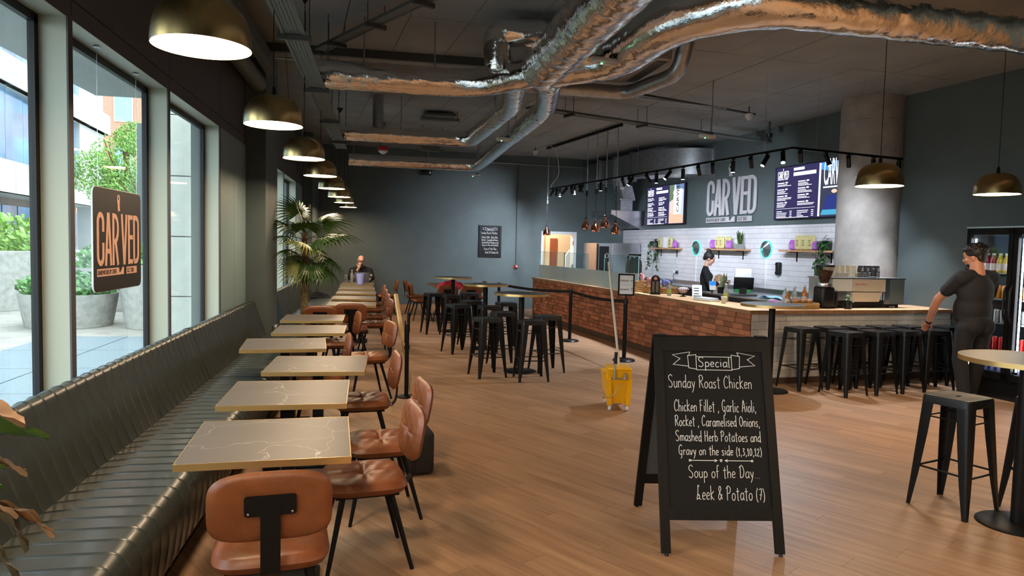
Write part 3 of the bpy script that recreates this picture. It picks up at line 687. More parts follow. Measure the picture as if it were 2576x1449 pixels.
duct('foil-wrapped branch duct, middle of three pointing at the windows', [(-.73, 11.80, ZD), (1.46, 11.88, ZD), (1.60, 8.8, ZD), (1.38, 7.45, ZD)], .130, 8, ((.3, 11.8), (1.5, 9.6)))
duct('foil-wrapped branch duct, farthest of three along the back wall', [(-.70, 15.60, ZD), (2.08, 15.70, ZD), (2.05, 8.9, ZD), (1.70, 7.2, ZD)], .130, 12, ((-.6, 15.6), (1.0, 15.65), (2.0, 14.9), (2.05, 11)))
duct('thick foil-wrapped duct crossing the top right corner of the picture', [(8.3, 4.88, ZD), (2.62, 4.60, ZD), (2.17, 5.15, ZD), (2.12, 6.42, ZD), (1.62, 6.85, ZD)], .195, 17, ((2.15, 5.8), (4.0, 4.7)), .45)
duct('foil-wrapped elbow rising from the duct junction to the ceiling', [(1.18, 7.35, ZD+.05), (1.12, 7.3, ZD+.42), (1.95, 7.2, ZD+.44)], .14, 21, (), .3)

def spiral(label, path, r, name='spiral_duct', rad=.2, cat='duct', matn='galv'):
    t = thing(name, label, cat, T(*path[0])); inv = t.matrix_world.inverted(); P = densify(path, .02, rad); s = 0; rr = []
    for i in range(len(P)):
        if i: s += (P[i]-P[i-1]).length
        rr.append(r*(1.045 if (s % .1) < .018 else 1.0))
    m = MB(inv); m.tube(P, rr, 20); m.build('tube', M[matn], t, smooth=50); return t
spiral('bare spiral duct running under the grey ceiling unit', [(1.55, 8.50, 3.63), (3.02, 8.56, 3.63), (3.20, 7.45, 3.63), (3.22, 7.30, 3.95)], .085)
spiral('short upright spiral duct dropping into the middle foil duct', [(-.07, 11.80, 3.50), (-.07, 11.80, CZ)], .085)
t = spiral('short flexible duct end with a red collar below the middle foil duct', [(.02, 14.3, 3.52), (.0, 14.45, CZ)], .07)
inv = t.matrix_world.inverted(); m = MB(inv); m.lathe([(.075, 0), (.10, .02), (.10, .07), (.075, .09)], 18, T(.02, 14.3, 3.50)); m.build('collar', mat('red_plastic', (.5, .02, .03), .4), t)
m = MB(inv); m.lathe([(.03, -.06), (.09, -.02), (.09, .0), (.03, .0)], 18, T(.02, 14.3, 3.50)); m.build('nozzle', M['white'], t)

ac = thing('ceiling_unit', 'flat grey air-conditioning unit beneath the big ducts', 'air conditioner', T(2.70, 7.92, 3.74))
M['acgrey'] = mat('light_grey_sheet_metal', (0.30, 0.31, 0.31), 0.5, metal=0.2)
m = MB(); m.rbox((0, 0, .11), (.76, 1.16, .22), .015, 2); m.build('casing', M['acgrey'], ac, merge=True)
for k, (y, h) in enumerate(((-.28, .5), (.28, .5))):
    m = MB(); m.box(-.30, .16, y-h/2+.03, y+h/2-.03, -.008, .004); m.build('access_panel', M['acgrey'], ac, smooth=0)
m = MB(); m.box(.24, .36, -.5, .5, -.006, .01); m.build('grille', M['dgrey'], ac, smooth=0)
for x in (-.3, .3):
    for y in (-.5, .5): m = MB(); m.cyl((x, y, .2), (x, y, CZ-3.74), .006, None, 6); m.build('hanger_rod', M['galv'], ac)

# ---- emergency luminaires on rods
def em(label, x, y, z, rz):
    t = thing('emergency_light', label, 'light', T(x, y, z, rz), 'white emergency lights under the ceiling')
    m = MB(); m.rbox((0, 0, .0), (.25, .055, .045), .008, 2); m.build('housing', M['white'], t, merge=True)
    m = MB(); m.rbox((0, 0, -.027), (.22, .045, .014), .005, 2); m.build('diffuser', M['offw'], t, merge=True)
    m = MB(); m.ell((-.05, -.02, -.034), (.009, .009, .006), 10, 6); m.build('indicator', M['green_led'], t)
    m = MB(); m.cyl((.06, 0, .02), (.06, 0, CZ-z), .009, None, 8); m.build('rod', M['galv'], t)
    m = MB(); m.lathe([(.02, .02), (.025, .05), (.012, .06)], 10, T(.06, 0, 0)); m.build('bracket', M['blackp'], t)
em('white emergency light with green glow just under the duct junction', 1.89, 5.96, 3.30, R(12))
em('white emergency light with green glow between the two long foil ducts', 1.82, 10.66, 3.30, R(4)); em('small white emergency light below the farthest foil duct', 2.11, 16.3, 3.30, R(5)); em('white emergency light hanging before the sign wall', 4.51, 9.40, 3.30, R(5))

# ---- cable trays
def perf_mat():
    m = mat('perforated_tray', (0.15, 0.175, 0.165), 0.55, metal=0.2); nt = m.node_tree; L = nt.links; b = nt.nodes['Principled BSDF']
    t = nt.nodes.new('ShaderNodeTexCoord'); s1 = nt.nodes.new('ShaderNodeVectorMath'); s1.operation = 'MULTIPLY'; s1.inputs[1].default_value = (36, 36, 0); L.new(t.outputs['Object'], s1.inputs[0])
    fr = nt.nodes.new('ShaderNodeVectorMath'); fr.operation = 'FRACTION'; L.new(s1.outputs[0], fr.inputs[0]); sb = nt.nodes.new('ShaderNodeVectorMath'); sb.operation = 'SUBTRACT'; sb.inputs[1].default_value = (.5, .5, 0); L.new(fr.outputs[0], sb.inputs[0])
    ln = nt.nodes.new('ShaderNodeVectorMath'); ln.operation = 'LENGTH'; L.new(sb.outputs[0], ln.inputs[0]); lt = nt.nodes.new('ShaderNodeMath'); lt.operation = 'GREATER_THAN'; lt.inputs[1].default_value = .24; L.new(ln.outputs['Value'], lt.inputs[0]); L.new(lt.outputs[0], b.inputs['Alpha']); return m
M['perf'] = perf_mat()
def tray(label, a, b, w, lip=.03, hang=2, clamps=()):
    a = Vector(a); b = Vector(b); d = b-a; t = thing('cable_tray', label, 'cable tray', T(a.x, a.y, a.z, atan2(d.y, d.x)), 'cable trays under the ceiling'); L_ = d.length
    m = MB(); m.box(0, L_, -w/2, w/2, 0, .003); m.build('bed', M['perf'], t, smooth=0)
    for s_ in (-1, 1): m = MB(); m.box(0, L_, s_*w/2-.003, s_*w/2+.003, 0, lip); m.box(0, L_, s_*w/2-.012, s_*w/2+.012, -.006, .002); m.build('side_rail', M['tray'], t, smooth=0)
    for k in range(hang):
        x = L_*(k+.5)/hang; m = MB(); m.box(x-.02, x+.02, -w/2-.05, w/2+.05, -.045, -.005); m.build('strut', M['dgrey'], t, smooth=0)
        for s_ in (-1, 1): m = MB(); m.cyl((x, s_*(w/2+.035), -.05), (x, s_*(w/2+.035), CZ-a.z), .005, None, 6); m.build('hanger_rod', M['dgrey'], t)
    m = MB(); m.tube(spline([(0, .02, .02), (L_*.3, -.02, .02), (L_*.6, .03, .022), (L_, 0, .02)], 8), .008, 6); m.build('cable', M['blackp'], t); return t
tray('long perforated cable tray running above the window tables', (-.69, 1.0, 3.30), (-.69, 12.7, 3.30), .16, hang=6)
tray('diagonal perforated cable tray meeting the window-side tray', (-.72, 8.55, 3.88), (1.0, 5.4, 3.88), .12, hang=4)
tray('cable tray on hangers crossing toward the menu screens', (2.2, 10.72, 3.80), (7.9, 12.9, 3.80), .16, hang=4)
def pipe(name, label, pts, r, matn='dgrey', cat='pipe', n=10, rad=.1):
    p0 = Vector(pts[0]); o = MB(Matrix.Translation(-p0)); o.tube(densify(pts, .3, rad), r, n); ob = o.build(name, M[matn], smooth=50); ob.location = p0; return tag(ob, label, cat)
pipe('round_pipe', 'thick grey-green pipe along the top of the window fascia', [(-1.56, 1.0, 3.68), (-1.56, 9.6, 3.68)], .10, 'tray', n=20)
ob = MB(); ob.box(-.06, .06, 0, 7.4, 0, .16); ob = ob.build('ceiling_channel', M['tray'], smooth=0); ob.location = (-1.36, 2.0, 3.74); tag(ob, 'boxed grey channel beside the thick window-side pipe', 'channel')
pipe('conduit', 'thin metal conduit crossing behind the nearest foil branch', [(-1.6, 8.95, 3.86), (2.2, 9.02, 3.86)], .012, 'galv'); pipe('conduit', 'bright metal conduit ending at the smoke detector', [(2.3, 9.74, 3.92), (5.3, 10.42, 3.92)], .012, 'galv')
pipe('conduit', 'dark pipe running beside the bright conduit to the right', [(2.0, 9.4, 3.97), (6.1, 10.98, 3.97)], .02, 'dgrey'); pipe('white_cable', 'white cable sagging along the ceiling conduit', [(-.6, 8.9, 3.86), (0, 8.93, 3.83), (.7, 8.95, 3.80), (1.3, 8.97, 3.83), (2.0, 9.0, 3.80)], .006, 'white', 'cable')
ob = MB(); ob.box(-1.6, 1.9, -.03, .03, -.05, .05); ob = ob.build('ceiling_beam', M['dgrey'], smooth=0); ob.location = (.2, 9.15, CZ-.05); tag(ob, 'slim dark beam across the ceiling behind the first branch duct', 'beam')
pipe('conduit', 'slim conduit along the top of the back wall', [tuple(UV(3.2, VB-.05, 3.86)), tuple(UV(7.7, VB-.05, 3.86))], .012, 'galv')
pipe('conduit', 'upright conduit on the back wall above the red call point', [tuple(UV(5.60, VB-.02, 1.22)), tuple(UV(5.60, VB-.02, 3.86))], .014, 'dgrey')
cp = thing('call_point', 'small red fire call point on the back wall', 'alarm', TU(5.60, VB, 1.14)); m = MB(); m.rbox((0, -.025, 0), (.09, .05, .09), .006, 2); m.build('box', mat('alarm_red', (.45, .01, .02), .35), cp, merge=True); m = MB(); m.box(-.005, .035, -.053, -.049, -.01, .025); m.build('glass', M['white'], cp, smooth=0)
# brackets with cones on the ceiling at the left
for k, (x, y, lb) in enumerate(((-.38, 4.9, 'grey strut bracket with slotted arms at the top left of the ceiling'), (-.35, 9.9, 'grey strut bracket with slotted arms beyond the first foil branch'))):
    t = thing('ceiling_bracket', lb, 'bracket', T(x, y, 3.86), 'slotted ceiling brackets')
    m = MB(); m.box(-.26, .30, -.02, .02, .10, .14); m.build('rail', M['tray'], t, smooth=0)
    m = MB(); m.box(-.16, .22, -.01, .01, -.02, .10); m.build('plate', M['perf'], t, smooth=0)
    for s_ in (-.22, .2):
        m = MB(); m.box(s_-.025, s_+.025, -.012, .012, -.13, .09, Matrix.Rotation(.0, 4, 'Y')); m.build('slotted_arm', M['tray'], t, smooth=0)
        m = MB(); m.cyl((s_, 0, -.22), (s_, 0, -.12), .006, None, 6); m.build('stud', M['galv'], t)
        for q in range(4): m = MB(); m.box(s_-.012, s_+.012, -.0135, .0135, -.11+q*.045, -.095+q*.045); m.build('slot', M['joint'], t, smooth=0)
t = thing('ceiling_hatch', 'speckled square access hatch lowered from the ceiling', 'hatch', T(1.0, 13.2, 3.92, R(4))); m = MB(); m.box(-.28, .28, -.35, .35, .08, .12); m.build('panel', M['perf'], t, smooth=0); m = MB(); m.box(-.34, .34, -.40, -.34, -.02, .03); m.build('ledge', M['tray'], t, smooth=0)
for s_ in (-.3, .3): m = MB(); m.cyl((s_, -.37, .0), (s_, -.37, CZ-3.92), .006, None, 6); m.build('hanger_rod', M['dgrey'], t)
t = thing('ceiling_fan_coil', 'small grey slotted unit above the farthest foil duct', 'vent', T(.99, 14.7, 3.60, R(4))); m = MB(); m.box(-.17, .17, -.15, .15, 0, .12); m.build('casing', M['tray'], t, smooth=0); m = MB(); m.box(-.26, .26, -.17, -.13, -.03, .02); m.build('ledge', M['tray'], t, smooth=0)
for s_ in (-.2, .2): m = MB(); m.cyl((s_, -.15, .0), (s_, -.15, CZ-3.6), .006, None, 6); m.build('hanger_rod', M['dgrey'], t)
def det(label, loc, z):
    t = thing('smoke_detector', label, 'detector', T(loc[0], loc[1], z), 'round ceiling smoke detectors'); m = MB(); m.lathe([(.0, -.075), (.03, -.075), (.035, -.05), (.055, -.045), (.06, -.015), (.06, 0), (0, 0)], 20); m.build('head', M['white'], t); m = MB(); m.lathe([(.065, 0), (.07, .02), (.05, .03)], 20); m.build('base', M['white'], t); m = MB(); m.cyl((0, 0, .02), (0, 0, CZ-z), .012, None, 8); m.build('stem', M['dgrey'], t)
det('white smoke detector near the back wall conduit', (3.65, 16.9), 3.98); det('white smoke detector at the end of the ceiling conduit', (5.95, 10.9), 3.93)
t = thing('dome_camera', 'black dome camera hanging before the sign wall', 'camera', TU(8.3, 11.2, 3.86)); m = MB(); m.lathe([(0, -.09), (.04, -.08), (.062, -.03), (.065, 0), (0, 0)], 20); m.build('dome', M['blackp'], t); m = MB(); m.cyl((0, 0, 0), (0, 0, CZ-3.86), .02, None, 8); m.build('stem', M['dgrey'], t)
sp = thing('wall_speaker', 'small black speaker high on the back wall', 'speaker', TU(3.14, VB, 3.5)); m = MB(); m.rbox((0, -.06, 0), (.26, .11, .13), .01, 2); m.build('cabinet', M['blackp'], sp, merge=True); m = MB(); m.box(.07, .10, -.118, -.114, -.02, .03); m.build('badge', M['white'], sp, smooth=0)
se = thing('motion_sensor', 'small white motion sensor on the corner pier', 'sensor', T(-1.50, 16.25, 2.45)); m = MB(); m.rbox((-.06, -.025, 0), (.06, .05, .12), .02, 3); m.build('case', M['white'], se, merge=True)

# ---- track with spotlights above the counter
TA, TBc, TE = Vector((5.69, 15.7, 3.05)), Vector((6.19, 7.85, 3.05)), Vector((8.22, 8.08, 3.05))
tk = thing('track_light', 'black suspended spotlight track above the counter, turning toward the column', 'light', T(*UV(*TBc)))
tki = tk.matrix_world.inverted()
def bar(mb, a, b, w, h): 
    a = Vector(a); b = Vector(b); d = (b-a); L_ = d.length; mb.box(0, L_, -w/2, w/2, -h/2, h/2, T(a.x, a.y, a.z, atan2(d.y, d.x)))
m = MB(tki); bar(m, UV(*TA), UV(*TBc), .035, .03); m.build('rail', M['black'], tk, smooth=0); m = MB(tki); bar(m, UV(*TBc), UV(*TE), .035, .03); m.build('rail', M['black'], tk, smooth=0)
for f in (.02, .2, .35, .5, .66, .8, .93): q = UV(*(TA.lerp(TBc, f))); m = MB(tki); m.cyl(q, (q.x, q.y, CZ), .002, None, 5); m.build('wire', M['galv'], tk)
for f in (.2, .6, .95): q = UV(*(TBc.lerp(TE, f))); m = MB(tki); m.cyl(q, (q.x, q.y, CZ), .002, None, 5); m.build('wire', M['galv'], tk)
q = UV(*TA); m = MB(tki); m.tube(spline([tuple(q), (q.x+.02, q.y, q.z+.1), (q.x+.18, q.y, q.z+.35), (q.x+.12, q.y, q.z+.8), (q.x-.05, q.y, CZ)], 8), .008, 6); m.build('feed_cable', M['white'], tk)
spots = [(0, f) for f in (.0189, .0447, .0671, .1107, .1448, .1652, .1977, .2147, .32, .4306, .4628, .4794, .5412, .5828, .6361, .6848, .7373, .7839, .8464, .8953, .9389, .9769)]+[(1, f) for f in (.0645, .2854, .4894, .7233, .9706)]
aim = {0: UV(5.2, 17.9, 1.6), 3: UV(4.4, 18.0, 2.0), 1: UV(6.3, 17.8, 1.0), 4: UV(7.6, 17.9, 1.6), 6: UV(8.7, 16.5, 1.4), 7: UV(5.0, 17.9, 1.5), 9: UV(8.7, 15.0, 1.5), 10: UV(8.7, 14.2, 1.5), 12: UV(8.7, 12.9, 1.7), 14: UV(3.6, 10.8, 0), 16: UV(8.7, 12.6, 2.7), 20: UV(4.3, 8.2, 0), 21: UV(5.0, 6.2, 0), 23: UV(7.2, 6.6, .2), 11: UV(4.2, 12.6, 0), 24: UV(8.3, 9.0, 1.6), 17: UV(8.7, 13.1, 1.4), 19: UV(8.7, 11.3, 1.4), 22: UV(8.7, 10.3, 1.4)}
lit = set(range(27))
spm = None
for k, (sg, f) in enumerate(spots):
    q = UV(*(TA.lerp(TBc, f) if sg == 0 else TBc.lerp(TE, f))); a = Vector((0, 0, -1)) if k not in aim else (aim[k]-q).normalized()
    if k not in aim: a = Vector((0, 0, -1))
    hz = Vector((a.x, a.y, 0)); tilt = a.angle(Vector((0, 0, -1)))
    if tilt > R(50): tilt = R(50)
    dirv = (Vector((0, 0, -1))*cos(tilt)+(hz.normalized()*sin(tilt) if hz.length > 1e-4 else Vector())).normalized()
    loc = q+Vector((0, 0, -.06)); rot = Vector((0, 0, -1)).rotation_difference(dirv).to_matrix().to_4x4(); MM = tki @ Matrix.Translation(loc) @ rot
    if spm is None:
        spm = (MB().cyl((0, 0, .02), (0, 0, -.15), .031, None, 18).mesh('spotlight', M['black'], 40), MB().lathe([(0, -.1502), (.026, -.1502)], 18, caps=False).mesh('lens', M['lens'], 0), MB().cyl((0, 0, 0), (0, 0, .06), .008, None, 8).cbox((0, 0, .045), (.05, .03, .025)).mesh('yoke', M['black'], 40), MB().lathe([(0, -.1502), (.026, -.1502)], 18, caps=False).mesh('lens', M['offw'], 0))
    body = bpy.data.objects.new('spotlight', spm[0]); col.objects.link(body); body.parent = tk; body.matrix_local = MM
    yo = bpy.data.objects.new('yoke', spm[2]); col.objects.link(yo); yo.parent = body; yo.matrix_local = MM.inverted() @ (tki @ Matrix.Translation(loc))
    le = bpy.data.objects.new('lens', spm[1] if k in lit else spm[3]); col.objects.link(le); le.parent = body
    if k in lit:
        l = bpy.data.lights.new('spot_beam', 'SPOT'); l.energy = SPOT_W*(.35 if k == 24 else 1.7 if k in (14, 20, 11) else 1.1 if k in (21, 23) else 1.0); l.color = SPOT_C; l.spot_size = R(72); l.spot_blend = .7; l.shadow_soft_size = .03
        lo = bpy.data.objects.new('spot_beam', l); col.objects.link(lo); lo.parent = body
        real = (aim[k]-loc).normalized() if k in aim else dirv
        lo.matrix_local = (tki @ Matrix.Translation(loc) @ rot).inverted() @ (tki @ Matrix.Translation(loc+dirv*.16) @ Vector((0, 0, -1)).rotation_difference(real).to_matrix().to_4x4())

# ---- copper heat lamps over the glass
hb = thing('lamp_rail', 'black ceiling rail carrying the copper heat lamps', 'rail', T(*UV(5.80, 14.3, CZ-.04))); hbi = hb.matrix_world.inverted(); m = MB(hbi); bar(m, UV(5.72, 16.1, CZ-.04), UV(5.90, 12.4, CZ-.04), .04, .05); m.build('bar', M['black'], hb, smooth=0)
hl0 = None
for k, (v, z, lb) in enumerate(((16.0, 1.965, 'copper heat lamp hanging alone at the left, before the doorway'), (13.85, 2.075, 'copper heat lamp, first of the cluster of four'), (13.40, 2.025, 'copper heat lamp, second of the cluster of four'), (12.98, 2.090, 'copper heat lamp, third and highest of the cluster'), (12.53, 1.965, 'copper heat lamp, fourth and lowest of the cluster'))):
    MM = TU(5.72+(16.1-v)/3.7*.18, v, z)
    if hl0 is None or True:
        t = thing('heat_lamp', lb, 'lamp', MM, 'copper heat lamps over the glass screen'); zz = CZ-z-.05
        m = MB(); m.lathe([(.088, 0), (.09, .002), (.089, .085), (.075, .115), (.045, .145), (.030, .165), (.030, .215), (.026, .216), (.026, .165), (.040, .142), (.07, .11), (.084, .083), (.085, .002)], 30, caps=False); m.build('shade', M['copper'], t, smooth=40)
        m = MB(); m.lathe([(.028, .212), (.022, .25), (.008, .262)], 14); m.build('collar', M['blackp'], t)
        top = 2.72+(k in (1, 2, 3, 4))*.06-z; m = MB(); m.tube(spline([(0, 0, .26), (.006, 0, .4), (-.005, .004, top-.25), (0, 0, top)], 6), .006, 6); m.build('cord', M['blackp'], t)
        m = MB(); m.cyl((0, 0, top), (0, 0, top+.11), .028, .022, 10); m.build('connector', M['blackp'], t); m = MB(); m.cyl((0, 0, top+.1), (0, 0, zz), .012, None, 8); m.build('rod', M['steel'], t)
        m = MB(); m.ell((0, 0, .06), (.03, .03, .04), 12, 8); m.build('bulb', emis('heat_bulb', (1, .5, .25), 3.0) if hl0 is None else bpy.data.materials['heat_bulb'], t); hl0 = t

# ---- extractor hood and its galvanised ductwork
hd = thing('extractor_hood', 'stainless steel extractor hood over the ovens in the back corner', 'hood', FUV)
u1, u2, v1, v2 = 7.75, 8.74, 16.77, 18.04
m = MB(); P_ = [(u1, 2.68), (u2, 2.68), (u2, 2.20), (u2-.12, 2.20), (u1+.04, 2.56), (u1, 2.56)]
for v in (v1, v2-.01): m.add([(p[0], v+e, p[1]) for e in (0, .012) for p in P_], [(0, 1, 2, 3, 4, 5), (11, 10, 9, 8, 7, 6)]+[(i, (i+1) % 6, 6+(i+1) % 6, 6+i) for i in range(6)])
m.box(u1, u1+.012, v1, v2, 2.56, 2.68); m.box(u1, u2, v1, v2, 2.668, 2.68); m.build('shell', M['steel'], hd, smooth=0)
for k in range(9):
    v = v1+.05+k*.135; m = MB(); a = Vector((u1+.03, v, 2.575)); b = Vector((u2-.10, v, 2.235)); m.add([a, b, b+Vector((0, .10, 0)), a+Vector((0, .10, 0))]+[p+Vector((.02, 0, .03)) for p in (a, b, b+Vector((0, .10, 0)), a+Vector((0, .10, 0)))], [(0, 1, 2, 3), (7, 6, 5, 4), (0, 4, 5, 1), (1, 5, 6, 2), (2, 6, 7, 3), (3, 7, 4, 0)]); m.build('baffle', M['galv'], hd, smooth=0)
gd = thing('galvanised_duct', 'galvanised duct curving along the sign wall above the hood', 'duct', FUV)
m = MB(); inner = [(8.10, 15.3), (8.16, 14.95), (8.35, 14.72), (8.74, 14.6)]; outer = [(8.74, 13.68)]+[(8.74-1.22*sin(R(a)), 15.3-1.62*cos(R(a))) for a in range(8, 91, 8)]
m.prism(outer+inner, 3.36, 3.93); m.build('bend', M['galv'], gd, smooth=30)
for k, (a, b, z0, z1) in enumerate(((15.3, 16.2, 3.42, 3.93), (16.2, 17.1, 3.46, 3.93), (17.1, 18.03, 3.50, 3.93))): m = MB(); m.box(7.55, 8.1, a, b, z0, z1); m.build('section', M['galv'], gd, smooth=0)
for v in (15.3, 16.2, 17.1): m = MB(); m.box(7.50, 8.15, v-.03, v+.03, 3.37, 3.97); m.build('flange', M['galv'], gd, smooth=0)
m = MB(); m.box(8.70, 8.745, 13.62, 14.66, 3.30, 3.99); m.build('flange', M['galv'], gd, smooth=0)
m = MB(); a = [(7.72, 16.35), (8.06, 16.35), (8.06, 16.75), (7.72, 16.75)]; m.add([(u, v, 3.46) for u, v in a]+[(u+.33, v+.35, 2.98) for u, v in a], [(3, 2, 1, 0), (4, 5, 6, 7)]+[(i, (i+1) % 4, 4+(i+1) % 4, 4+i) for i in range(4)]); m.build('offset_piece', M['galv'], gd, smooth=0)
m = MB(); m.box(8.05, 8.39, 16.85, 17.1, 2.68, 2.98); m.build('riser', M['galv'], gd, smooth=0); m = MB(); m.box(8.0, 8.44, 16.8, 17.15, 2.95, 2.99); m.build('flange', M['galv'], gd, smooth=0)
for p0, s_ in (((7.90, 16.52, 3.24), 1), ((8.05, 16.68, 3.06), 1)): m = MB(); m.cbox((p0[0]+.02, p0[1]-.005, p0[2]), (.11, .005, .08), None); m.build('sticker', M['white'], gd, smooth=0)
# ================================================================== COUNTER
VC0, VC1 = 7.58, 16.05; UC = 5.46; CT = .95
M['brick'] = mat('reclaimed_red_brick', (0.43, 0.165, 0.082), 0.85, noise=0.30, nscale=14, bump=0.5, bscale=60, rnd=0.38)
M['mortar'] = mat('sandy_mortar', (0.30, 0.19, 0.12), 0.9, noise=0.2, nscale=20)
M['tile'] = mat('white_glazed_tile', (0.72, 0.71, 0.74), 0.12, rnd=0.05, coat=0.3)
M['ctile'] = mat('cream_glazed_tile', (0.62, 0.58, 0.52), 0.14, rnd=0.06, coat=0.3)
M['grout'] = mat('grey_grout', (0.12, 0.125, 0.14), 0.9)
M['plinth'] = mat('dark_brown_plinth', (0.085, 0.045, 0.026), 0.6)
ct = thing('service_counter', 'L-shaped service counter, one side brick, the other white tile', 'counter', FUV)
m = MB(); m.box(UC+.03, UC+.12, VC0+.03, VC1, .0, .905); m.build('brick_backing', M['mortar'], ct, smooth=0)
m = MB(); m.box(UC+.03, 8.74, VC0+.012, VC0+.10, .0, .905); m.build('tile_backing', M['grout'], ct, smooth=0)
m = MB(); m.box(UC-.005, UC+.03, VC0, VC1, 0, .095); m.build('plinth', M['plinth'], ct, smooth=0)
m = MB(); m.box(UC, 8.74, VC0-.004, VC0+.012, 0, .075); m.build('plinth', M['plinth'], ct, smooth=0)
m = MB(); m.box(UC-.02, UC+.12, VC1, VC1+.05, 0, .905); m.build('end_trim', M['oakd'], ct, smooth=0)
bm_ = MB().box(-.5, .5, -.5, .5, -.5, .5).mesh('brick', M['brick'], 0)
bricks = []; nz_ = 11; hz_ = (.905-.097)/nz_
for r in range(nz_):
    v = VC0-.0+(-.1 if r % 2 else 0); z = .097+hz_*(r+.5)
    while v < VC1:
        L_ = random.choice((.205, .205, .21, .195, .1, .15, .215)); a = max(v, VC0); b = min(v+L_, VC1)
        if b-a > .03: bricks.append((a+.003, b-.003, z+random.uniform(-.002, .002), hz_-.0065-random.uniform(0, .003), random.uniform(-.007, .006)))
        v += L_
bricks.sort(key=lambda b: b[0]); late = MB()
for k, (a, b, z, h, p) in enumerate(bricks):
    c = (UC+.015-p*.5, (a+b)/2, z); d = (.032+p, b-a, h)
    if k < 300:
        o = bpy.data.objects.new('brick', bm_); col.objects.link(o); o.parent = ct; o.location = c; o.scale = d; o.rotation_euler = (random.uniform(-.012, .012), 0, random.uniform(-.012, .012))
    else: late.cbox(c, d)
if late.v: tag(late.build('far_bricks', M['brick'], ct, smooth=0), kind='stuff')
def tile_field(parent, org, du, dn, w, z0, z1, mt, first, limit=300, tw=.2, th=.1, key=None, skip=None):
    """glazed tiles in running bond; du = direction along the wall, dn = outward normal"""
    lst = []; r = 0; z = z0
    me = MB().box(-.5, .5, -.5, .5, -.5, .5).mesh('tile', mt, 0)
    while z < z1-.01:
        hh = min(th, z1-z); s = -(tw/2 if (r+first) % 2 else 0)
        while s < w:
            a = max(s, 0); b = min(s+tw, w)
            if b-a > .02: lst.append(((a+b)/2, z+hh/2, b-a-.004, hh-.004))
            s += tw
        z += hh; r += 1
    if key: lst.sort(key=key)
    rest_ = MB(); n = 0; ang = atan2(du.y, du.x)
    for s, zc, ww, hh in lst:
        if skip and skip(s, zc): continue
        c = org+du*s+Vector((0, 0, zc))+dn*.006
        if n < limit:
            o = bpy.data.objects.new('tile', me); col.objects.link(o); o.parent = parent; o.matrix_local = Matrix.Translation(c) @ Matrix.Rotation(ang, 4, 'Z') @ Matrix.Diagonal((ww, .010, hh, 1)); n += 1
        else: rest_.add([(-.5*ww, -.005, -.5*hh), (.5*ww, -.005, -.5*hh), (.5*ww, -.005, .5*hh), (-.5*ww, -.005, .5*hh), (-.5*ww, .005, -.5*hh), (.5*ww, .005, -.5*hh), (.5*ww, .005, .5*hh), (-.5*ww, .005, .5*hh)], [(0, 1, 2, 3), (7, 6, 5, 4), (0, 4, 5, 1), (1, 5, 6, 2), (2, 6, 7, 3), (3, 7, 4, 0)], Matrix.Translation(c) @ Matrix.Rotation(ang, 4, 'Z'))
    if rest_.v: tag(rest_.build('far_tiles', mt, parent, smooth=0), kind='stuff')
tile_field(ct, Vector((UC+.02, VC0+.010, 0)), Vector((1, 0, 0)), Vector((0, -1, 0)), 8.72-UC-.02, .078, .905, M['ctile'], 0, tw=.208, th=.104)
# tiled splashback on the right wall
m = MB(FUV); m.box(UW-.008, UW, 9.0, VB, .85, 2.20); sb = m.build('splashback_grout', M['grout'], wall_right, smooth=0)
sbe = bpy.data.objects.new('tiled_splashback', None); col.objects.link(sbe); sbe.matrix_world = FUV; sbe.parent = wall_right
tile_field(sbe, Vector((UW-.006, 9.0, 0)), Vector((0, 1, 0)), Vector((-1, 0, 0)), VB-9.0, .85, 2.20, M['tile'], 0, key=lambda t: (0 if t[1] > 1.02 and t[0] > .45 else 1, t[0]))
cw = thing('countertop', 'oak-topped counter surface following the brick and tile fronts', 'worktop', FUV)
def slab(nm, x0, x1, y0, y1, mt=None): MB().box(x0, x1, y0, y1, .907, .95).build(nm, mt or M['oak'], cw, smooth=0)
slab('front_leg', UC-.04, 6.06, VC0-.06, VC1+.05); slab('side_leg', 6.06, 8.74, VC0-.06, 8.32)
m = MB(); m.box(UC-.045, UC-.04, VC0-.065, VC1+.05, .905, .951); m.box(UC-.045, 8.74, VC0-.065, VC0-.06, .905, .951); m.build('edge_band', M['oakd'], cw, smooth=0)
bc = thing('back_counter', 'steel back counter under the tiled wall', 'counter', FUV)
m = MB(); m.box(8.12, 8.72, 9.7, 16.6, .0, .86); m.build('cabinet', M['black'], bc, smooth=0); m = MB(); m.box(8.08, 8.73, 9.7, 16.6, .86, .90); m.box(8.715, 8.73, 9.7, 16.6, .9, .98); m.build('steel_top', M['steel'], bc, smooth=0)
st = thing('work_station', 'low black and steel work station behind the counter front', 'counter', FUV); M['stn'] = mat('dark_station', (.05, .05, .056), .4)
m = MB(); m.box(6.42, 7.0, 8.5, 10.4, 0, .98); m.build('cabinet', M['stn'], st, smooth=0); m = MB(); m.box(6.40, 7.02, 8.48, 10.42, .98, 1.0); m.build('steel_top', M['steel'], st, smooth=0)
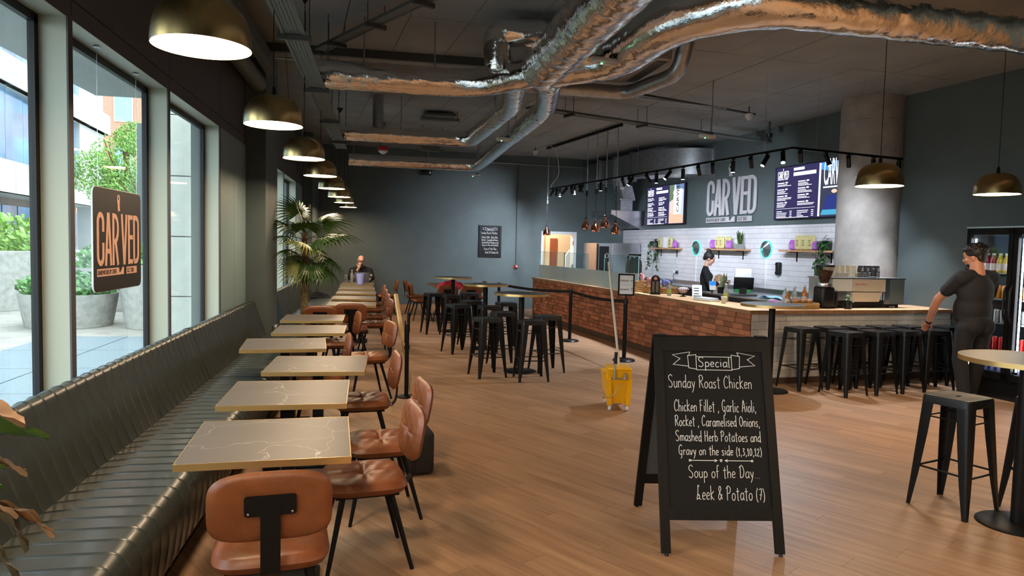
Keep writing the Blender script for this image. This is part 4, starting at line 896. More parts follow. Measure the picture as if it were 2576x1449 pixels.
# ---- glass screen
gs = thing('glass_screen', 'clear and frosted glass screen along the far half of the counter', 'glass screen', FUV)
for v0, v1_, z1 in ((14.42, 16.02, 1.57), (13.10, 14.40, 1.565), (10.90, 12.30, 1.56)):
    m = MB(); m.box(5.575, 5.587, v0, v1_, .952, z1); m.build('pane', M['cglass'], gs, smooth=0)
    m = MB(); m.box(5.573, 5.589, v0, v1_, z1, z1+.006); m.box(5.573, 5.589, v0-.004, v0, .95, z1); m.box(5.573, 5.589, v1_, v1_+.004, .95, z1); m.build('polished_edge', mat('glass_edge', (.35, .62, .60), .2, alpha=.7) if 'glass_edge' not in bpy.data.materials else bpy.data.materials['glass_edge'], gs, smooth=0)
for v0, v1_ in ((14.42, 16.02), (12.32, 14.40), (10.90, 12.30)): m = MB(); m.box(5.566, 5.572, v0, v1_, .952, 1.26); m.build('frosted_pane', M['frost'], gs, smooth=0)
bx = thing('white_box', 'white box with dark V marks behind the glass screen', 'box', TU(5.95, 15.0, .95)); m = MB(); m.rbox((0, 0, .13), (.35, .8, .26), .01, 2); m.build('body', M['white'], bx, merge=True)
m = MB()
for y in (-.12, .14): m.ribbon([(y, .22), (y+.05, .02)] if y > 0 else [(y-.06, .22), (y, .02)], .012, 0, .002, M=Matrix.Translation((-.1765, 0, 0)) @ Matrix(((0, 0, -1, 0), (-1, 0, 0, 0), (0, 1, 0, 0), (0, 0, 0, 1))))
m.build('mark', M['blackp'], bx, smooth=0)
# ---- oven and gantry
ov = thing('combi_oven', 'stainless combi oven with glass door in the back corner', 'oven', FUV)
m = MB(); m.box(7.92, 8.70, 16.92, 17.85, .9, 1.83); m.build('body', M['steel'], ov, smooth=0); m = MB(); m.box(7.45, 7.92, 16.95, 17.85, .9, 1.82); m.build('door_side', M['steel'], ov, smooth=0)
m = MB(); m.box(7.53, 7.80, 16.935, 16.95, .98, 1.74); m.build('glass_door', M['blackp'], ov, smooth=0); m = MB(); m.box(7.46, 7.50, 16.92, 16.95, .95, 1.80); m.build('control_strip', M['blackp'], ov, smooth=0); m = MB(); m.cyl((7.87, 16.90, 1.0), (7.87, 16.90, 1.7), .012, None, 8); m.build('handle', M['steel'], ov)
m = MB(); m.box(7.45, 8.70, 16.95, 17.85, 0, .9); m.build('stand', M['steel'], ov, smooth=0)
ga = thing('heat_gantry', 'black tubular gantry with two dome heaters behind the glass', 'heater', TU(6.25, 12.45, .95)); m = MB(); m.tube(densify([(0, .22, 0), (0, .22, .62), (0, -.30, .62)], .05, .1), .018, 10); m.build('frame', M['black'], ga)
for y in (.08, -.16): m = MB(); m.lathe([(.105, .16), (.105, .36), (.09, .44), (.05, .50), (.02, .53)], 22, T(0, y, .06)); m.build('dome', M['dgrey'], ga, smooth=50)
m = MB(); m.box(-.2, .2, -.32, .24, 0, .2); m.build('base', M['steel'], ga, smooth=0)
# ---- small things on the counter
M['wicker'] = mat('woven_seagrass', (0.42, 0.24, 0.09), 0.8, noise=0.3, nscale=40, bump=0.6, bscale=70)
def basket(label, M_, w, d, h):
    t = thing('wicker_basket', label, 'basket', M_, 'wicker baskets on the counter'); m = MB(); n = int(h/.016)
    for k in range(n): m.tube([(x, y, .008+k*.016) for x, y in rrect(w+.012*(k % 2), d+.012*(k % 2), .02, 3)], .0095, 6, closed=True)
    m.build('weave', M['wicker'], t); m = MB(); m.box(-w/2, w/2, -d/2, d/2, 0, .01); m.build('bottom', M['wicker'], t, smooth=0)
    m = MB(); m.ell((-w/2-.008, 0, h*.72), (.006, .022, .014), 10, 6); m.build('handle_hole', M['joint'], t); return t
basket('tall square wicker basket of red crisp packets beside the framed sign', TU(5.66, 11.02, CT), .24, .24, .20); basket('middle wicker basket of red crisp packets', TU(5.72, 10.66, CT), .22, .22, .15); basket('low wicker basket of blue crisp packets', TU(5.98, 10.62, CT), .30, .24, .12)
M['redp'] = mat('red_foil_packet', (0.60, 0.02, 0.05), 0.25, noise=0.5, nscale=18, c2=(.85, .5, .5)); M['bluep'] = mat('blue_foil_packet', (0.03, 0.05, 0.35), 0.25, noise=.4, nscale=18, c2=(.4, .45, .7)); M['purp'] = mat('purple_packet', (.42, .12, .55), .4); M['kraft'] = mat('pale_kraft_pouch', (.62, .55, .26), .55, noise=.08, nscale=20)
pk0 = {}
def packet(label, M_, c, w=.13, h=.18, grp='crisp packets in the baskets'):
    key = (c, w)
    if key not in pk0:
        t = thing('crisp_packet', label, 'packet', M_, grp); m = MB(); cushion(m, w, h, .05, n=3.5, rings=6, seg=24, groove=False, M_=T(0, 0, h/2) @ Matrix.Rotation(R(90), 4, 'X')); m.build('pouch', M[c], t, merge=True); m = MB(); m.box(-w/2, w/2, -.002, .002, h-.012, h+.006); m.build('crimp', M[c], t, smooth=0); pk0[key] = t
    else: t = dup(pk0[key], M_, label, grp)
    return t
rr = random.Random(4)
for k in range(7): packet('red crisp packet in the tall basket', TU(5.66+rr.uniform(-.06, .06), 11.02+rr.uniform(-.08, .08), CT+.10+rr.uniform(0, .05), rr.uniform(-2, 2)) @ T(rx=rr.uniform(-.5, .5)), 'redp', grp='red packets in the tall basket')
for k in range(5): packet('red crisp packet in the middle basket', TU(5.72+rr.uniform(-.05, .05), 10.66+rr.uniform(-.07, .07), CT+.06+rr.uniform(0, .05), rr.uniform(-2, 2)) @ T(rx=rr.uniform(-.5, .5)), 'redp', grp='red packets in the middle basket')
for k in range(5): packet('blue crisp packet in the low basket', TU(5.98+rr.uniform(-.08, .08), 10.62+rr.uniform(-.08, .08), CT+.05+rr.uniform(0, .03), rr.uniform(-2, 2)) @ T(rx=rr.uniform(-.6, .6)), 'bluep', grp='blue packets in the low basket')
tm = thing('menu_card', 'black round-topped menu card with red logo by the crisp baskets', 'menu', TU(5.62, 10.36, CT, R(-18))); prof = [(-.075, 0), (.075, 0), (.075, .24)]+arc(0, .24, .075, 0, 180, 10)[1:-1]+[(-.075, .24)]
XZ = Matrix(((1, 0, 0, 0), (0, 0, -1, 0), (0, 1, 0, 0), (0, 0, 0, 1)))      # local xy -> world xz, facing -y
m = MB(); m.prism(prof, -.004, .004, XZ); m.build('card', M['blackp'], tm, smooth=0); m = MB(); m.prism(arc(0, .262, .028, 0, 360, 12)[:-1], .0045, .006, XZ); m.build('logo', M['redp'], tm, smooth=0)
for r in range(9):
    for cx in (-.032, .032): m = MB(); m.prism([(cx-.022, .20-r*.02), (cx+.018, .20-r*.02), (cx+.018, .206-r*.02), (cx-.022, .206-r*.02)], .0045, .0055, XZ); m.build('text_line', M['offw'], tm, smooth=0)
m = MB(); m.rbox((0, 0, .01), (.17, .09, .02), .006, 2); m.build('stand', M['blackp'], tm, merge=True)
def bottle(label, M_, r, h, glassm, liquid=None, capc='white', name='bottle', group=None, label_c=None, neck=.4):
    t = thing(name, label, 'bottle', M_, group); m = MB(); rn = r*neck; m.lathe([(0, 0), (r*.92, 0), (r, h*.03), (r, h*.58), (r*.8, h*.70), (rn, h*.80), (rn, h*.93), (0, h*.93)], 18); m.build('body', M[glassm], t, smooth=40)
    m = MB(); m.lathe([(rn*1.15, h*.92), (rn*1.15, h), (0, h)], 14); m.build('cap', M[capc], t)
    if label_c: m = MB(); m.lathe([(r*1.01, h*.15), (r*1.01, h*.48)], 18, caps=False); m.build('label', M[label_c], t)
    return t
M['clearp'] = mat('clear_plastic', (.80, .84, .80), .15, trans=.6, ior=1.3); M['glabel'] = mat('green_label', (.35, .45, .10), .6); M['amber'] = mat('amber_syrup', (.45, .16, .03), .15); M['pinkl'] = mat('pale_pink_label', (.80, .62, .68), .6)
bottle('clear sanitiser bottle with a white pump on the counter', TU(5.72, 10.08, CT), .035, .22, 'clearp', label_c='glabel'); bottle('tall clear bottle with green label in the middle of the counter', TU(5.95, 8.86, CT), .037, .27, 'clearp', label_c='glabel')
for k, (u, v, h, c, lb) in enumerate(((6.62, 8.02, .30, 'amber', 'amber syrup bottle beside the coffee grinder'), (6.52, 8.10, .28, 'clearp', 'clear syrup bottle left of the amber one'), (6.46, 8.22, .25, 'clearp', 'short clear bottle at the back of the syrups'), (6.40, 8.08, .22, 'amber', 'small amber bottle at the left of the syrups'))): bottle(lb, TU(u, v, CT), .036, h, c, capc='steel', group='syrup bottles by the grinder', label_c='offw')
bo = thing('wire_bowl', 'wire bowl on a small foot with pink sachets', 'bowl', TU(5.88, 9.92, CT)); m = MB()
for k in range(18): a = 2*pi*k/18; m.tube([(.05*cos(a), .05*sin(a), .045), (.075*cos(a), .075*sin(a), .07), (.105*cos(a), .105*sin(a), .13)], .003, 5)
m.tube([(.105*cos(a), .105*sin(a), .13) for a in [2*pi*k/24 for k in range(24)]], .004, 6, closed=True); m.tube([(.05*cos(a), .05*sin(a), .045) for a in [2*pi*k/24 for k in range(24)]], .004, 6, closed=True); m.lathe([(.045, 0), (.05, .008), (.01, .02), (.01, .045)], 16); m.build('wire', M['black'], bo)
m = MB(); m.lathe([(0, .05), (.05, .052), (.095, .12), (.06, .14), (0, .15)], 16); m.build('sachets', M['pinkl'], bo)
ts = thing('card_stand', 'tilted white sign card beside the wire bowl', 'sign', TU(5.98, 9.68, CT, R(-25))); m = MB(); m.prism(rrect(.15, .21, .01), -.003, .003, T(0, 0, .10) @ Matrix.Rotation(R(65), 4, 'X')); m.build('card', M['white'], ts, smooth=0); m = MB(); m.rbox((0, .05, .02), (.13, .18, .03), .01, 2); m.build('base', M['blackp'], ts, merge=True)
for z in (.04, .0, -.05): m = MB(); m.prism([(-.05, z), (.03, z), (.03, z+.012), (-.05, z+.012)], .0035, .0045, T(0, 0, .10) @ Matrix.Rotation(R(65), 4, 'X')); m.build('print', M['blackp'], ts, smooth=0)
cr_ = thing('card_reader', 'blue and white card reader on a stalk', 'card reader', TU(6.46, 10.0, 1.0, R(-20))); m = MB(); m.prism(rrect(.10, .15, .012), -.008, .008, T(0, 0, .12) @ Matrix.Rotation(R(70), 4, 'X')); m.build('body', M['white'], cr_, smooth=0); m = MB(); m.prism(rrect(.096, .07, .01, cy=.038), .0085, .0095, T(0, 0, .12) @ Matrix.Rotation(R(70), 4, 'X')); m.build('screen', emis('blue_screen', (.02, .12, .75), 1.1), cr_, smooth=0); m = MB(); m.cyl((0, .02, 0), (0, .02, .1), .012, None, 8); m.build('stalk', M['blackp'], cr_)
tl = thing('till', 'black touchscreen till turned away from us', 'till', TU(6.72, 9.55, 1.0, R(150))); m = MB(); m.rbox((0, 0, .20), (.30, .03, .20), .01, 2, Matrix.Rotation(R(-20), 4, 'X')); m.build('screen', M['blackp'], tl, merge=True); m = MB(); m.box(-.05, .05, -.12, .06, 0, .12); m.build('foot', M['blackp'], tl, smooth=0); m = MB(); m.rbox((0, 0, -.0), (.4, .38, .02), .006, 2, T(0, 0, .012)); m.build('drawer', M['stn'], tl, merge=True)
pb = thing('paper_bag', 'flat white paper bags lying at the counter edge', 'paper bag', TU(5.78, 9.10, CT, R(10)))
m = MB(); m.rbox((0, 0, .012), (.20, .36, .022), .008, 2); m.build('bag', M['offw'], pb, merge=True); m = MB(); m.rbox((.02, .03, .034), (.19, .33, .018), .007, 2); m.build('bag', M['white'], pb, merge=True)
M['cupk'] = mat('kraft_cup', (.60, .52, .38), .6); M['cupb'] = mat('black_cup', (.02, .02, .025), .5); M['cupw'] = mat('white_paper', (.80, .80, .78), .5)
def cup(t, c, z, up=True, r=.040, h=.095):
    s_ = 1 if up else -1; z0 = z if up else z+h; m = MB(); m.lathe([(0, z0), (r*.72, z0), (r, z0+s_*h), (r*.96, z0+s_*h)], 18, caps=False); o = m.build('cup', M[c], t, smooth=40); m = MB(); m.tube([(r*cos(a), r*sin(a), z0+s_*h) for a in [2*pi*k/18 for k in range(18)]], .003, 5, closed=True); m.build('rim', M['cupw'], o); return o
cu = thing('paper_cup', 'single kraft paper cup on the counter', 'cup', TU(5.72, 8.56, CT)); cup(cu, 'cupk', 0)
gb = thing('recycling_box', 'upright green box with white panel on the back counter', 'box', TU(8.25, 11.75, .90, R(-30))); M['greenb'] = mat('green_card', (.02, .25, .06), .5); m = MB(); m.rbox((0, 0, .14), (.30, .2, .28), .006, 2); m.build('lower', M['greenb'], gb, merge=True); m = MB(); m.rbox((0, 0, .37), (.30, .2, .18), .006, 2); m.build('upper', M['white'], gb, merge=True)
for k, (x, w) in enumerate(((-.10, .05), (0.0, .06), (.10, .07))): m = MB(); m.box(x-w/2, x+w/2, -.102, -.1, .17, .20); m.build('print', M['offw'], gb, smooth=0)
jb = thing('paper_bin', 'brown cardboard canister behind the till', 'container', TU(7.9, 12.0, .90)); m = MB(); m.lathe([(0, 0), (.11, 0), (.11, .22), (.08, .30), (.02, .33), (0, .33)], 18); m.build('body', mat('brown_card', (.30, .17, .09), .8), jb)
tw = thing('blue_cloth', 'light blue cloths draped on the work station', 'cloth', TU(6.72, 8.75, 1.0)); m = MB(); m.grid(lambda a, b: (-.12+.24*a, -.28+.55*b, .012+.02*abs(sin(a*7+b*3))+.012*sin(b*11)), 14, 24); m.grid(lambda a, b: (-.12+.24*a, -.28+.55*b, .001), 14, 24); m.build('cloth', mat('blue_cloth', (.30, .55, .75), .9), tw, fixn=False)
for k, (u, v, c, lb) in enumerate(((6.42, 8.36, 'kraft', 'folded pale coffee pouch lying by the wicker tray'), (6.32, 8.22, 'purp', 'purple coffee packet lying by the wicker tray'))):
    t = thing('coffee_packet', lb, 'packet', TU(u, v, CT, R(20))); m = MB(); m.rbox((0, 0, .035), (.12, .18, .06), .02, 3, T(rx=R(12))); m.build('pouch', M[c], t, merge=True)
basket('long wicker tray of pastries at the corner of the counter', TU(6.42, 7.80, CT), .34, .22, .09)
for k in range(6):
    t = thing('wrapped_pastry', 'wrapped pastry in the long wicker tray', 'pastry', TU(6.30+.05*k, 7.80+.03*(k % 2), CT+.085), 'pastries in the wicker tray'); m = MB(); m.ell((0, 0, .015), (.035, .05, .03), 10, 7); m.build('bun', mat('pastry', (.55, .28, .14), .5) if k == 0 else bpy.data.materials['pastry'], t)
# ---- grinder, mug plant, coffee machine
gr = thing('coffee_grinder', 'black coffee grinder with a cone hopper full of beans', 'grinder', TU(6.80, 7.86, CT)); m = MB(); m.rbox((0, 0, .15), (.20, .20, .28), .03, 3); m.build('body', M['blackp'], gr, merge=True); m = MB(); m.lathe([(.0, .29), (.10, .29), (.105, .31), (.10, .335), (0, .335)], 26); m.build('collar', M['steel'], gr)
M['smoke'] = glass_mat('smoked_plastic', (.75, .72, .70), .06); m = MB(); m.lathe([(.05, .335), (.06, .36), (.115, .52), (.118, .56)], 28, caps=False); m.build('hopper', M['smoke'], gr); m = MB(); m.lathe([(0, .345), (.05, .345), (.058, .365), (.105, .50), (0, .515)], 24); m.build('beans', mat('coffee_beans', (.09, .035, .018), .5, bump=.8, bscale=90), gr); m = MB(); m.lathe([(0, .556), (.122, .556), (.122, .58), (0, .58)], 28); m.build('lid', M['blackp'], gr)
m = MB(); m.rbox((.13, .0, .12), (.09, .16, .24), .03, 3); m.build('side_body', M['blackp'], gr, merge=True)
cm = thing('espresso_machine', 'cream and steel espresso machine at the corner of the counter', 'coffee machine', TU(0, 0, 0)); cm.matrix_world = FUV
M['creamp'] = mat('cream_panel', (.60, .52, .42), .35); f = 7.84; M['slate'] = mat('slate_panel', (.09, .115, .12), .4)
m = MB(); m.box(6.92, 8.12, f+.03, 8.30, 1.02, 1.345); m.build('chassis', M['steel'], cm, smooth=0); m = MB(); m.box(6.96, 8.06, f+.02, 8.28, .97, 1.05); m.build('drip_base', M['black'], cm, smooth=0)
m = MB(); m.box(6.92, 7.245, f, f+.03, 1.18, 1.345); m.build('white_panel', M['white'], cm, smooth=0); m = MB(); m.box(7.25, 7.80, f-.012, f+.03, 1.175, 1.345); up_ = m.build('upper_panel', M['creamp'], cm, smooth=0)
m = MB(); P_ = [(7.25, 1.165), (7.745, 1.165), (7.70, 1.035), (7.25, 1.035)]; m.add([(p[0], f-.012, p[1]) for p in P_]+[(p[0], f+.03, p[1]) for p in P_], [(0, 1, 2, 3), (7, 6, 5, 4)]+[(i, (i+1) % 4, 4+(i+1) % 4, 4+i) for i in range(4)]); m.build('lower_panel', M['creamp'], cm, smooth=0)
m = MB(); m.box(7.90, 8.13, f-.01, 8.30, 1.0, 1.352); m.build('end_panel', M['slate'], cm, smooth=0); m = MB(); m.box(6.90, 8.15, f-.01, 8.32, 1.345, 1.362); m.build('cup_tray', M['steel'], cm, smooth=0); m = MB(); m.box(7.80, 7.90, f-.0, f+.02, 1.0, 1.345); m.build('steel_strip', M['steel'], cm, smooth=0)
for u in (7.0, 7.92, 8.08):
    m = MB(); m.cyl((u, f+.06, .95), (u, f+.06, 1.0), .02, None, 8); m.build('foot', M['black'], cm)
def text_mesh(s, size, mt, parent, M_, name='lettering', ext=.001, align='LEFT', bold=0.0, xs=1.0, sp=1.0):
    cu_ = bpy.data.curves.new('text', 'FONT'); cu_.body = s; cu_.size = size; cu_.extrude = ext; cu_.align_x = align; cu_.offset = bold; cu_.space_character = sp; cu_.resolution_u = 3
    ob = bpy.data.objects.new('text', cu_); col.objects.link(ob); dg = bpy.context.evaluated_depsgraph_get(); me = bpy.data.meshes.new_from_object(ob.evaluated_get(dg)); bpy.data.objects.remove(ob); bpy.data.curves.remove(cu_)
    me.materials.clear(); me.materials.append(mt); o = bpy.data.objects.new(name, me); col.objects.link(o)
    if parent: o.parent = parent
    o.matrix_local = M_ @ Matrix.Diagonal((xs, 1, 1, 1)); return o
text_mesh('LA MARZOCCO', .030, M['redp'], up_, T(7.28, f-.0135, 1.265) @ Matrix.Rotation(R(90), 4, 'X'), bold=.001)
mp = thing('mug_plant', 'small variegated plant in a black mug on the counter', 'plant', TU(7.06, 7.70, CT)); m = MB(); m.lathe([(0, 0), (.042, 0), (.045, .01), (.045, .105), (.04, .105), (.04, .09), (0, .09)], 20); m.build('mug', M['blackp'], mp); m = MB(); m.tube(arc(-.045, .055, .03, 90, 270, 8) and [(-.045-.03*sin(a), 0, .055+.03*cos(a)) for a in [pi*k/8 for k in range(9)]], .006, 6); m.build('handle', M['blackp'], mp)
M['varieg'] = mat('variegated_leaf', (.05, .16, .05), .4, noise=.3, nscale=25, c2=(.55, .62, .40)); lr = random.Random(9)
def leaf_mesh(L_, W_, fold=.15, droop=.3, mt=None, nm='leaf', n=7):
    mb = MB()
    def fn(a, b):
        w = W_*sin(pi*min(1, b*.96+.02))**.8*(1-.25*b); x = (a-.5)*2*w/2; return (x, L_*b, -droop*L_*b*b+abs(x)*fold)
    mb.grid(fn, 4, n); return mb.mesh(nm, mt, 60)
lm = leaf_mesh(.06, .032, .2, .3, M['varieg'])
for k in range(26): o = bpy.data.objects.new('leaf', lm); col.objects.link(o); o.parent = mp; h = .10+.09*lr.random(); a = lr.uniform(0, 2*pi); o.matrix_local = T(lr.uniform(-.02, .02), lr.uniform(-.02, .02), h, a, R(lr.uniform(-10, 55)))
# cups stacked on the machine
ix = 0
for k in range(10):
    blk = k > 5; u = 6.99+.094*k+(0.02 if blk else 0); v = 8.06; lb = ('black' if blk else 'kraft')+' paper cups stacked upside down on the machine, '+['first', 'second', 'third', 'fourth', 'fifth', 'sixth'][k if not blk else k-6]+(' black' if blk else ' kraft')+' stack from the left'
    t = thing('cup_stack', lb, 'cups', TU(u, v, 1.362), 'stacks of paper cups on the coffee machine')
    for q in range(5): cup(t, 'cupb' if blk else 'cupk', .016*q, False, .045, .10)
    if blk: m = MB(); m.box(-.016, .016, -.046, -.040, .085, .135, T(0, 0, .0)); m.build('print', M['offw'], t, smooth=0)
for k, (u, blk) in enumerate(((7.33, 0), (7.70, 1))):
    t = thing('cup_stack', 'short %s paper cup stack in front of the others' % ('black' if blk else 'kraft'), 'cups', TU(u, 7.95, 1.362), 'stacks of paper cups on the coffee machine')
    for q in range(2): cup(t, 'cupb' if blk else 'cupk', .016*q, False, .045, .10)
# ---- shelves on the tiled wall
M['shelfw'] = mat('shelf_oak', (.48, .27, .14), .5, noise=.2, nscale=8, stretch=(3, .5, 3))
pouch0 = None
def pouch(label, u, v, z, c, w=.17, h=.25, g='coffee pouches on the wall shelves'):
    t = thing('coffee_pouch', label, 'packet', TU(u, v, z, R(-90)), g); m = MB(); cushion(m, w, h, .07, n=5, rings=6, seg=28, groove=False, M_=T(0, 0, h/2) @ Matrix.Rotation(R(90), 4, 'X')); m.build('pouch', M[c], t, merge=True)
    m = MB(); m.box(-w/2+.005, w/2-.005, -.004, .004, h-.02, h+.012); m.build('seal', M[c], t, smooth=0)
    if c == 'kraft':
        for r, s_ in enumerate(('NOT', 'A B', 'TRO')): text_mesh(s_, .034, M['blackp'], t, T(0, -.036, h*.62-.04*r) @ Matrix.Rotation(R(90), 4, 'X'), 'print', align='CENTER', ext=.0015)
    else: m = MB(); m.box(-w*.3, w*.3, -.037, -.034, h*.3, h*.36); m.box(-w*.3, w*.3, -.037, -.034, h*.5, h*.55); m.build('print', M['offw'], t, smooth=0)
    return t
SH = [(14.83, 16.10), (12.20, 13.57), (9.70, 11.07)]
for k, (a, b) in enumerate(SH):
    s_ = thing('wall_shelf', ['oak wall shelf nearest the ovens, with trailing plant', 'oak wall shelf above the barista', 'oak wall shelf beside the concrete column'][k], 'shelf', FUV, 'oak shelves on the tiled wall'); m = MB(); m.box(8.52, 8.735, a, b, 1.70, 1.735); m.build('board', M['shelfw'], s_, smooth=0)
    for v in (a+.25, b-.25): m = MB(); m.box(8.56, 8.735, v-.012, v+.012, 1.688, 1.70); m.box(8.722, 8.735, v-.012, v+.012, 1.52, 1.70); m.build('bracket', M['black'], s_, smooth=0)
pouch('pale pouch at the left of the shelf nearest the ovens', 8.63, 15.72, 1.735, 'kraft'); pouch('pale pouch in the middle of the shelf nearest the ovens', 8.63, 15.22, 1.735, 'kraft'); pouch('purple packet on the shelf nearest the ovens', 8.60, 14.98, 1.735, 'purp', .16, .16)
t = thing('white_carton', 'plain white carton on the shelf nearest the ovens', 'carton', TU(8.62, 15.46, 1.735, R(-90))); m = MB(); m.rbox((0, 0, .125), (.16, .10, .25), .005, 2); m.build('carton', M['white'], t, merge=True)
pouch('purple packet at the left end of the shelf above the barista', 8.63, 13.42, 1.735, 'purp', .16, .18); pouch('leftmost pale pouch above the barista', 8.63, 13.22, 1.735, 'kraft'); pouch('second pale pouch above the barista', 8.61, 13.04, 1.735, 'kraft'); pouch('third pale pouch above the barista', 8.63, 12.84, 1.735, 'kraft'); pouch('purple packet in front of the third pale pouch', 8.57, 12.72, 1.735, 'purp', .16, .16)
pouch('purple packet at the left of the shelf beside the column', 8.63, 10.83, 1.735, 'purp', .15, .17); pouch('leftmost pale pouch beside the column', 8.63, 10.67, 1.735, 'kraft'); pouch('middle pale pouch beside the column', 8.62, 10.50, 1.735, 'kraft'); pouch('right pale pouch beside the column', 8.61, 10.32, 1.735, 'kraft'); pouch('purple packet tucked behind the trailing plant', 8.57, 10.16, 1.735, 'purp', .15, .14)
# ---- wall things: conical disc lamps, soap, sockets
for k, v in enumerate((14.22, 11.70)):
    t = thing('disc_lamp', ['round fan-like wall lamp with teal rim, left of the barista', 'round fan-like wall lamp with teal rim, right of the barista'][k], 'lamp', TU(8.735, v, 1.74, R(-90)), 'teal-rimmed round wall lamps')
    m = MB(); m.lathe([(.160, 0), (.172, .0), (.172, .03), (.162, .034)], 36, Matrix.Rotation(R(90), 4, 'X'), caps=False); m.build('rim', emis('teal_glow', (.10, .70, .62), .8) if k == 0 else bpy.data.materials['teal_glow'], t)
    for q in range(24):
        a0, a1 = 2*pi*q/24, 2*pi*(q+1)/24; m = MB(Matrix.Rotation(R(90), 4, 'X')); m.add([(.155*cos(a0), .155*sin(a0), .030), (.160*cos(a1), .160*sin(a1), .030+.008), (.02*cos(a1), .02*sin(a1), .115), (.02*cos(a0), .02*sin(a0), .110)], [(0, 1, 2, 3)]); m.build('blade', M['dgrey'] if q % 3 else M['steel'], t, smooth=0, fixn=False)
    m = MB(); m.lathe([(0, .125), (.02, .12), (.025, .105)], 16, Matrix.Rotation(R(90), 4, 'X')); m.build('hub', bpy.data.materials['teal_glow'], t); m = MB(); m.box(-.012, .012, -.012, 0, -.85, -.17); m.build('cable_trunking', M['white'], t, smooth=0)
so = thing('soap_dispenser', 'black wall soap dispenser on the white tiles', 'dispenser', TU(8.735, 11.27, 1.38, R(-90))); m = MB(); m.rbox((0, -.05, 0), (.11, .10, .24), .03, 4); m.build('body', M['blackp'], so, merge=True); m = MB(); m.box(-.05, -.02, -.102, -.098, -.06, .06); m.build('window', M['offw'], so, smooth=0)
for k, (v, lb) in enumerate(((15.05, 'metal double socket with plugs left of the barista'), (13.78, 'white socket box behind the barista'))):
    t = thing('wall_socket', lb, 'socket', TU(8.735, v, 1.16, R(-90))); m = MB(); m.rbox((0, -.012, 0), (.15, .024, .09), .006, 2); m.build('plate', M['steel'] if k == 0 else M['white'], t, merge=True)
    for x in (-.04, .04): m = MB(); m.rbox((x, -.045, -.005), (.045, .05, .05), .01, 2); m.build('plug', M['white'] if (x < 0) == (k == 0) else M['blackp'], t, merge=True)
    m = MB(); m.tube(spline([(-.04, -.06, -.03), (-.05, -.07, -.12), (0, -.05, -.25)], 6), .006, 6); m.build('cord', M['blackp'], t)

# ---- drinks fridge
fr = thing('drinks_fridge', 'tall black double-door drinks fridge against the right wall', 'fridge', TU(7.98, 5.58, 0, R(0))); W_, D_, H_ = 1.20, .72, 2.05
M['fint'] = mat('dark_fridge_interior', (.10, .10, .11), .4); M['fglass'] = glass_mat('fridge_glass', (.95, .97, .97), .05)
m = MB(); m.box(.06, D_, 0, .03, .1, H_-.08); m.box(.06, D_, W_-.03, W_, .1, H_-.08); m.box(D_-.03, D_, 0, W_, .1, H_-.08); m.box(.06, D_, 0, W_, .08, .2); m.box(.06, D_, 0, W_, H_-.10, H_); m.build('cabinet', M['fint'], fr, smooth=0)
m = MB(); m.box(.03, D_, -.01, W_+.01, 0, .24); m.build('grille_base', M['blackp'], fr, smooth=0)
for q in range(7): m = MB(); m.box(.022, .03, .03, W_-.03, .05+q*.025, .062+q*.025); m.build('slat', M['black'], fr, smooth=0)
m = MB(); m.box(.0, D_+.01, -.012, W_+.012, H_-.012, H_+.004); m.build('top_trim', M['steel'], fr, smooth=0)
for k, (a, b) in enumerate(((.0, .595), (.605, 1.20))):
    d = bpy.data.objects.new('door', MB().box(0, .045, a, a+.055, .24, H_-.02).box(0, .045, b-.055, b, .24, H_-.02).box(0, .045, a, b, H_-.09, H_-.02).box(0, .045, a, b, .24, .32).mesh('door', M['black'], 0)); col.objects.link(d); d.parent = fr
    m = MB(); m.box(.018, .026, a+.05, b-.05, .3, H_-.08); m.build('glass', M['fglass'], d, smooth=0)
    y = b-.03 if k == 0 else a+.03; m = MB(); m.tube(spline([(-.002, y, .92), (-.05, y, 1.0), (-.055, y, 1.15), (-.05, y, 1.3), (-.002, y, 1.36)], 5), .012, 8); m.build('handle', M['blackp'], d)
    yl = b-.075 if k else b-.075; m = MB(); m.box(.055, .066, b-.085, b-.07, .35, H_-.14); m.build('light_strip', emis('fridge_led', (.85, .93, 1), 9.0) if k == 0 else bpy.data.materials['fridge_led'], d, smooth=0)
SZ = [.27, .57, .90, 1.19, 1.50]
for z in SZ: m = MB(); m.box(.09, D_-.05, .04, W_-.04, z-.012, z); m.build('shelf', M['steel'] if z > .3 else M['fint'], fr, smooth=0)
M['jr'] = mat('berry_juice', (.35, .02, .07), .15); M['jy'] = mat('yellow_juice', (.70, .55, .05), .15); M['jo'] = mat('orange_juice', (.75, .30, .03), .15); M['canr'] = mat('red_can', (.50, .02, .02), .25, metal=.4); M['cang'] = mat('grey_can', (.35, .37, .38), .3, metal=.6); M['wat'] = mat('blue_clear_bottle', (.35, .55, .65), .1); M['wl'] = mat('white_ring_label', (.82, .74, .78), .6)
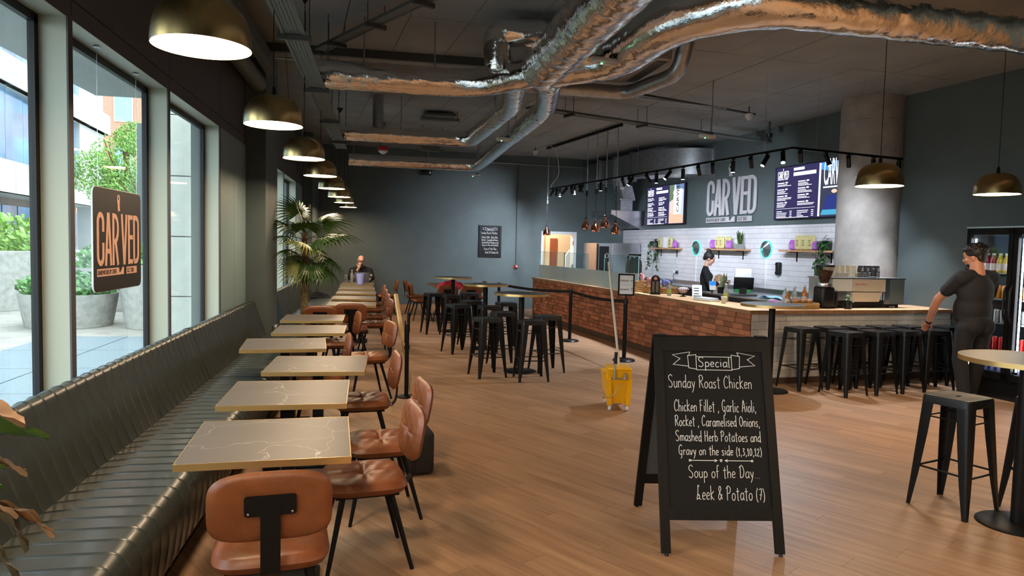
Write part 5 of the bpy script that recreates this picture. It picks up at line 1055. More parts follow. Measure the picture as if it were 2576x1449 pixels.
def fitem(label, u, v, z, kind, c, grp):
    key = ('f', kind, c)
    MM = TU(7.98+u, 5.58+v, z)
    if key in pk0: return dup(pk0[key], MM, label, grp)
    t = thing('drink_can' if kind == 'can' else 'drink_bottle', label, 'can' if kind == 'can' else 'bottle', MM, grp); pk0[key] = t
    if kind == 'can': m = MB(); m.lathe([(0, 0), (.026, 0), (.033, .012), (.033, .145), (.027, .158), (0, .158)], 16); m.build('body', M[c], t); m = MB(); m.lathe([(.027, .157), (.027, .161), (0, .160)], 16); m.build('lid', M['steel'], t)
    else:
        h = .235 if kind == 'juice' else .2; m = MB(); m.lathe([(0, 0), (.034, 0), (.037, .01), (.037, h*.6), (.03, h*.72), (.018, h*.85), (.018, h*.92), (0, h*.92)], 16); m.build('body', M[c], t); m = MB(); m.lathe([(.021, h*.9), (.021, h), (0, h)], 14); m.build('cap', M['white'], t); m = MB(); m.lathe([(.0378, h*.12), (.0378, h*.48)], 16, caps=False); m.build('label', M['wl' if kind == 'juice' else 'bluep'], t)
    return t
for dr, y0 in ((1, .64), (0, .05)):
    w_ = 'left' if dr else 'right'
    for k in range(6):
        y = y0+.05+k*.083
        fitem('%s juice bottle with round label, top shelf of the %s fridge door' % (('yellow', 'berry')[k > 2 if dr else k < 2], w_), .14, y, SZ[4], 'juice', ('jy', 'jr')[k > 2 if dr else k < 2], 'juice bottles on the top fridge shelf')
        fitem('orange drink can on the second shelf behind the %s fridge door' % w_, .14, y, SZ[3], 'can', 'jo', 'orange cans on the second fridge shelf')
        fitem('grey drink can on the third shelf behind the %s fridge door' % w_, .14, y, SZ[2], 'can', 'cang', 'grey cans on the third fridge shelf')
        fitem('red drink can on the fourth shelf behind the %s fridge door' % w_, .14, y, SZ[1], 'can', 'canr', 'red cans on the fourth fridge shelf')
        fitem('clear water bottle on the bottom shelf behind the %s fridge door' % w_, .14, y, SZ[0], 'water', 'wat', 'water bottles on the bottom fridge shelf')
# ================================================================== SIGNS AND WRITING
GL = {'a': (.48, [[(.42, .42), (.25, .5), (.06, .3), (.12, .03), (.3, .05), (.42, .25), (.43, .48), (.42, .1), (.5, 0)]]), 'b': (.45, [[(.06, 1), (.06, .02)], [(.06, .35), (.22, .5), (.42, .3), (.32, .03), (.06, .06)]]), 'c': (.4, [[(.36, .42), (.2, .5), (.05, .25), (.16, .01), (.37, .08)]]),
 'd': (.48, [[(.40, .42), (.2, .48), (.05, .22), (.16, .01), (.38, .15)], [(.42, 1), (.42, .05), (.48, 0)]]), 'e': (.42, [[(.06, .25), (.36, .30), (.32, .46), (.16, .48), (.05, .25), (.14, .02), (.38, .08)]]), 'f': (.36, [[(.36, .95), (.2, .98), (.15, .7), (.14, 0)], [(.02, .5), (.32, .52)]]),
 'g': (.46, [[(.40, .42), (.2, .5), (.05, .28), (.16, .05), (.38, .2)], [(.42, .5), (.40, -.2), (.22, -.4), (.05, -.28)]]), 'h': (.46, [[(.06, 1), (.06, 0)], [(.06, .32), (.22, .5), (.38, .38), (.38, 0)]]), 'i': (.2, [[(.1, .5), (.1, .02)], [(.1, .7), (.105, .74)]]), 'k': (.48, [[(.08, 1), (.08, 0)], [(.42, .62), (.1, .32), (.44, 0)]]),
 'l': (.2, [[(.08, 1), (.08, .08), (.16, 0)]]), 'm': (.68, [[(.06, .5), (.06, 0)], [(.06, .35), (.2, .5), (.32, .4), (.32, 0)], [(.32, .35), (.46, .5), (.6, .4), (.6, 0)]]), 'n': (.46, [[(.06, .5), (.06, 0)], [(.06, .35), (.22, .5), (.38, .4), (.38, 0)]]), 'o': (.46, [[(.24, .5), (.06, .35), (.08, .08), (.26, 0), (.41, .18), (.38, .42), (.22, .5)]]),
 'p': (.46, [[(.08, .5), (.06, -.38)], [(.07, .38), (.24, .5), (.42, .32), (.34, .06), (.08, .08)]]), 'r': (.36, [[(.08, .5), (.08, 0)], [(.08, .3), (.2, .48), (.34, .46)]]), 's': (.38, [[(.34, .44), (.18, .5), (.07, .38), (.28, .2), (.30, .06), (.16, 0), (.03, .07)]]), 't': (.40, [[(.2, .85), (.2, .05), (.3, 0)], [(.02, .6), (.4, .62)]]),
 'u': (.46, [[(.06, .5), (.07, .12), (.2, 0), (.38, .12)], [(.39, .5), (.39, .02)]]), 'v': (.42, [[(.04, .5), (.2, .02), (.38, .5)]]), 'y': (.44, [[(.05, .5), (.2, .12), (.26, .12)], [(.40, .5), (.24, -.05), (.08, -.35)]]),
 'S': (.6, [[(.52, .86), (.34, 1), (.10, .86), (.14, .62), (.42, .42), (.50, .18), (.32, 0), (.06, .1)]]), 'R': (.6, [[(.12, .95), (.10, 0)], [(.02, .86), (.26, 1), (.5, .85), (.42, .58), (.14, .52)], [(.22, .52), (.55, 0)]]), 'C': (.58, [[(.52, .8), (.36, .98), (.10, .72), (.06, .3), (.24, .02), (.54, .16)]]), 'F': (.5, [[(.1, .95), (.08, 0)], [(.02, .92), (.46, .95)], [(.09, .5), (.36, .52)]]),
 'G': (.58, [[(.5, .85), (.32, 1), (.08, .7), (.08, .25), (.28, .02), (.46, .2), (.46, .42), (.28, .40)], [(.46, .42), (.44, -.2), (.28, -.35)]]), 'A': (.56, [[(.04, 0), (.27, 1), (.5, 0)], [(.12, .36), (.43, .36)]]), 'O': (.6, [[(.3, .95), (.08, .7), (.08, .25), (.3, .02), (.52, .3), (.5, .72), (.28, .95)]]), 'H': (.56, [[(.1, 1), (.08, 0)], [(.46, 1), (.46, 0)], [(.08, .5), (.46, .52)]]),
 'P': (.56, [[(.14, .92), (.1, 0)], [(.0, .8), (.24, 1), (.5, .82), (.4, .52), (.12, .48)]]), 'D': (.6, [[(.14, .92), (.12, .02)], [(.0, .8), (.3, 1), (.54, .6), (.42, .12), (.1, .02)]]), 'L': (.62, [[(.36, .9), (.24, 1), (.2, .5), (.06, .04), (.26, .1), (.58, .02)], [(.2, .3), (.34, .36), (.36, .08)]]), 'K': (.5, [[(.08, .95), (.08, 0)], [(.44, .75), (.1, .4), (.46, 0)]]),
 '0': (.4, [[(.2, .7), (.06, .5), (.08, .1), (.22, 0), (.34, .25), (.3, .6), (.18, .7)]]), '1': (.26, [[(.05, .5), (.14, .7), (.14, 0)], [(.04, 0), (.24, 0)]]), '2': (.4, [[(.06, .55), (.2, .7), (.34, .55), (.06, 0), (.38, 0)]]), '3': (.38, [[(.06, .65), (.3, .65), (.16, .4), (.34, .2), (.2, 0), (.04, .06)]]), '7': (.4, [[(.04, .72), (.36, .75), (.16, 0)], [(.1, .36), (.34, .38)]]),
 '&': (.55, [[(.5, .05), (.12, .7), (.25, .95), (.36, .75), (.05, .25), (.2, .0), (.48, .4)]]), ',': (.2, [[(.12, .06), (.06, -.16)]]), '.': (.16, [[(.06, .0), (.065, .03)]]), '(': (.25, [[(.2, .85), (.06, .5), (.06, .1), (.2, -.15)]]), ')': (.25, [[(.05, .85), (.19, .5), (.19, .1), (.05, -.15)]]), ' ': (.3, [])}
def chalk_line(s, x, y, h, width, w, M_, parent, name='chalk_text', slant=0.0):
    tot = sum(GL[c][0]+.07 for c in s); k = width/(tot*h); mb = MB(); cx = x; jr = random.Random(len(s))
    for c in s:
        gw, st = GL[c]; dy = jr.uniform(-.02, .02)*h
        for pl in st:
            pts = [(cx+(p[0]+slant*p[1])*h*k, y+p[1]*h+dy) for p in pl]
            if len(pts) > 2: pts = [(q.x, q.y) for q in spline([(p[0], p[1], 0) for p in pts], 4)]
            mb.ribbon(pts, w, 0, .0008, M=M_)
        cx += (gw+.07)*h*k
    return mb.build(name, M['chalk'], parent, smooth=0, fixn=False)
def banner(M_, parent, w, h, lw, cx=0, cy=0):
    mb = MB(); a = w/2
    for pl in ([(-a*.42, -h*.42), (a*.42, -h*.42), (a*.42, h*.42), (-a*.42, h*.42), (-a*.42, -h*.42)],):
        mb.ribbon([(cx+x, cy+y) for x, y in pl], lw, 0, .0008, M=M_)
    for s in (-1, 1):
        mb.ribbon([(cx+s*x, cy+y) for x, y in ((a*.42, -h*.38), (a*.60, -h*.30), (a*.62, h*.48), (a*.42, h*.55), (a*.42, h*.42))], lw, 0, .0008, M=M_)
        mb.ribbon([(cx+s*x, cy+y) for x, y in ((a*.60, -h*.2), (a*.97, -h*.1), (a*.80, h*.28), (a*.98, h*.52), (a*.56, h*.72), (a*.60, h*.45))], lw, 0, .0008, M=M_)
    return mb.build('chalk_banner', M['chalk'], parent, smooth=0, fixn=False)
def arrowline(M_, parent, cx, cy, w, lw):
    mb = MB(); g = w*.06
    for s in (-1, 1):
        mb.ribbon([(cx+s*w*.5, cy), (cx+s*g, cy)], lw, 0, .0008, M=M_); mb.ribbon([(cx+s*(g+w*.04), cy+w*.018), (cx+s*g, cy), (cx+s*(g+w*.04), cy-w*.018)], lw, 0, .0008, M=M_)
        for q in (0, .02): mb.ribbon([(cx+s*(w*.5-q*w), cy+w*.016), (cx+s*(w*.48-q*w), cy), (cx+s*(w*.5-q*w), cy-w*.016)], lw, 0, .0008, M=M_)
    mb.ribbon([(cx, cy-w*.02), (cx-w*.018, cy+w*.008), (cx-w*.008, cy+w*.016), (cx, cy+w*.008), (cx+w*.008, cy+w*.016), (cx+w*.018, cy+w*.008), (cx, cy-w*.02)], lw, 0, .0008, M=M_)
    return mb.build('chalk_arrow', M['chalk'], parent, smooth=0, fixn=False)
LINES = [('Sunday Roast Chicken', .0, .655, .075, .505), ('Chicken Fillet , Garlic Aioli,', .03, .520, .068, .49), ('Rocket , Caramelised Onions,', .03, .437, .062, .505), ('Smashed Herb Potatoes and', .03, .352, .060, .505), ('Gravy on the side (1,3,10,12)', .045, .275, .056, .49), ('Soup of the Day...', .095, .150, .070, .42), ('Leek & Potato (7)', .135, .030, .078, .40)]
# ---- the A-board
ab = thing('a_board', 'black wooden A-board with the chalked daily special', 'sign board', T(1.935, 3.885, 0, R(-8.5)))
AW, AH, lean = .345, 1.175, R(17.2)
def aframe(sgn):
    fr_ = bpy.data.objects.new('front_frame' if sgn < 0 else 'rear_frame', None); col.objects.link(fr_); fr_.parent = ab; L_ = AH/cos(lean)
    fr_.matrix_local = (T(0, 0, AH-.02) if sgn < 0 else T(0, 0, AH-.02, pi)) @ Matrix.Rotation(-lean, 4, 'X')
    m = MB()
    # local: frame hangs down -z, face towards -y
    for x in (-AW, AW-.052): m = MB(); m.box(x, x+.052, -.022, .0, -L_+.03, .0); m.build('leg', M['bframe'], fr_, smooth=0); m = MB(); m.cyl((x+.03, -.011, -L_+.012), (x+.03, -.011, -L_+.032), .011, None, 8); m.build('foot', M['blackp'], fr_)
    m = MB(); m.box(-AW, AW, -.024, 0, -.075, .012); m.build('top_rail', M['bframe'], fr_, smooth=0); m = MB(); m.box(-AW+.052, AW-.052, -.020, 0, -1.025, -.955); m.build('bottom_rail', M['bframe'], fr_, smooth=0)
    m = MB(); m.box(-AW+.05, AW-.05, -.014, -.004, -.96, -.07); m.build('panel', M['board'] if sgn < 0 else M['dgrey'], fr_, smooth=0); return fr_
ff = aframe(-1); aframe(1)
bd = Matrix.Translation((-.258, -.0145, -.945)) @ XZ
Fb = bd
for s, x, y, h, w in LINES: chalk_line(s, x-.012, y, h, w*.985, .0034, Fb, ff)
banner(Fb, ff, .50, .092, .0036, .265, .800); chalk_line('Special', .17, .780, .058, .195, .0042, Fb, ff); arrowline(Fb, ff, .275, .245, .37, .0038)
for z in (-.02,): 
    for x in (-.30, .30): m = MB(); m.box(x-.03, x+.03, -.03, .03, -.004, .006, T(0, 0, AH)); m.build('hinge', M['black'], ab, smooth=0)
# ---- chalkboard on the back wall
wbd = thing('wall_chalkboard', 'framed chalkboard with the daily special on the back wall', 'chalkboard', TU(4.87, VB-.03, 1.80)); m = MB(); m.box(-.30, .30, 0, .02, -.41, .41); m.build('slate', M['board'], wbd, smooth=0); m = MB()
for x0, x1, z0, z1 in ((-.305, -.255, -.415, .415), (.255, .305, -.415, .415), (-.305, .305, -.415, -.365), (-.305, .305, .365, .415)): m.box(x0, x1, -.014, .02, z0, z1)
m.build('frame', M['bframe'], wbd, smooth=0); wm = Matrix.Translation((-.248, -.001, -.345)) @ XZ @ Matrix.Diagonal((.92, .82, 1, 1))
for s, x, y, h, w in LINES: chalk_line(s, x-.01, y, h, w*.98, .0048, wm, wbd)
banner(wm, wbd, .46, .085, .006, .265, .80); chalk_line('Special', .185, .785, .045, .16, .006, wm, wbd)

# ---- CARVED logo
def logo(parent, M_, W, mt, mt2, depth=.01, names='letter'):
    dz = depth*.06; H0, H1 = .085*W, .525*W; s = .043*W; e = s/2
    def L(pts, closed=False): MB().ribbon([(x*W, y) for x, y in pts], s, 0, depth, closed, M_).build(names, mt, parent, smooth=0)
    b, t_ = H0+e, H1-e; md = (b+t_)/2; ew = e/W
    def arcy(cx, cy, rx, ry, a0, a1, n=8): return [(cx+rx*cos(R(a0+(a1-a0)*i/n)), cy+ry*sin(R(a0+(a1-a0)*i/n))) for i in range(n+1)]
    x0, x1 = ew, .155-ew; cx = (x0+x1)/2; rx = (x1-x0)/2; ry = rx*W*1.1
    L([(x1, md+.06*W)]+arcy(cx, t_-ry, rx, ry, 0, 180)+arcy(cx, b+ry, rx, ry, 180, 360)+[(x1, md-.03*W)])
    mb = MB(); x0, x1 = .165+ew, .325-ew; mb.ribbon([(x0*W, H0), ((x0+x1)/2*W-.006*W, H1)], s, 0, depth+1.00*dz, M=M_); mb.ribbon([((x0+x1)/2*W+.006*W, H1), (x1*W, H0)], s, 0, depth+2.00*dz, M=M_); mb.box((x0+.02)*W, (x1-.02)*W, H0+.10*W, H0+.14*W, 0, depth+.5*dz, M_); mb.build(names, mt, parent, smooth=0)
    x0, x1 = .335+ew, .485-ew; ry = .11*W; mb = MB(); mb.ribbon([(x0*W, H0), (x0*W, H1)], s, 0, depth+0.00*dz, M=M_); mb.ribbon([(x*W, y) for x, y in [(x0, t_)]+arcy(x0+.035, t_-ry, x1-x0-.035, ry, 90, -90)+[(x0, t_-2*ry)]], s*.95, 0, depth+1.00*dz, M=M_); mb.ribbon([((x0+.045)*W, t_-2*ry+e), (x1*W, H0)], s, 0, depth+2.00*dz, M=M_); mb.build(names, mt, parent, smooth=0)
    x0, x1 = .535+ew, .695-ew; mb = MB(); mb.ribbon([(x0*W, H1), ((x0+x1)/2*W-.004*W, H0)], s, 0, depth+0.00*dz, M=M_); mb.ribbon([((x0+x1)/2*W+.004*W, H0), (x1*W, H1)], s, 0, depth+1.00*dz, M=M_); mb.build(names, mt, parent, smooth=0)
    x0, x1 = .710+ew, .830; mb = MB(); mb.ribbon([(x0*W, H0), (x0*W, H1)], s, 0, depth+2.00*dz, M=M_)
    for y in (b, md+.02*W, t_): mb.ribbon([(x0*W+e*.5, y), (x1*W, y)], s*.92, 0, depth+0.00*dz, M=M_)
    mb.build(names, mt, parent, smooth=0)
    x0, x1 = .845+ew, 1-ew; rx = (x1-x0); ry = .07*W; L([(x0, b)]+[(x0, t_)]+arcy(x1-.06, t_-ry, .06, ry, 90, 0)+arcy(x1-.06, b+ry, .06, ry, 0, -90)+[(x0-.0, b)])
    hk = [(.466, H1+.020*W), (.516, H1+.026*W), (.506, H1+.085*W), (.512, H1+.115*W)]+[(.482+.034*cos(R(a)), H1+.130*W+.034*W*sin(R(a))) for a in range(0, 181, 20)]+[(.448, H1+.110*W), (.458, H1+.085*W)]
    MB().prism([(x*W, y) for x, y in hk], 0, depth, M_).build('knife_handle', mt, parent, smooth=0)
    MB().prism([((.482+.013*cos(R(a)))*W, H1+.132*W+.018*W*sin(R(a))) for a in range(0, 360, 24)], depth, depth*1.1, M_).build('knife_hole', mt2, parent, smooth=0)
    st_ = [(0, 0), (.60, 0), (.60, .064*W), (.565, .062*W), (.525, .022*W), (.492, .016*W), (.480, .062*W), (0, .062*W)]
    MB().prism([(x*W, y) for x, y in st_], 0, depth, M_).build('strip', mt, parent, smooth=0); MB().box(.665*W, .93*W, 0, .062*W, 0, depth, M_).build('strip', mt, parent, smooth=0)
    text_mesh('SANDWICHES BY CHEFS', .052*W, mt2, parent, M_ @ Matrix.Translation((.012*W, .014*W, depth)), xs=.72, bold=.0012*W, ext=.0008); text_mesh('E.S.T 2021', .052*W, mt2, parent, M_ @ Matrix.Translation((.68*W, .014*W, depth)), xs=.80, bold=.0012*W, ext=.0008)
    # letters stand slightly apart from a thin dark outline plate
M['signgrey'] = mat('light_grey_sign', (.52, .51, .53), .5); M['signpink'] = mat('blush_print', (.72, .42, .30), .55); M['signdark'] = mat('dark_brown_sign', (.014, .0105, .010), .5)
ws = thing('wall_sign', 'large grey CARVED lettering sign on the dark wall', 'sign', TU(UW-.03, 13.83, 2.30, R(-90)))
logo(ws, Matrix.Translation((0, 0, 0)) @ XZ, 1.76, M['signgrey'], M['signdark'], .022)
hs_ = thing('hanging_sign', 'dark CARVED board hanging inside the window', 'sign', T(-1.79, 5.33, 1.66, R(90))); m = MB(); m.prism(rrect(.90, .685, .05, 6), -.010, .0, XZ @ Matrix.Identity(4)); m.build('board', M['white'], hs_, smooth=0); m = MB(); m.prism(rrect(.89, .677, .047, 6), .0, .003, XZ); m.build('face', M['signdark'], hs_, smooth=0)
logo(hs_, XZ @ Matrix.Translation((-.40, -.24, .003)), .80, M['signpink'], M['signdark'], .002)
for x in (-.36, .37): m = MB(); m.cyl((x, .0, .32), (x, .0, HZ-1.66), .0015, None, 5); m.build('wire', M['steel'], hs_); m = MB(); m.lathe([(.022, HZ-1.66-.012), (.022, HZ-1.66-.008), (.005, HZ-1.66-.004), (.004, HZ-1.66)], 14, T(x, 0, 0)); m.build('clip', M['steel'], hs_)
# ---- menu screens
M['scr'] = emis('screen_navy', (.020, .018, .055), 1.0); M['scrw'] = emis('screen_white', (.75, .75, .85), .9); M['bez'] = M['blackp']
def screen(label, v1_, v0_, z0, z1, kind):
    w = v1_-v0_; h = z1-z0; t = thing('menu_screen', label, 'screen', TU(UW-.075, v1_, z0, R(-90)), 'menu screens on the sign wall'); m = MB(); m.box(0, w, 0, .05, 0, h); m.build('casing', M['bez'], t, smooth=0)
    def q(nm, x0, x1, y0, y1, mt, d=.0015): m = MB(); m.box(x0*w, x1*w, -d, 0, y0*h, y1*h); return m.build(nm, mt, t, smooth=0)
    q('display', .01, .99, .015, .985, M['scr'], .001); sp_ = .62
    logo(t, Matrix.Translation((.04*w, -.0012, .75*h)) @ XZ, .16*w, M['scrw'], M['scr'], .0006)
    q('title', .27, .42, .90, .95, M['scrw']); q('title', .27, .58, .80, .865, M['scrw']); rr_ = random.Random(3+kind)
    for c in range(2):
        for r in range(4):
            y = .68-r*.125; q('heading', .04+.3*c, .14+.3*c, y, y+.02, M['scrw']); q('price', .155+.3*c, .19+.3*c, y, y+.026, M['scrw'])
            for k in range(2+rr_.randint(0, 1)): q('text_line', .04+.3*c, .04+.3*c+rr_.uniform(.1, .24), y-.028-k*.022, y-.018-k*.022, M['scrw'])
        for r in range(4): y = .145-r*.032; q('text_line', .04+.3*c, .04+.3*c+rr_.uniform(.06, .16), y, y+.013, M['scrw']); q('price', .235+.3*c, .265+.3*c, y, y+.013, M['scrw'])
    q('rule', .03, .58, .20, .205, M['scrw']); q('text_line', .04, .5, .028, .038, M['scrw'])
    return t, w, h, q
def poly(t, w, h, pts, mt, d, nm): m = MB(); m.prism([(x*w, y*h) for x, y in pts], d, d+.0005, XZ); return m.build(nm, mt, t, smooth=0)
E1 = lambda n, c, s=.8: emis(n, c, s)
t, w, h, q = screen('menu screen with a white takeaway cup picture, left of the sign', 16.62, 14.72, 2.30, 3.28, 0)
q('picture', .62, .97, .03, .97, E1('pic_grey', (.38, .44, .50)), .0012); poly(t, w, h, [(.62, .03), (.97, .03), (.97, .22), (.62, .30)], E1('pic_wood', (.55, .36, .25)), .0014, 'picture_table'); poly(t, w, h, [(.62, .55), (.72, .62), (.74, .97), (.62, .97)], E1('pic_green', (.10, .14, .09)), .0014, 'picture_leaf'); poly(t, w, h, [(.80, .80), (.97, .84), (.97, .97), (.78, .97)], E1('pic_blue', (.10, .16, .26)), .0014, 'picture_shirt')
poly(t, w, h, [(.63, .30), (.70, .25), (.80, .27), (.83, .45), (.74, .62), (.66, .58)], E1('pic_hand', (.75, .42, .36)), .0016, 'picture_hand'); poly(t, w, h, [(.74, .24), (.90, .26), (.925, .78), (.725, .76)], E1('pic_cup', (.72, .72, .74)), .002, 'picture_cup'); poly(t, w, h, [(.71, .76), (.94, .78), (.93, .86), (.73, .84)], E1('pic_lid', (.85, .85, .86)), .0024, 'picture_lid')
text_mesh('CARVED', .085*w, M['blackp'], t, XZ @ Matrix.Translation((.862*w, .30*h, .0028)) @ Matrix.Rotation(R(91), 4, 'Z'), 'picture_lettering', bold=.0015, xs=1.15, ext=.0003)
t, w, h, q = screen('menu screen with a seated diner picture, right of the sign', 11.46, 9.56, 2.30, 3.28, 1)
q('picture', .62, .97, .03, .97, E1('pic_night', (.03, .035, .06)), .0012); poly(t, w, h, [(.62, .03), (.645, .03), (.645, .97), (.62, .97)], E1('pic_frame', (.55, .58, .65)), .0014, 'picture_frame'); poly(t, w, h, [(.645, .85), (.97, .75), (.97, .97), (.645, .97)], E1('pic_sky', (.06, .22, .50)), .0014, 'picture_sky')
text_mesh('CARVED', .10*w, M['scrw'], t, XZ @ Matrix.Translation((.68*w, .58*h, .002)) @ Matrix.Diagonal((.72, 3.3, 1, 1)), 'picture_lettering', bold=.002, ext=.0003); q('strip', .68, .95, .52, .545, M['scrw'], .002)
poly(t, w, h, [(.68, .12), (.84, .12), (.86, .36), (.80, .42), (.72, .36)], E1('pic_navy', (.02, .03, .14)), .0016, 'picture_jacket'); poly(t, w, h, arc(.82, .455, .035, 0, 360, 12)[:-1], E1('pic_face', (.70, .40, .30)), .0018, 'picture_face'); poly(t, w, h, [(.66, .05), (.90, .05), (.92, .14), (.68, .14)], E1('pic_jeans', (.05, .25, .40)), .0018, 'picture_jeans')
for v in (14.95+.6, 10.9): m = MB(FUV); 
# ---- framed sign on a stanchion, belt barriers
def stanchion(label, x, y, rz=0):
    t = thing('stanchion', label, 'barrier post', T(x, y, 0, rz), 'black belt barrier posts'); m = MB(); m.lathe([(0, 0), (.165, 0), (.168, .012), (.155, .028), (.04, .045), (0, .045)], 32); m.build('base', M['blackp'], t); m = MB(); m.cyl((0, 0, .03), (0, 0, .87), .030, None, 18); m.build('post', M['black'], t); m = MB(); m.cyl((0, 0, .855), (0, 0, .935), .036, None, 18); m.build('head', M['blackp'], t); return t
SP = [(2.40, 14.30), (3.36, 12.22), (3.62, 10.06)]
for (x, y), lb in zip(SP, ('farthest black barrier post, near the back wall', 'middle black barrier post in front of the brick counter', 'nearest black barrier post carrying the framed notice')): stanchion(lb, x, y)
for (a, b), lb in zip(((0, 1), (1, 2)), ('black retractable belt between the far barrier posts', 'black retractable belt running to the framed notice post')):
    A_, B_ = Vector((*SP[a], .90)), Vector((*SP[b], .90)); m = MB(Matrix.Translation(-A_)); n_ = 16; d = (B_-A_).normalized(); A2 = A_+d*.035; B2 = B_-d*.035
    m.grid(lambda s, r: tuple(A2.lerp(B2, s)+Vector((0, 0, -.03+.05*r-.035*sin(pi*s)))), n_, 1); m.grid(lambda s, r: tuple(A2.lerp(B2, s)+Vector((-d.y*.002, d.x*.002, -.03+.05*r-.035*sin(pi*s)))), n_, 1); o = m.build('belt', M['blackp'], None, smooth=0, fixn=False); o.location = A_; tag(o, lb, 'belt', 'barrier belts')
fs_ = thing('framed_notice', 'black framed notice on top of the nearest barrier post', 'sign', T(3.62, 10.06, .935, R(-14))); m = MB(); m.cyl((0, 0, 0), (0, 0, .06), .012, None, 8); m.build('stem', M['black'], fs_); m = MB()
for x0, x1, z0, z1 in ((-.122, -.10, .05, .375), (.10, .122, .05, .375), (-.122, .122, .05, .072), (-.122, .122, .353, .375)): m.box(x0, x1, -.012, .008, z0, z1)
m.build('frame', M['black'], fs_, smooth=0); m = MB(); m.box(-.10, .10, -.004, .004, .07, .355); m.build('paper', M['white'], fs_, smooth=0); PX = Matrix.Translation((0, -.005, 0)) @ XZ
text_mesh('COFFEE HERE', .030, M['blackp'], fs_, PX @ Matrix.Translation((-.092, .262, 0)), xs=.66, ext=.0006, bold=.0006); text_mesh('FOOD THIS WAY', .030, M['blackp'], fs_, PX @ Matrix.Translation((-.092, .130, 0)), xs=.60, ext=.0006, bold=.0006)
m = MB(); m.ribbon([(.045, .272), (.090, .272)], .005, 0, .001, M=PX); m.ribbon([(.078, .282), (.091, .272), (.078, .262)], .005, 0, .001, M=PX); m.build('arrow', M['blackp'], fs_, smooth=0); m = MB(); m.ribbon([(.085, .115), (.085, .165)], .005, 0, .001, M=PX); m.ribbon([(.075, .152), (.085, .167), (.095, .152)], .005, 0, .001, M=PX); m.build('arrow', M['blackp'], fs_, smooth=0)
m = MB(); m.box(-.095, .095, -.0055, -.0045, .208, .210); m.build('rule', M['dgrey'], fs_, smooth=0)

# ================================================================== LOOSE THINGS
mb_ = thing('mop_bucket', 'yellow wheeled mop bucket standing in the middle of the floor', 'bucket', T(2.47, 7.06, 0, R(-10)))
def frust(mb, a, b, z0, z1): mb.add([(a[0], a[2], z0), (a[1], a[2], z0), (a[1], a[3], z0), (a[0], a[3], z0), (b[0], b[2], z1), (b[1], b[2], z1), (b[1], b[3], z1), (b[0], b[3], z1)], [(0, 3, 2, 1), (4, 5, 6, 7), (0, 1, 5, 4), (1, 2, 6, 5), (2, 3, 7, 6), (3, 0, 4, 7)])
m = MB(); frust(m, (-.105, .105, -.13, .24), (-.125, .125, -.15, .28), .075, .30); frust(m, (-.125, .125, -.15, .28), (-.138, .138, -.10, .30), .30, .37); m.build('tub', M['yellow'], mb_, smooth=0)
m = MB(); frust(m, (-.118, -.07, -.165, -.13), (-.135, -.085, -.17, -.13), .06, .33); frust(m, (.07, .118, -.165, -.13), (.085, .135, -.17, -.13), .06, .33); m.build('corner_rib', M['yellow'], mb_, smooth=0)
m = MB(); frust(m, (-.118, .118, -.16, .02), (-.122, .122, -.185, .05), .29, .455); m.build('wringer', M['yellow'], mb_, smooth=0); m = MB(); m.rbox((0, -.18, .445), (.25, .03, .03), .01, 2); m.rbox((0, -.172, .34), (.21, .02, .02), .006, 2); m.build('wringer_rim', M['yellow'], mb_, merge=True)
m = MB(); m.cyl((-.09, -.185, .345), (.09, -.185, .345), .009, None, 8); m.build('axle', M['steel'], mb_); m = MB(); m.cyl((-.055, -.19, .345), (-.05, -.185, .56), .012, None, 8); m.build('lever', M['steel'], mb_); m = MB(); m.cyl((-.05, -.185, .50), (-.045, -.18, .62), .017, None, 10); m.build('grip', M['blackp'], mb_); m = MB(); m.cyl((.055, -.19, .345), (.055, -.19, .40), .016, None, 8); m.build('spring', M['steel'], mb_)
m = MB(); m.tube(spline([(.02, -.175, .29), (-.02, -.19, .24), (-.07, -.19, .17), (-.125, -.16, .14), (-.15, -.05, .19)], 6), .004, 6); m.build('bail', M['steel'], mb_)
for x in (-.09, .09):
    for y in (-.13, .22): m = MB(); m.cyl((x-.012, y, .03), (x+.012, y, .03), .03, None, 14); cs = m.build('caster', M['white'], mb_); m = MB(); m.box(x-.018, x+.018, y-.02, y+.02, .045, .078); m.build('fork', M['steel'], cs, smooth=0)
mo = thing('mop', 'long pale mop handle leaning up out of the yellow bucket', 'mop', T(2.50, 7.13, .12)); m = MB(); m.cyl((.02, .0, .28), (-.105, .10, 1.42), .0135, None, 10); m.build('handle', mat('grey_handle', (.55, .50, .42), .5), mo); m = MB(); m.cyl((-.1075, .102, 1.32), (-.122, .114, 1.46), .016, None, 10); m.build('grip', M['blackp'], mo); m = MB(); m.tube([(-.122+.018*cos(a), .114, 1.485+.024*sin(a)) for a in [2*pi*k/14 for k in range(14)]], .004, 6, closed=True); m.build('hang_loop', M['offw'], mo); m = MB(); m.ell((.02, 0, .22), (.06, .06, .09), 14, 9); m.build('mop_head', M['offw'], mo)
es = thing('barrier_stand', 'black upright pole stand beside a leaning pale timber batten', 'stand', T(.295, 7.75, 0)); m = MB(); m.lathe([(0, 0), (.10, 0), (.10, .012), (.02, .02), (0, .02)], 20); m.build('base', M['black'], es); m = MB(); m.cyl((0, 0, .01), (0, 0, .80), .023, None, 14); m.build('pole', M['black'], es); m = MB(); m.cyl((.012, 0, .72), (.012, 0, .93), .017, None, 12); m.build('upper_tube', M['black'], es); m = MB(); m.cyl((0, 0, .53), (0, 0, .57), .030, None, 14); m.build('clamp', M['black'], es); m = MB(); m.box(-.03, -.015, -.012, .012, .60, .84); m.build('clip', M['black'], es, smooth=0)
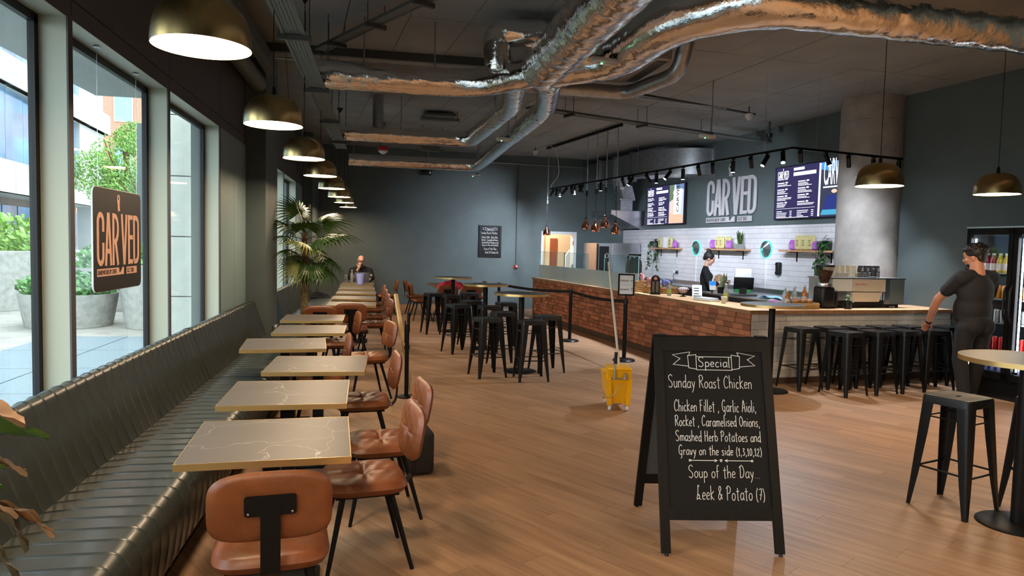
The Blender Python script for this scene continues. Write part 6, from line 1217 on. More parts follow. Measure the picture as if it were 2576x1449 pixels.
ba = thing('timber_batten', 'pale timber batten leaning beside the black pole stand', 'batten', T(.33, 7.84, 0)); m = MB(); m.tube([(0.03, 0, .012), (-.155, .38, 1.10)], .024, 4, flat=1.0, rot=pi/4); m.build('batten', M['pale_wood'], ba, smooth=0)
sc_ = thing('black_case', 'black case on the floor behind the second chair', 'case', T(.28, 5.20, 0, R(8))); m = MB(); m.rbox((0, 0, .165), (.21, .30, .31), .03, 3); m.build('body', mat('black_nylon', (.014, .014, .016), .6, bump=.1, bscale=200), sc_, merge=True); m = MB(); m.tube(densify([(-.05, 0, .31), (-.05, 0, .35), (.05, 0, .35), (.05, 0, .31)], .02, .02), .008, 6); m.build('handle', M['blackp'], sc_); m = MB(); m.box(-.107, -.104, -.13, .13, .20, .206); m.build('zip', M['steel'], sc_, smooth=0)
bg_ = thing('rucksack', 'dark bag slumped on the far end of the second banquette', 'bag', T(-1.26, 15.75, .475)); m = MB(); m.grid(lambda a, b: ((a-.5)*.42, (b-.5)*.30, .002+.17*(sin(pi*a)**.5)*(sin(pi*b)**.5)*(1+.15*sin(a*14+b*5)-.35*a)), 22, 14); m.grid(lambda a, b: ((a-.5)*.42, (b-.5)*.30, .0), 22, 14); m.build('body', M['cloth'], bg_, fixn=False)
m = MB(); m.tube(spline([(-.15, -.1, .10), (0, -.16, .12), (.16, -.12, .06)], 6), .012, 6); m.build('strap', M['blackp'], bg_)
rc = thing('red_coat', 'crumpled red coat draped over the chairs at the back', 'coat', T(1.50, 15.15, .74)); M['redcl'] = mat('red_wool', (.45, .02, .05), .9, bump=.3, bscale=30); m = MB(); m.grid(lambda a, b: ((a-.5)*.62, (b-.5)*.34-.04*sin(a*9), .0+.16*(sin(pi*a)**.4)*(sin(pi*b)**.4)*(1+.22*sin(a*17)*cos(b*9))), 30, 16); m.grid(lambda a, b: ((a-.5)*.60, (b-.5)*.32, .012), 30, 16); m.build('cloth', M['redcl'], rc, fixn=False)
lp = thing('laptop', 'grey laptop open in front of the bald man', 'laptop', T(-.43, 17.12, .7515, R(180))); m = MB(); m.rbox((0, .0, .008), (.34, .24, .016), .005, 2); m.build('base', M['acgrey'], lp, merge=True); m = MB(); m.rbox((0, .0, .115), (.34, .010, .23), .004, 2, T(0, .12, .010, 0, R(-14))); m.build('lid', mat('grey_laptop_lid', (.20, .20, .22), .4, metal=.4), lp, merge=True)
bottle('tall ribbed water bottle beside the laptop', T(-.66, 16.98, .7515), .038, .29, 'clearp', capc='white', name='water_bottle'); 
cn = thing('drink_can', 'dark patterned can at the left of the laptop', 'can', T(-.80, 16.95, .7515)); m = MB(); m.lathe([(0, 0), (.028, 0), (.034, .012), (.034, .15), (.028, .165), (0, .165)], 18); m.build('body', mat('dark_can', (.06, .03, .03), .3, noise=.9, nscale=20, c2=(.6, .55, .55)), cn); m = MB(); m.lathe([(.029, .163), (.029, .168), (0, .167)], 16); m.build('lid', M['white'], cn)
pc = thing('lilac_cup', 'plain lilac tumbler on the table before the laptop', 'cup', T(-.44, 16.22, .7515)); m = MB(); m.lathe([(0, 0), (.075, 0), (.10, .235), (.096, .235), (.072, .01), (0, .01)], 28); m.build('tumbler', mat('lilac_plastic', (.42, .42, .78), .4), pc)
ps = thing('floor_socket', 'small metal box on the pier end behind the tables', 'socket', T(-1.47, 10.30, .45)); m = MB(); m.rbox((.03, 0, 0), (.06, .16, .11), .005, 2); m.build('box', M['steel'], ps, merge=True)
# ================================================================== PLANTS
def place(o, parent, M_): col.objects.link(o); o.parent = parent; o.matrix_local = M_
M['leafy'] = mat('yellow_green_palm_leaf', (0.16, 0.19, 0.035), 0.42, noise=0.35, nscale=5); M['trunk'] = mat('fibrous_palm_trunk', (0.27, 0.21, 0.09), 0.9, noise=0.4, nscale=20, bump=.8, bscale=40); M['trunk2'] = mat('brown_palm_crown', (0.14, 0.06, 0.03), 0.9, bump=.8, bscale=50)
pa = thing('potted_palm', 'tall fan palm standing by the pier between the banquettes', 'palm', T(-1.065, 10.42, 0)); m = MB(); m.lathe([(0, 0), (.13, 0), (.17, .28), (.16, .28), (.15, .25), (0, .25)], 24); m.build('pot', M['dgrey'], pa)
rr = [(.050+.006*(abs(sin(k*1.9))), .2+k*.0195) for k in range(46)]; m = MB(); m.lathe([(.05, .2)]+rr+[(.055, 1.11)], 18); m.build('trunk', M['trunk'], pa, smooth=20)
m = MB(); m.lathe([(.055, 1.08), (.062, 1.15), (.055, 1.3), (.04, 1.45), (.03, 1.72), (.01, 1.82)], 16); m.build('crown_shaft', M['trunk2'], pa)
pr_ = random.Random(11)
def frond(rp, rl, n, spread, droop, mt, seed):
    q = random.Random(seed); mb = MB(); mb.tube([(0, 0, 0), (0, rp*.5, .02), (0, rp, 0)], [.006, .005, .004], 5)
    for i in range(n):
        a = R(-spread+2*spread*i/(n-1)); L_ = rl*(.72+.28*cos(a*.7))*q.uniform(.92, 1.05); d = Vector((sin(a), cos(a), 0)); s_ = Vector((cos(a), -sin(a), 0)); vs = []; fs = []; w0 = .0155*rl/.34
        for k in range(6):
            t = k/5; p = Vector((0, rp, 0))+d*L_*t+Vector((0, 0, -droop*L_*(t**2.2)+.05*L_*t-.10*L_*abs(a)/pi)); w = w0*(.5+1.0*t if t < .4 else 1.0-.95*((t-.4)/.6)**1.4)
            vs += [p-s_*w, p+Vector((0, 0, -.004)), p+s_*w]
        for k in range(5): b = 3*k; fs += [(b, b+1, b+4, b+3), (b+1, b+2, b+5, b+4)]
        mb.add(vs, fs)
    return mb.mesh('frond', mt, 0)
FR = [(-150, 40, 1.62, .30, .36), (-35, 62, 1.66, .34, .36), (60, 38, 1.62, .34, .40), (95, 12, 1.58, .36, .42), (170, 30, 1.60, .30, .36), (-95, 14, 1.55, .34, .42), (-120, -8, 1.45, .34, .40), (75, -22, 1.45, .30, .40), (110, -30, 1.35, .28, .38), (150, -35, 1.38, .25, .36), (-170, -42, 1.36, .22, .34), (-130, -45, 1.30, .22, .34), (-90, -38, 1.38, .28, .38), (30, -10, 1.5, .28, .36), (-20, -20, 1.42, .25, .36), (175, 0, 1.52, .25, .34), (130, 12, 1.55, .3, .38), (-60, 30, 1.6, .3, .38)]
for k, (az, el, z, rp, rl) in enumerate(FR):
    sc_l = .62 if -165 < az < -70 else 1.0; o = bpy.data.objects.new('frond', frond(rp*sc_l, rl*sc_l*1.06, 24, 122, .5, M['leafy'] if k in (10, 11, 15, 13) else M['leafg'], k)); place(o, pa, T(0, 0, z+.14, R(-az)) @ Matrix.Rotation(R(el), 4, 'X') @ Matrix.Rotation(R(pr_.uniform(-25, 25)), 4, 'Y'))
# foreground plant with drying leaves at the left edge
fp = thing('potted_plant', 'broad-leaved plant with drying brown leaves at the left edge', 'plant', T(-.70, 1.25, 0)); m = MB(); m.lathe([(0, 0), (.12, 0), (.15, .26), (.14, .26), (.13, .23), (0, .23)], 24); m.build('pot', M['dgrey'], fp); m = MB(); m.tube(spline([(0, 0, .2), (.01, 0, .6), (-.02, .01, 1.0), (.0, 0, 1.45)], 6), [.010]*19, 8); m.build('stem', M['trunk2'], fp)
M['fleaf'] = mat('glossy_green_leaf', (.05, .11, .018), .3, noise=.2, nscale=20); M['dleaf'] = mat('dry_brown_leaf', (.20, .11, .05), .55, noise=.4, nscale=18); M['dleaf2'] = mat('dark_dry_leaf', (.06, .045, .02), .4, noise=.3, nscale=18)
def bleaf(base, tip, w, mt, droop=.15, curl=.3, roll=0):
    base = Vector(base); tip = Vector(tip); d = tip-base; L_ = d.length; z = d.normalized(); s_ = z.cross(Vector((0, 0, 1))).normalized(); n_ = s_.cross(z); cr_, sr_ = cos(roll), sin(roll); s2 = s_*cr_+n_*sr_; n2 = n_*cr_-s_*sr_; mb = MB()
    def fn(a, b):
        ww = w*sin(pi*min(1, .06+b*.94))**.65; x = (a-.5)*2; return base+z*(L_*b)+s2*(x*ww/2)+n2*(abs(x)**1.5*curl*ww/2+droop*L_*sin(pi*b)+.004*sin(b*18+x*3))
    mb.grid(fn, 8, 12); o = bpy.data.objects.new('leaf', mb.mesh('leaf', mt, 60)); col.objects.link(o); o.parent = fp; o.matrix_parent_inverse = fp.matrix_world.inverted(); return o
bleaf((-.69, 1.25, 1.36), (-.527, 1.25, 1.352), .085, M['fleaf'], .05, .25, .6); bleaf((-.70, 1.24, 1.40), (-.553, 1.23, 1.375), .075, M['dleaf'], .10, .4, .2); bleaf((-.68, 1.25, 1.30), (-.560, 1.25, 1.29), .055, M['dleaf'], .12, .5, .5); bleaf((-.67, 1.25, 1.26), (-.562, 1.25, 1.163), .06, M['dleaf2'], .12, .35, .4); bleaf((-.64, 1.26, 1.245), (-.526, 1.26, 1.180), .03, M['dleaf'], .08, .6, .3); bleaf((-.68, 1.24, 1.22), (-.570, 1.24, 1.225), .065, M['dleaf'], .05, .5, .9); bleaf((-.70, 1.25, 1.32), (-.592, 1.25, 1.305), .05, M['fleaf'], .05, .2, .3); bleaf((-.70, 1.25, 1.20), (-.575, 1.25, 1.115), .06, M['dleaf2'], .1, .4, .5); bleaf((-.7, 1.25, 1.45), (-.74, 1.1, 1.50), .08, M['fleaf']); bleaf((-.7, 1.25, 1.45), (-.82, 1.3, 1.48), .08, M['fleaf']); bleaf((-.7, 1.25, 1.28), (-.60, 1.26, 1.268), .03, M['fleaf'], .05, .2)
# trailing plants and snake plants on the shelves
M['pothos'] = mat('pothos_leaf', (.035, .10, .03), .35, noise=.4, nscale=20)
pl_ = leaf_mesh(.085, .062, .15, .25, M['pothos'])
def trailing(label, u, v, z, chains, n, seed, pot=True):
    q = random.Random(seed); t = thing('trailing_plant', label, 'plant', TU(u, v, z)); 
    if pot: m = MB(); m.lathe([(0, 0), (.06, 0), (.075, .13), (.068, .13), (.06, .11), (0, .11)], 18); m.build('pot', M['dgrey'], t)
    for c in range(chains):
        a = q.uniform(0, 2*pi); L_ = q.uniform(.35, 1.0)*n; pts = [(0, 0, .12), (.08*cos(a), .08*sin(a), .16), (.13*cos(a)-.03, .13*sin(a), .05)]; ez = -L_; pts.append((.12*cos(a)-.06, .12*sin(a), ez*.6)); pts.append((.12*cos(a)-.06, .12*sin(a), ez)); P_ = spline(pts, 7); m = MB(); m.tube(P_, .003, 4); m.build('vine', M['pothos'], t)
        for p in P_[3::2]:
            for _ in range(2): o = bpy.data.objects.new('leaf', pl_); place(o, t, Matrix.Translation(p) @ T(0, 0, 0, q.uniform(0, 2*pi), R(q.uniform(-60, 20))))
    for k in range(12): o = bpy.data.objects.new('leaf', pl_); place(o, t, T(q.uniform(-.05, .05), q.uniform(-.05, .05), .13+q.uniform(0, .1), q.uniform(0, 2*pi), R(q.uniform(-10, 50))))
trailing('trailing green plant at the left end of the first shelf', 8.62, 16.0, 1.735, 6, .62, 2); trailing('bushy trailing plant on the shelf by the column', 8.60, 9.95, 1.735, 9, .48, 5)
def snake(label, M_, n, h, mt, potm, seed):
    q = random.Random(seed); t = thing('snake_plant', label, 'plant', M_); m = MB(); m.box(-.06, .06, -.06, .06, 0, .10); m.build('pot', potm, t, smooth=0)
    for k in range(n):
        a = q.uniform(0, 2*pi); L_ = h*q.uniform(.6, 1); tl = q.uniform(.05, .4); mb = MB()
        def fn(s, b): w = .03*(1-b**2.2)+.002; x = (s-.5)*2*w; r = .02+L_*b*tl; return (cos(a)*r-sin(a)*x, sin(a)*r+cos(a)*x, .09+L_*b+abs(x)*.3)
        mb.grid(fn, 4, 8); o = bpy.data.objects.new('leaf', mb.mesh('leaf', mt, 60)); place(o, t, Matrix())
snake('dark snake plant in a grey square pot above the barista', TU(8.62, 12.42, 1.735), 7, .30, M['leafg'], M['acgrey'], 3); snake('yellow-edged snake plant in a pot by the till', TU(6.62, 9.95, 1.0), 8, .26, M['varieg'], M['blackp'], 6)

# ================================================================== PEOPLE
def cap_(mb, p0, p1, ra, rb, n=14):
    p0 = Vector(p0); p1 = Vector(p1); mb.cyl(p0, p1, ra, rb, n); mb.ell(p0, (ra, ra, ra), n, 8); mb.ell(p1, (rb, rb, rb), n, 8)
def chain(mb, pts, rs):
    for i in range(len(pts)-1): cap_(mb, pts[i], pts[i+1], rs[i], rs[i+1])
def solid(mb, name, mt, parent, vox=.012, sm=6):
    o = mb.build(name, mt, parent, smooth=0, fixn=False); md = o.modifiers.new('skin', 'REMESH'); md.mode = 'VOXEL'; md.voxel_size = vox; md.use_smooth_shade = True
    s_ = o.modifiers.new('soften', 'SMOOTH'); s_.factor = .5; s_.iterations = sm; return o
def head(mb, Mh, s=1.0, jaw=1.0):
    """skull, jaw, nose, brow, lips and ears; Mh puts the head centre in place, face to +y"""
    A_ = lambda c, d: mb.ell([x*s for x in c], [x*s for x in d], 18, 12, Mh)
    A_((0, -.012, .028), (.076, .096, .092)); A_((0, .022, -.030), (.060*jaw, .070, .078)); A_((0, .060, -.088), (.030, .030, .022)); A_((0, .078, .045), (.052, .022, .030)); A_((0, .098, -.018), (.013, .022, .022)); A_((0, .092, .008), (.009, .014, .028)); A_((0, .086, -.056), (.024, .012, .008)); A_((0, .085, -.067), (.020, .011, .008))
    for x in (-1, 1): A_((x*.076, -.012, -.005), (.010, .020, .032)); A_((x*.040, .062, -.020), (.022, .022, .024)); A_((x*.030, .080, .022), (.020, .014, .006))
def face_bits(parent, Mh, s=1.0, brows=True):
    for x in (-1, 1):
        m = MB(); m.ell((x*.031*s, .0835*s, .006*s), (.011*s, .006*s, .0055*s), 12, 8, Mh); m.build('eye', M['cupb'], parent)
        if brows: m = MB(); m.ell((x*.031*s, .092*s, .027*s), (.021*s, .006*s, .004*s), 12, 6, Mh); m.build('eyebrow', M['hair'], parent)
def hand(mb, Mh, curl=.5, sgn=1, spread=.06):
    """palm in local xy plane, fingers to +y, palm side down (-z); thumb on sgn*x side"""
    mb.ell((0, .045, 0), (.040, .050, .016), 14, 8, Mh); mb.ell((sgn*.026, .025, -.004), (.018, .030, .016), 10, 6, Mh)
    for k, (x, L_) in enumerate(((-.030, .058), (-.011, .072), (.010, .078), (.030, .070))):
        x = -sgn*-x if False else x*sgn; pts = [Vector((x, .075, 0))]; a = 0; seg = (.42, .33, .25)
        for j, f in enumerate(seg): a += curl*(.9 if j else .6); d = Vector((x*spread*8, cos(a), -sin(a))).normalized(); pts.append(pts[-1]+d*L_*f)
        pts = [Mh @ p for p in pts]; chain(mb, pts, [.0092, .0088, .0082, .0074])
    b = [Vector((sgn*.034, .020, -.002)), Vector((sgn*.056, .046, -.010)), Vector((sgn*.060, .070, -.022)), Vector((sgn*.054, .088, -.032))]; chain(mb, [Mh @ p for p in b], [.013, .0112, .010, .0085])
def aimM(p, d, upv=(0, 0, 1), roll=0):
    y = Vector(d).normalized(); x = y.cross(Vector(upv)).normalized(); z = x.cross(y); return Matrix.Translation(p) @ Matrix(((x.x, y.x, z.x, 0), (x.y, y.y, z.y, 0), (x.z, y.z, z.z, 0), (0, 0, 0, 1))) @ Matrix.Rotation(roll, 4, 'Y')
M['skin2'] = mat('tanned_skin', (.50, .22, .13), .5); M['skin3'] = mat('fair_skin', (.66, .38, .28), .5); M['shoe'] = mat('black_shoe', (.012, .012, .012), .4)
# --- man standing with a hand on the stool, seen from behind
p1 = thing('person', 'man in black T-shirt and trousers, back to us, one hand on a bar stool', 'person', TU(7.55, 6.26, 0, R(-4)))
sk = MB(); Hm = T(0.0, .045, 1.672, R(24), R(-8)); head(sk, Hm, 1.10, 1.08); chain(sk, [(0, -.01, 1.45), (0, .01, 1.60)], [.082, .074])
sl = (-.215, .0, 1.44); el = (-.255, .27, 1.175); wr = (-.155, .50, .865); chain(sk, [sl, el], [.06, .050]); chain(sk, [el, (-.225, .36, 1.05), wr], [.050, .047, .032]); hand(sk, aimM(wr, (.16, .50, -.42), roll=.2), .35, 1)
sr = (.215, .0, 1.44); er = (.27, .10, 1.16); wrr = (.19, .33, 1.06); chain(sk, [sr, er], [.06, .05]); chain(sk, [er, wrr], [.048, .032]); hand(sk, aimM(wrr, (-.3, .9, 0)), .6, -1)
solid(sk, 'body', M['skin2'], p1, .0085, 4)
sh = MB(); sh.ell((0, .005, 1.27), (.225, .145, .24), 22, 14); sh.ell((0, .03, 1.08), (.225, .170, .22), 22, 14); sh.ell((0, .03, .98), (.215, .160, .12), 22, 12); sh.ell((0, -.01, 1.44), (.16, .09, .075), 18, 10); chain(sh, [(-.10, -.01, 1.475), sl], [.07, .088]); chain(sh, [(.10, -.01, 1.475), sr], [.07, .088])
chain(sh, [sl, (-.242, .16, 1.285)], [.090, .078]); chain(sh, [sr, (.255, .07, 1.25)], [.090, .078]); solid(sh, 't_shirt', M['cloth'], p1, .013, 8)
tr = MB(); tr.ell((0, .0, .93), (.205, .155, .14), 20, 12); tr.ell((-.09, -.06, .88), (.11, .11, .12), 16, 10); tr.ell((.09, -.06, .88), (.11, .11, .12), 16, 10)
for x, ky, fy in ((-.105, .05, -.04), (.110, .03, .10)): chain(tr, [(x, .0, .86), (x*1.1, ky, .48), (x*1.15, fy, .10)], [.115, .085, .068])
solid(tr, 'trousers', M['cloth2'], p1, .013, 8)
for x, fy in ((-.12, -.04), (.126, .10)): m = MB(); m.rbox((x, fy+.05, .045), (.10, .28, .09), .04, 4); m.build('shoe', M['shoe'], p1, merge=True)
hr = MB(); hr.ell((0, -.030, .066), (.104, .118, .094), 20, 14, Hm); hr.ell((0, -.075, .0), (.080, .050, .075), 16, 10, Hm); qh = random.Random(5)
for k in range(60): a = qh.uniform(0, 2*pi); e = qh.uniform(.1, 1.3); hr.ell((.104*cos(e)*cos(a), -.028+.116*cos(e)*sin(a), .070+.094*sin(e)), (.025, .025, .022), 8, 6, Hm)
for k in range(14): hr.ell((qh.uniform(-.07, .07), .070+qh.uniform(-.02, .02), .105+qh.uniform(-.015, .02)), (.022, .022, .02), 8, 6, Hm)
solid(hr, 'hair', M['hair'], p1, .009, 2); br = MB(); br.ell((0, .040, -.075), (.064, .062, .045), 16, 10, Hm); br.ell((0, .080, -.050), (.030, .018, .010), 12, 8, Hm); solid(br, 'beard', M['hair'], p1, .009, 3); face_bits(p1, Hm, 1.08)
m = MB(); d = (Vector(wr)-Vector(el)).normalized(); m.cyl(Vector(wr)-d*.035, Vector(wr)-d*.012, .037, None, 18); m.build('watch', M['blackp'], p1)
# --- barista with a hair bun
p2 = thing('person', 'woman with dark hair bun in black top working behind the counter', 'person', TU(7.35, 11.62, 0, R(-118)-BETA))
Hb = T(0.0, .055, 1.530, R(4), R(-22)); sk = MB(); head(sk, Hb, .97, .92); chain(sk, [(0, -.02, 1.33), (0, .02, 1.46)], [.048, .046])
S2, E2, W2 = (-.175, .0, 1.30), (-.215, .08, 1.04), (-.10, .30, 1.08); chain(sk, [E2, W2], [.040, .028]); hand(sk, aimM(W2, (.25, .9, .2)), .7, 1); S3, E3, W3 = (.175, .0, 1.30), (.215, .10, 1.04), (.08, .33, 1.12); chain(sk, [E3, W3], [.040, .028]); hand(sk, aimM(W3, (-.2, .9, .1)), .7, -1); solid(sk, 'body', M['skin3'], p2, .0085, 4)
sh = MB(); sh.ell((0, .0, 1.17), (.170, .105, .20), 20, 12); sh.ell((0, .0, .99), (.150, .105, .18), 20, 12); sh.ell((0, .05, 1.20), (.13, .085, .09), 16, 10); chain(sh, [(-.06, -.01, 1.335), S2], [.055, .065]); chain(sh, [(.06, -.01, 1.335), S3], [.055, .065]); chain(sh, [S2, E2, (-.16, .19, 1.06)], [.066, .054, .046]); chain(sh, [S3, E3, (.15, .21, 1.08)], [.066, .054, .046]); chain(sh, [(0, -.015, 1.30), (0, -.005, 1.37)], [.07, .056]); solid(sh, 'top', M['cloth'], p2, .012, 8)
tr = MB(); tr.ell((0, -.01, .88), (.170, .13, .16), 18, 12)
for x in (-.09, .09): chain(tr, [(x, 0, .82), (x, .02, .46), (x, -.02, .09)], [.092, .066, .052])
solid(tr, 'trousers', mat('navy_trousers', (.012, .014, .03), .8), p2, .013, 8)
for x in (-.09, .09): m = MB(); m.rbox((x, .04, .04), (.085, .24, .08), .035, 4); m.build('shoe', M['shoe'], p2, merge=True)
hr = MB(); hr.ell((0, -.024, .042), (.086, .102, .090), 20, 14, Hb); hr.ell((0, -.085, -.01), (.055, .035, .05), 14, 9, Hb); hr.ell((0, -.070, .140), (.050, .050, .042), 14, 10, Hb)
for k in range(10): a = 2*pi*k/10; hr.ell((.04*cos(a), -.070+.04*sin(a), .145+.012*sin(3*a)), (.02, .02, .02), 8, 6, Hb)
solid(hr, 'hair_bun', M['hair'], p2, .010, 3); face_bits(p2, Hb, .97)
m = MB(); m.ell((-.01, .40, 1.12), (.045, .05, .03), 12, 8); m.build('cleaning_cloth', M['blackp'], p2)
# --- bald man at the laptop
p3 = thing('person', 'bald bearded man in black seated at the far table, hand on chin', 'person', T(-.47, 17.62, 0, R(180)))
Hs = T(.0, .10, 1.245, R(4), R(-24)); sk = MB(); head(sk, Hs, 1.03); chain(sk, [(0, .0, 1.05), (0, .06, 1.17)], [.060, .058]); WL = (.03, .235, 1.10); chain(sk, [(.20, .16, .80), WL], [.046, .031]); hand(sk, aimM((.045, .225, 1.085), (-.25, .1, .9), (0, 1, .2), .4), .9, -1); WR = (-.20, .45, .80); chain(sk, [(-.26, .16, .82), WR], [.044, .030]); hand(sk, aimM(WR, (.2, .9, -.1)), .4, 1); solid(sk, 'body', M['skin3'], p3, .0085, 4)
sh = MB(); sh.ell((0, .02, .88), (.205, .130, .20), 20, 12); sh.ell((0, .0, .66), (.19, .14, .20), 20, 12); sh.ell((0, .02, 1.05), (.12, .08, .07), 16, 10); chain(sh, [(-.07, .01, 1.05), (-.21, .0, 1.0), (-.27, .10, .83), (-.22, .33, .80)], [.07, .080, .062, .048]); chain(sh, [(.07, .01, 1.05), (.21, .0, 1.0), (.25, .13, .83), (.11, .21, .98)], [.07, .080, .062, .046]); solid(sh, 'jacket', M['cloth'], p3, .012, 8)
tr = MB(); tr.ell((0, .0, .52), (.19, .15, .12), 18, 12)
for x in (-.10, .10): chain(tr, [(x, .02, .52), (x*1.2, .42, .50), (x*1.2, .40, .10)], [.095, .075, .055])
solid(tr, 'trousers', M['cloth2'], p3, .013, 8)
for x in (-.12, .12): m = MB(); m.rbox((x, .45, .04), (.09, .26, .08), .035, 4); m.build('shoe', M['shoe'], p3, merge=True)
br = MB(); br.ell((0, .048, -.075), (.056, .056, .040), 16, 10, Hs); solid(br, 'beard', mat('brown_beard', (.09, .04, .02), .7), p3, .009, 3); face_bits(p3, Hs, 1.03)
m = MB(); m.cbox((-.245, .135, .885), (.05, .012, .07)); m.build('sleeve_print', M['offw'], p3, smooth=0)
dup(ch0, T(-.47, 17.60, 0, R(180)), 'tan leather chair the bald man sits on', GR[1])
# ================================================================== OUTSIDE THE WINDOWS
M['grate'] = mat('pale_blue_grating', (.20, .255, .285), .5, noise=.12, nscale=40, bump=.5, bscale=90); M['pave'] = mat('buff_paving', (.36, .335, .295), .8, noise=.15, nscale=3); M['bwhite'] = mat('white_cladding', (.44, .46, .45), .6, noise=.04, nscale=2); M['stone'] = mat('pale_limestone', (.58, .60, .54), .8, noise=.06, nscale=6); M['bglass'] = mat('blue_reflective_glazing', (.20, .32, .48), .08, metal=.35, noise=.35, nscale=.5); M['bbrick'] = mat('far_red_brick', (.42, .22, .15), .9, noise=.2, nscale=12); M['foli'] = mat('fresh_green_foliage', (.26, .46, .10), .6, noise=.4, nscale=1.5); M['foli2'] = mat('ivy_green', (.12, .28, .08), .5, noise=.4, nscale=4); M['planter'] = mat('pitted_concrete', (.40, .40, .37), .85, noise=.18, nscale=9, bump=.5, bscale=30); M['frame'] = mat('dark_facade_frame', (.06, .06, .065), .5)
g_ = MB(); g_.box(-60, XW-.3, -30, 90, -.30, -.055); tag(g_.build('pavement', M['pave'], smooth=0), 'buff stone paving of the courtyard outside the windows', 'pavement', kind='structure')
gr_ = thing('floor_grating', 'bluish metal grating just outside the windows', 'grating', T(-3.6, 6, -.05)); k_ = 0
for i in range(3):
    for j in range(12): m = MB(); x0 = -5.5+i*1.22+3.6; y0 = -6+j*1.6; m.box(x0, x0+1.2, y0-6, y0-6+1.58, -.004, .012); m.build('panel', M['grate'], gr_, smooth=0)
for v in gr_.children: v.location.z = 0
# stone pier just outside the third window
sp_ = thing('stone_pier', 'pale limestone pier outside, seen through the third window', 'pier', T(-2.22, 8.55, 0)); z = -.05
for zz in (.34, 1.02, 1.70, 2.38, 3.06, 3.74, 4.42): m = MB(); m.box(-.33, .33, -.0, .5, z+.008, zz-.004); m.build('stone_panel', M['stone'], sp_, smooth=0); z = zz
m = MB(); m.box(-.32, .32, .01, .49, -.05, 4.4); m.build('core', M['frame'], sp_, smooth=0)
# soffit over the windows
m = MB(); m.box(-2.75, XW-.34, -4, 7.6, 3.05, 3.3); m.build('eaves', M['bwhite'], smooth=0); tag(bpy.data.objects['eaves'], 'white canopy edge above the windows outside', 'canopy')
# white building across the court
PB0 = Vector((-9.9, 6.0, 0)); PB1 = Vector((-12.75, 37.0, 0)); dl = PB1-PB0; LB = dl.length; MBd = T(PB0.x, PB0.y, 0, atan2(dl.y, dl.x)); wb_ = thing('white_building', 'white banded office building across the court', 'building', MBd)
for (z0, z1) in ((3.02, 4.05), (6.5, 7.4), (10.2, 11.1), (13.9, 14.8)):
    n_ = 11; st_ = LB/n_
    for k in range(n_): m = MB(); m.box(k*st_+.015, (k+1)*st_-.015, 0, .3, z0, z1); m.build('cladding_panel', M['bwhite'], wb_, smooth=0)
    m = MB(); m.box(0, LB, .05, 6, z0, z1-.02); m.build('floor_band', M['bwhite'], wb_, smooth=0)
for (z0, z1) in ((4.05, 6.5), (7.4, 10.2), (11.1, 13.9)):
    n_ = 20; st_ = LB/n_
    for k in range(n_): m = MB(); m.box(k*st_+.04, (k+1)*st_-.04, .42+.02*(k % 3), .5, z0, z1); m.build('window_pane', M['bglass'], wb_, smooth=0)
    m = MB(); m.box(0, LB-.1, .52, 5.8, z0, z1); m.build('window_frame', M['frame'], wb_, smooth=0)
n_ = 22; st_ = LB/n_
for k in range(n_): m = MB(); m.box(k*st_+.06, (k+1)*st_-.06, 1.45, 1.5, .95, 2.75); m.build('door_pane', M['bglass'], wb_, smooth=0)
m = MB(); m.box(0, LB, 1.5, 6, 0, 3.02); m.build('ground_floor', mat('brown_shopfront', (.14, .115, .10), .6), wb_, smooth=0)
m = MB(); m.box(LB-.9, LB-.2, .35, 1.2, .9, 3.1); m.build('stone_column', M['bwhite'], wb_, smooth=0); m = MB(); m.box(LB-3.6, LB-.05, .3, 5.9, 4.0, 15); m.build('stone_corner', M['bwhite'], wb_, smooth=0)
m = MB(); m.box(-30, -4.9, 19.0, 60, -.06, .95); m.build('terrace', M['pave'], smooth=0); tag(bpy.data.objects['terrace'], 'raised paved terrace in front of the white building', 'terrace', kind='structure')
# brick building behind
bb_ = thing('brick_building', 'red brick apartment building behind the green tree', 'building', T(-15.0, 52, 0)); m = MB(); m.box(-14, 14, 0, 8, 0, 24); m.build('wall', M['bbrick'], bb_, smooth=0)
for i in range(-6, 7):
    for j in range(5): m = MB(); m.box(i*2.1-.6, i*2.1+.6, -.06, .05, 2.2+j*3.6, 4.2+j*3.6); w_ = m.build('window', M['bwhite'], bb_, smooth=0); m = MB(); m.box(i*2.1-.52, i*2.1+.5, -.09, -.05, 2.3+j*3.6, 4.1+j*3.6); m.build('pane', M['bglass'], w_, smooth=0)
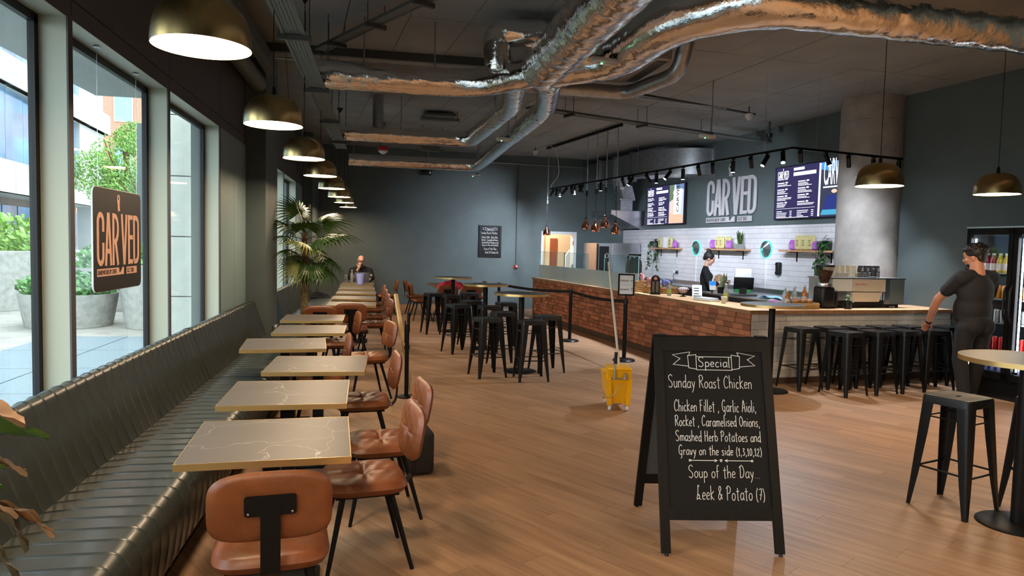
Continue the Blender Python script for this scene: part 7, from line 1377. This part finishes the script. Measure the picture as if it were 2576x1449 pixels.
# trees
def leaves(n, c, d, size, seed, shell=.55):
    q = random.Random(seed); mb = MB(); vs = []; fs = []
    for k in range(n):
        while True:
            p = Vector((q.uniform(-1, 1), q.uniform(-1, 1), q.uniform(-1, 1)))
            if p.length < 1 and p.length > shell*q.random(): break
        a = Vector((q.gauss(0, 1), q.gauss(0, 1), q.gauss(0, 1))).normalized(); b = a.orthogonal().normalized(); s_ = size*q.uniform(.6, 1.3); o = Vector((c[0]+p.x*d[0], c[1]+p.y*d[1], c[2]+p.z*d[2])); e = a.cross(b); i = len(vs)
        vs += [o-b*s_*.5, o+e*s_, o+b*s_*.5, o-e*s_]; fs.append((i, i+1, i+2, i+3))
    mb.add(vs, fs); return mb
def tree(label, x, y, z0, zt, crowns, seed, mt='foli'):
    t = thing('tree', label, 'tree', T(x, y, z0)); m = MB(); m.tube(spline([(0, 0, 0), (.05, 0, (zt-z0)*.4), (-.05, .05, (zt-z0)*.8)], 5), [.12]*11, 8); m.build('trunk', M['trunk2'], t)
    q = random.Random(seed)
    for k in range(6): a = q.uniform(0, 2*pi); m = MB(); m.tube([(0, 0, (zt-z0)*.4), (.6*cos(a), .6*sin(a), (zt-z0)*.65), (1.1*cos(a), 1.1*sin(a), (zt-z0)*.85)], [.05, .035, .015], 6); m.build('branch', M['trunk2'], t)
    m = MB()
    for k, (cx, cy_, cz, r, rz_) in enumerate(crowns): l = leaves(2600, (cx, cy_, cz), (r, r, rz_), .055, seed+k); m.add(l.v, l.f)
    tag(m.build('foliage', M[mt], t, smooth=0, fixn=False), kind='stuff'); return t
tree('airy bright green tree standing in the court', -9.6, 29.5, .95, 6.0, [(0, 0, 3.6, 1.3, 1.2), (.9, .3, 3.0, 1.2, 1.0), (-.9, -.3, 3.1, 1.1, .9), (.3, .2, 4.5, .8, .7), (1.4, 0, 2.2, .8, .8), (-.2, -.5, 2.3, 1.0, .7)], 31)
tree('smaller dark green tree at the right of the court', -7.6, 26.0, .95, 4.0, [(0, 0, 2.2, .9, 1.2), (.5, 0, 1.2, .9, .8), (-.6, .2, .9, .9, .7)], 41, 'foli2')
# planters
def planter(label, x, y, rt_, rb_, h, n, seed, fz=.3):
    t = thing('planter', label, 'planter', T(x, y, -.05), 'round concrete planters in the court'); m = MB(); m.lathe([(0, 0), (rb_, 0), (rt_, h*.92), (rt_, h), (rt_-.06, h), (rt_-.07, h-.1), (0, h-.1)], 40); m.build('pot', M['planter'], t, smooth=50)
    if n: l = leaves(n, (0, 0, h+fz*.4), (rt_*1.02, rt_*1.02, fz), .075, seed, .2); tag(l.build('foliage', M['foli2'], t, smooth=0, fixn=False), kind='stuff')
planter('wide low concrete planter with ivy, nearest the window', -5.93, 15.0, .84, .74, .63, 1500, 51); planter('tall concrete planter outside the middle window', -4.15, 14.9, .86, .72, 1.22, 900, 61); planter('concrete planter behind the hanging sign', -6.3, 18.6, 1.0, .9, 1.0, 1200, 71, .4)
rp_ = thing('ring_planter', 'low curved stone planter with shrubs beyond the ivy pot', 'planter', T(-9.6, 19.5, -.05)); m = MB(); m.lathe([(2.2, 0), (2.2, 1.35), (1.7, 1.35), (1.7, 1.2)], 40, caps=False); m.build('kerb', M['planter'], rp_); l = leaves(1600, (0, 0, 1.7), (1.7, 1.7, .6), .10, 77, .2); tag(l.build('foliage', M['foli'], rp_, smooth=0, fixn=False), kind='stuff')
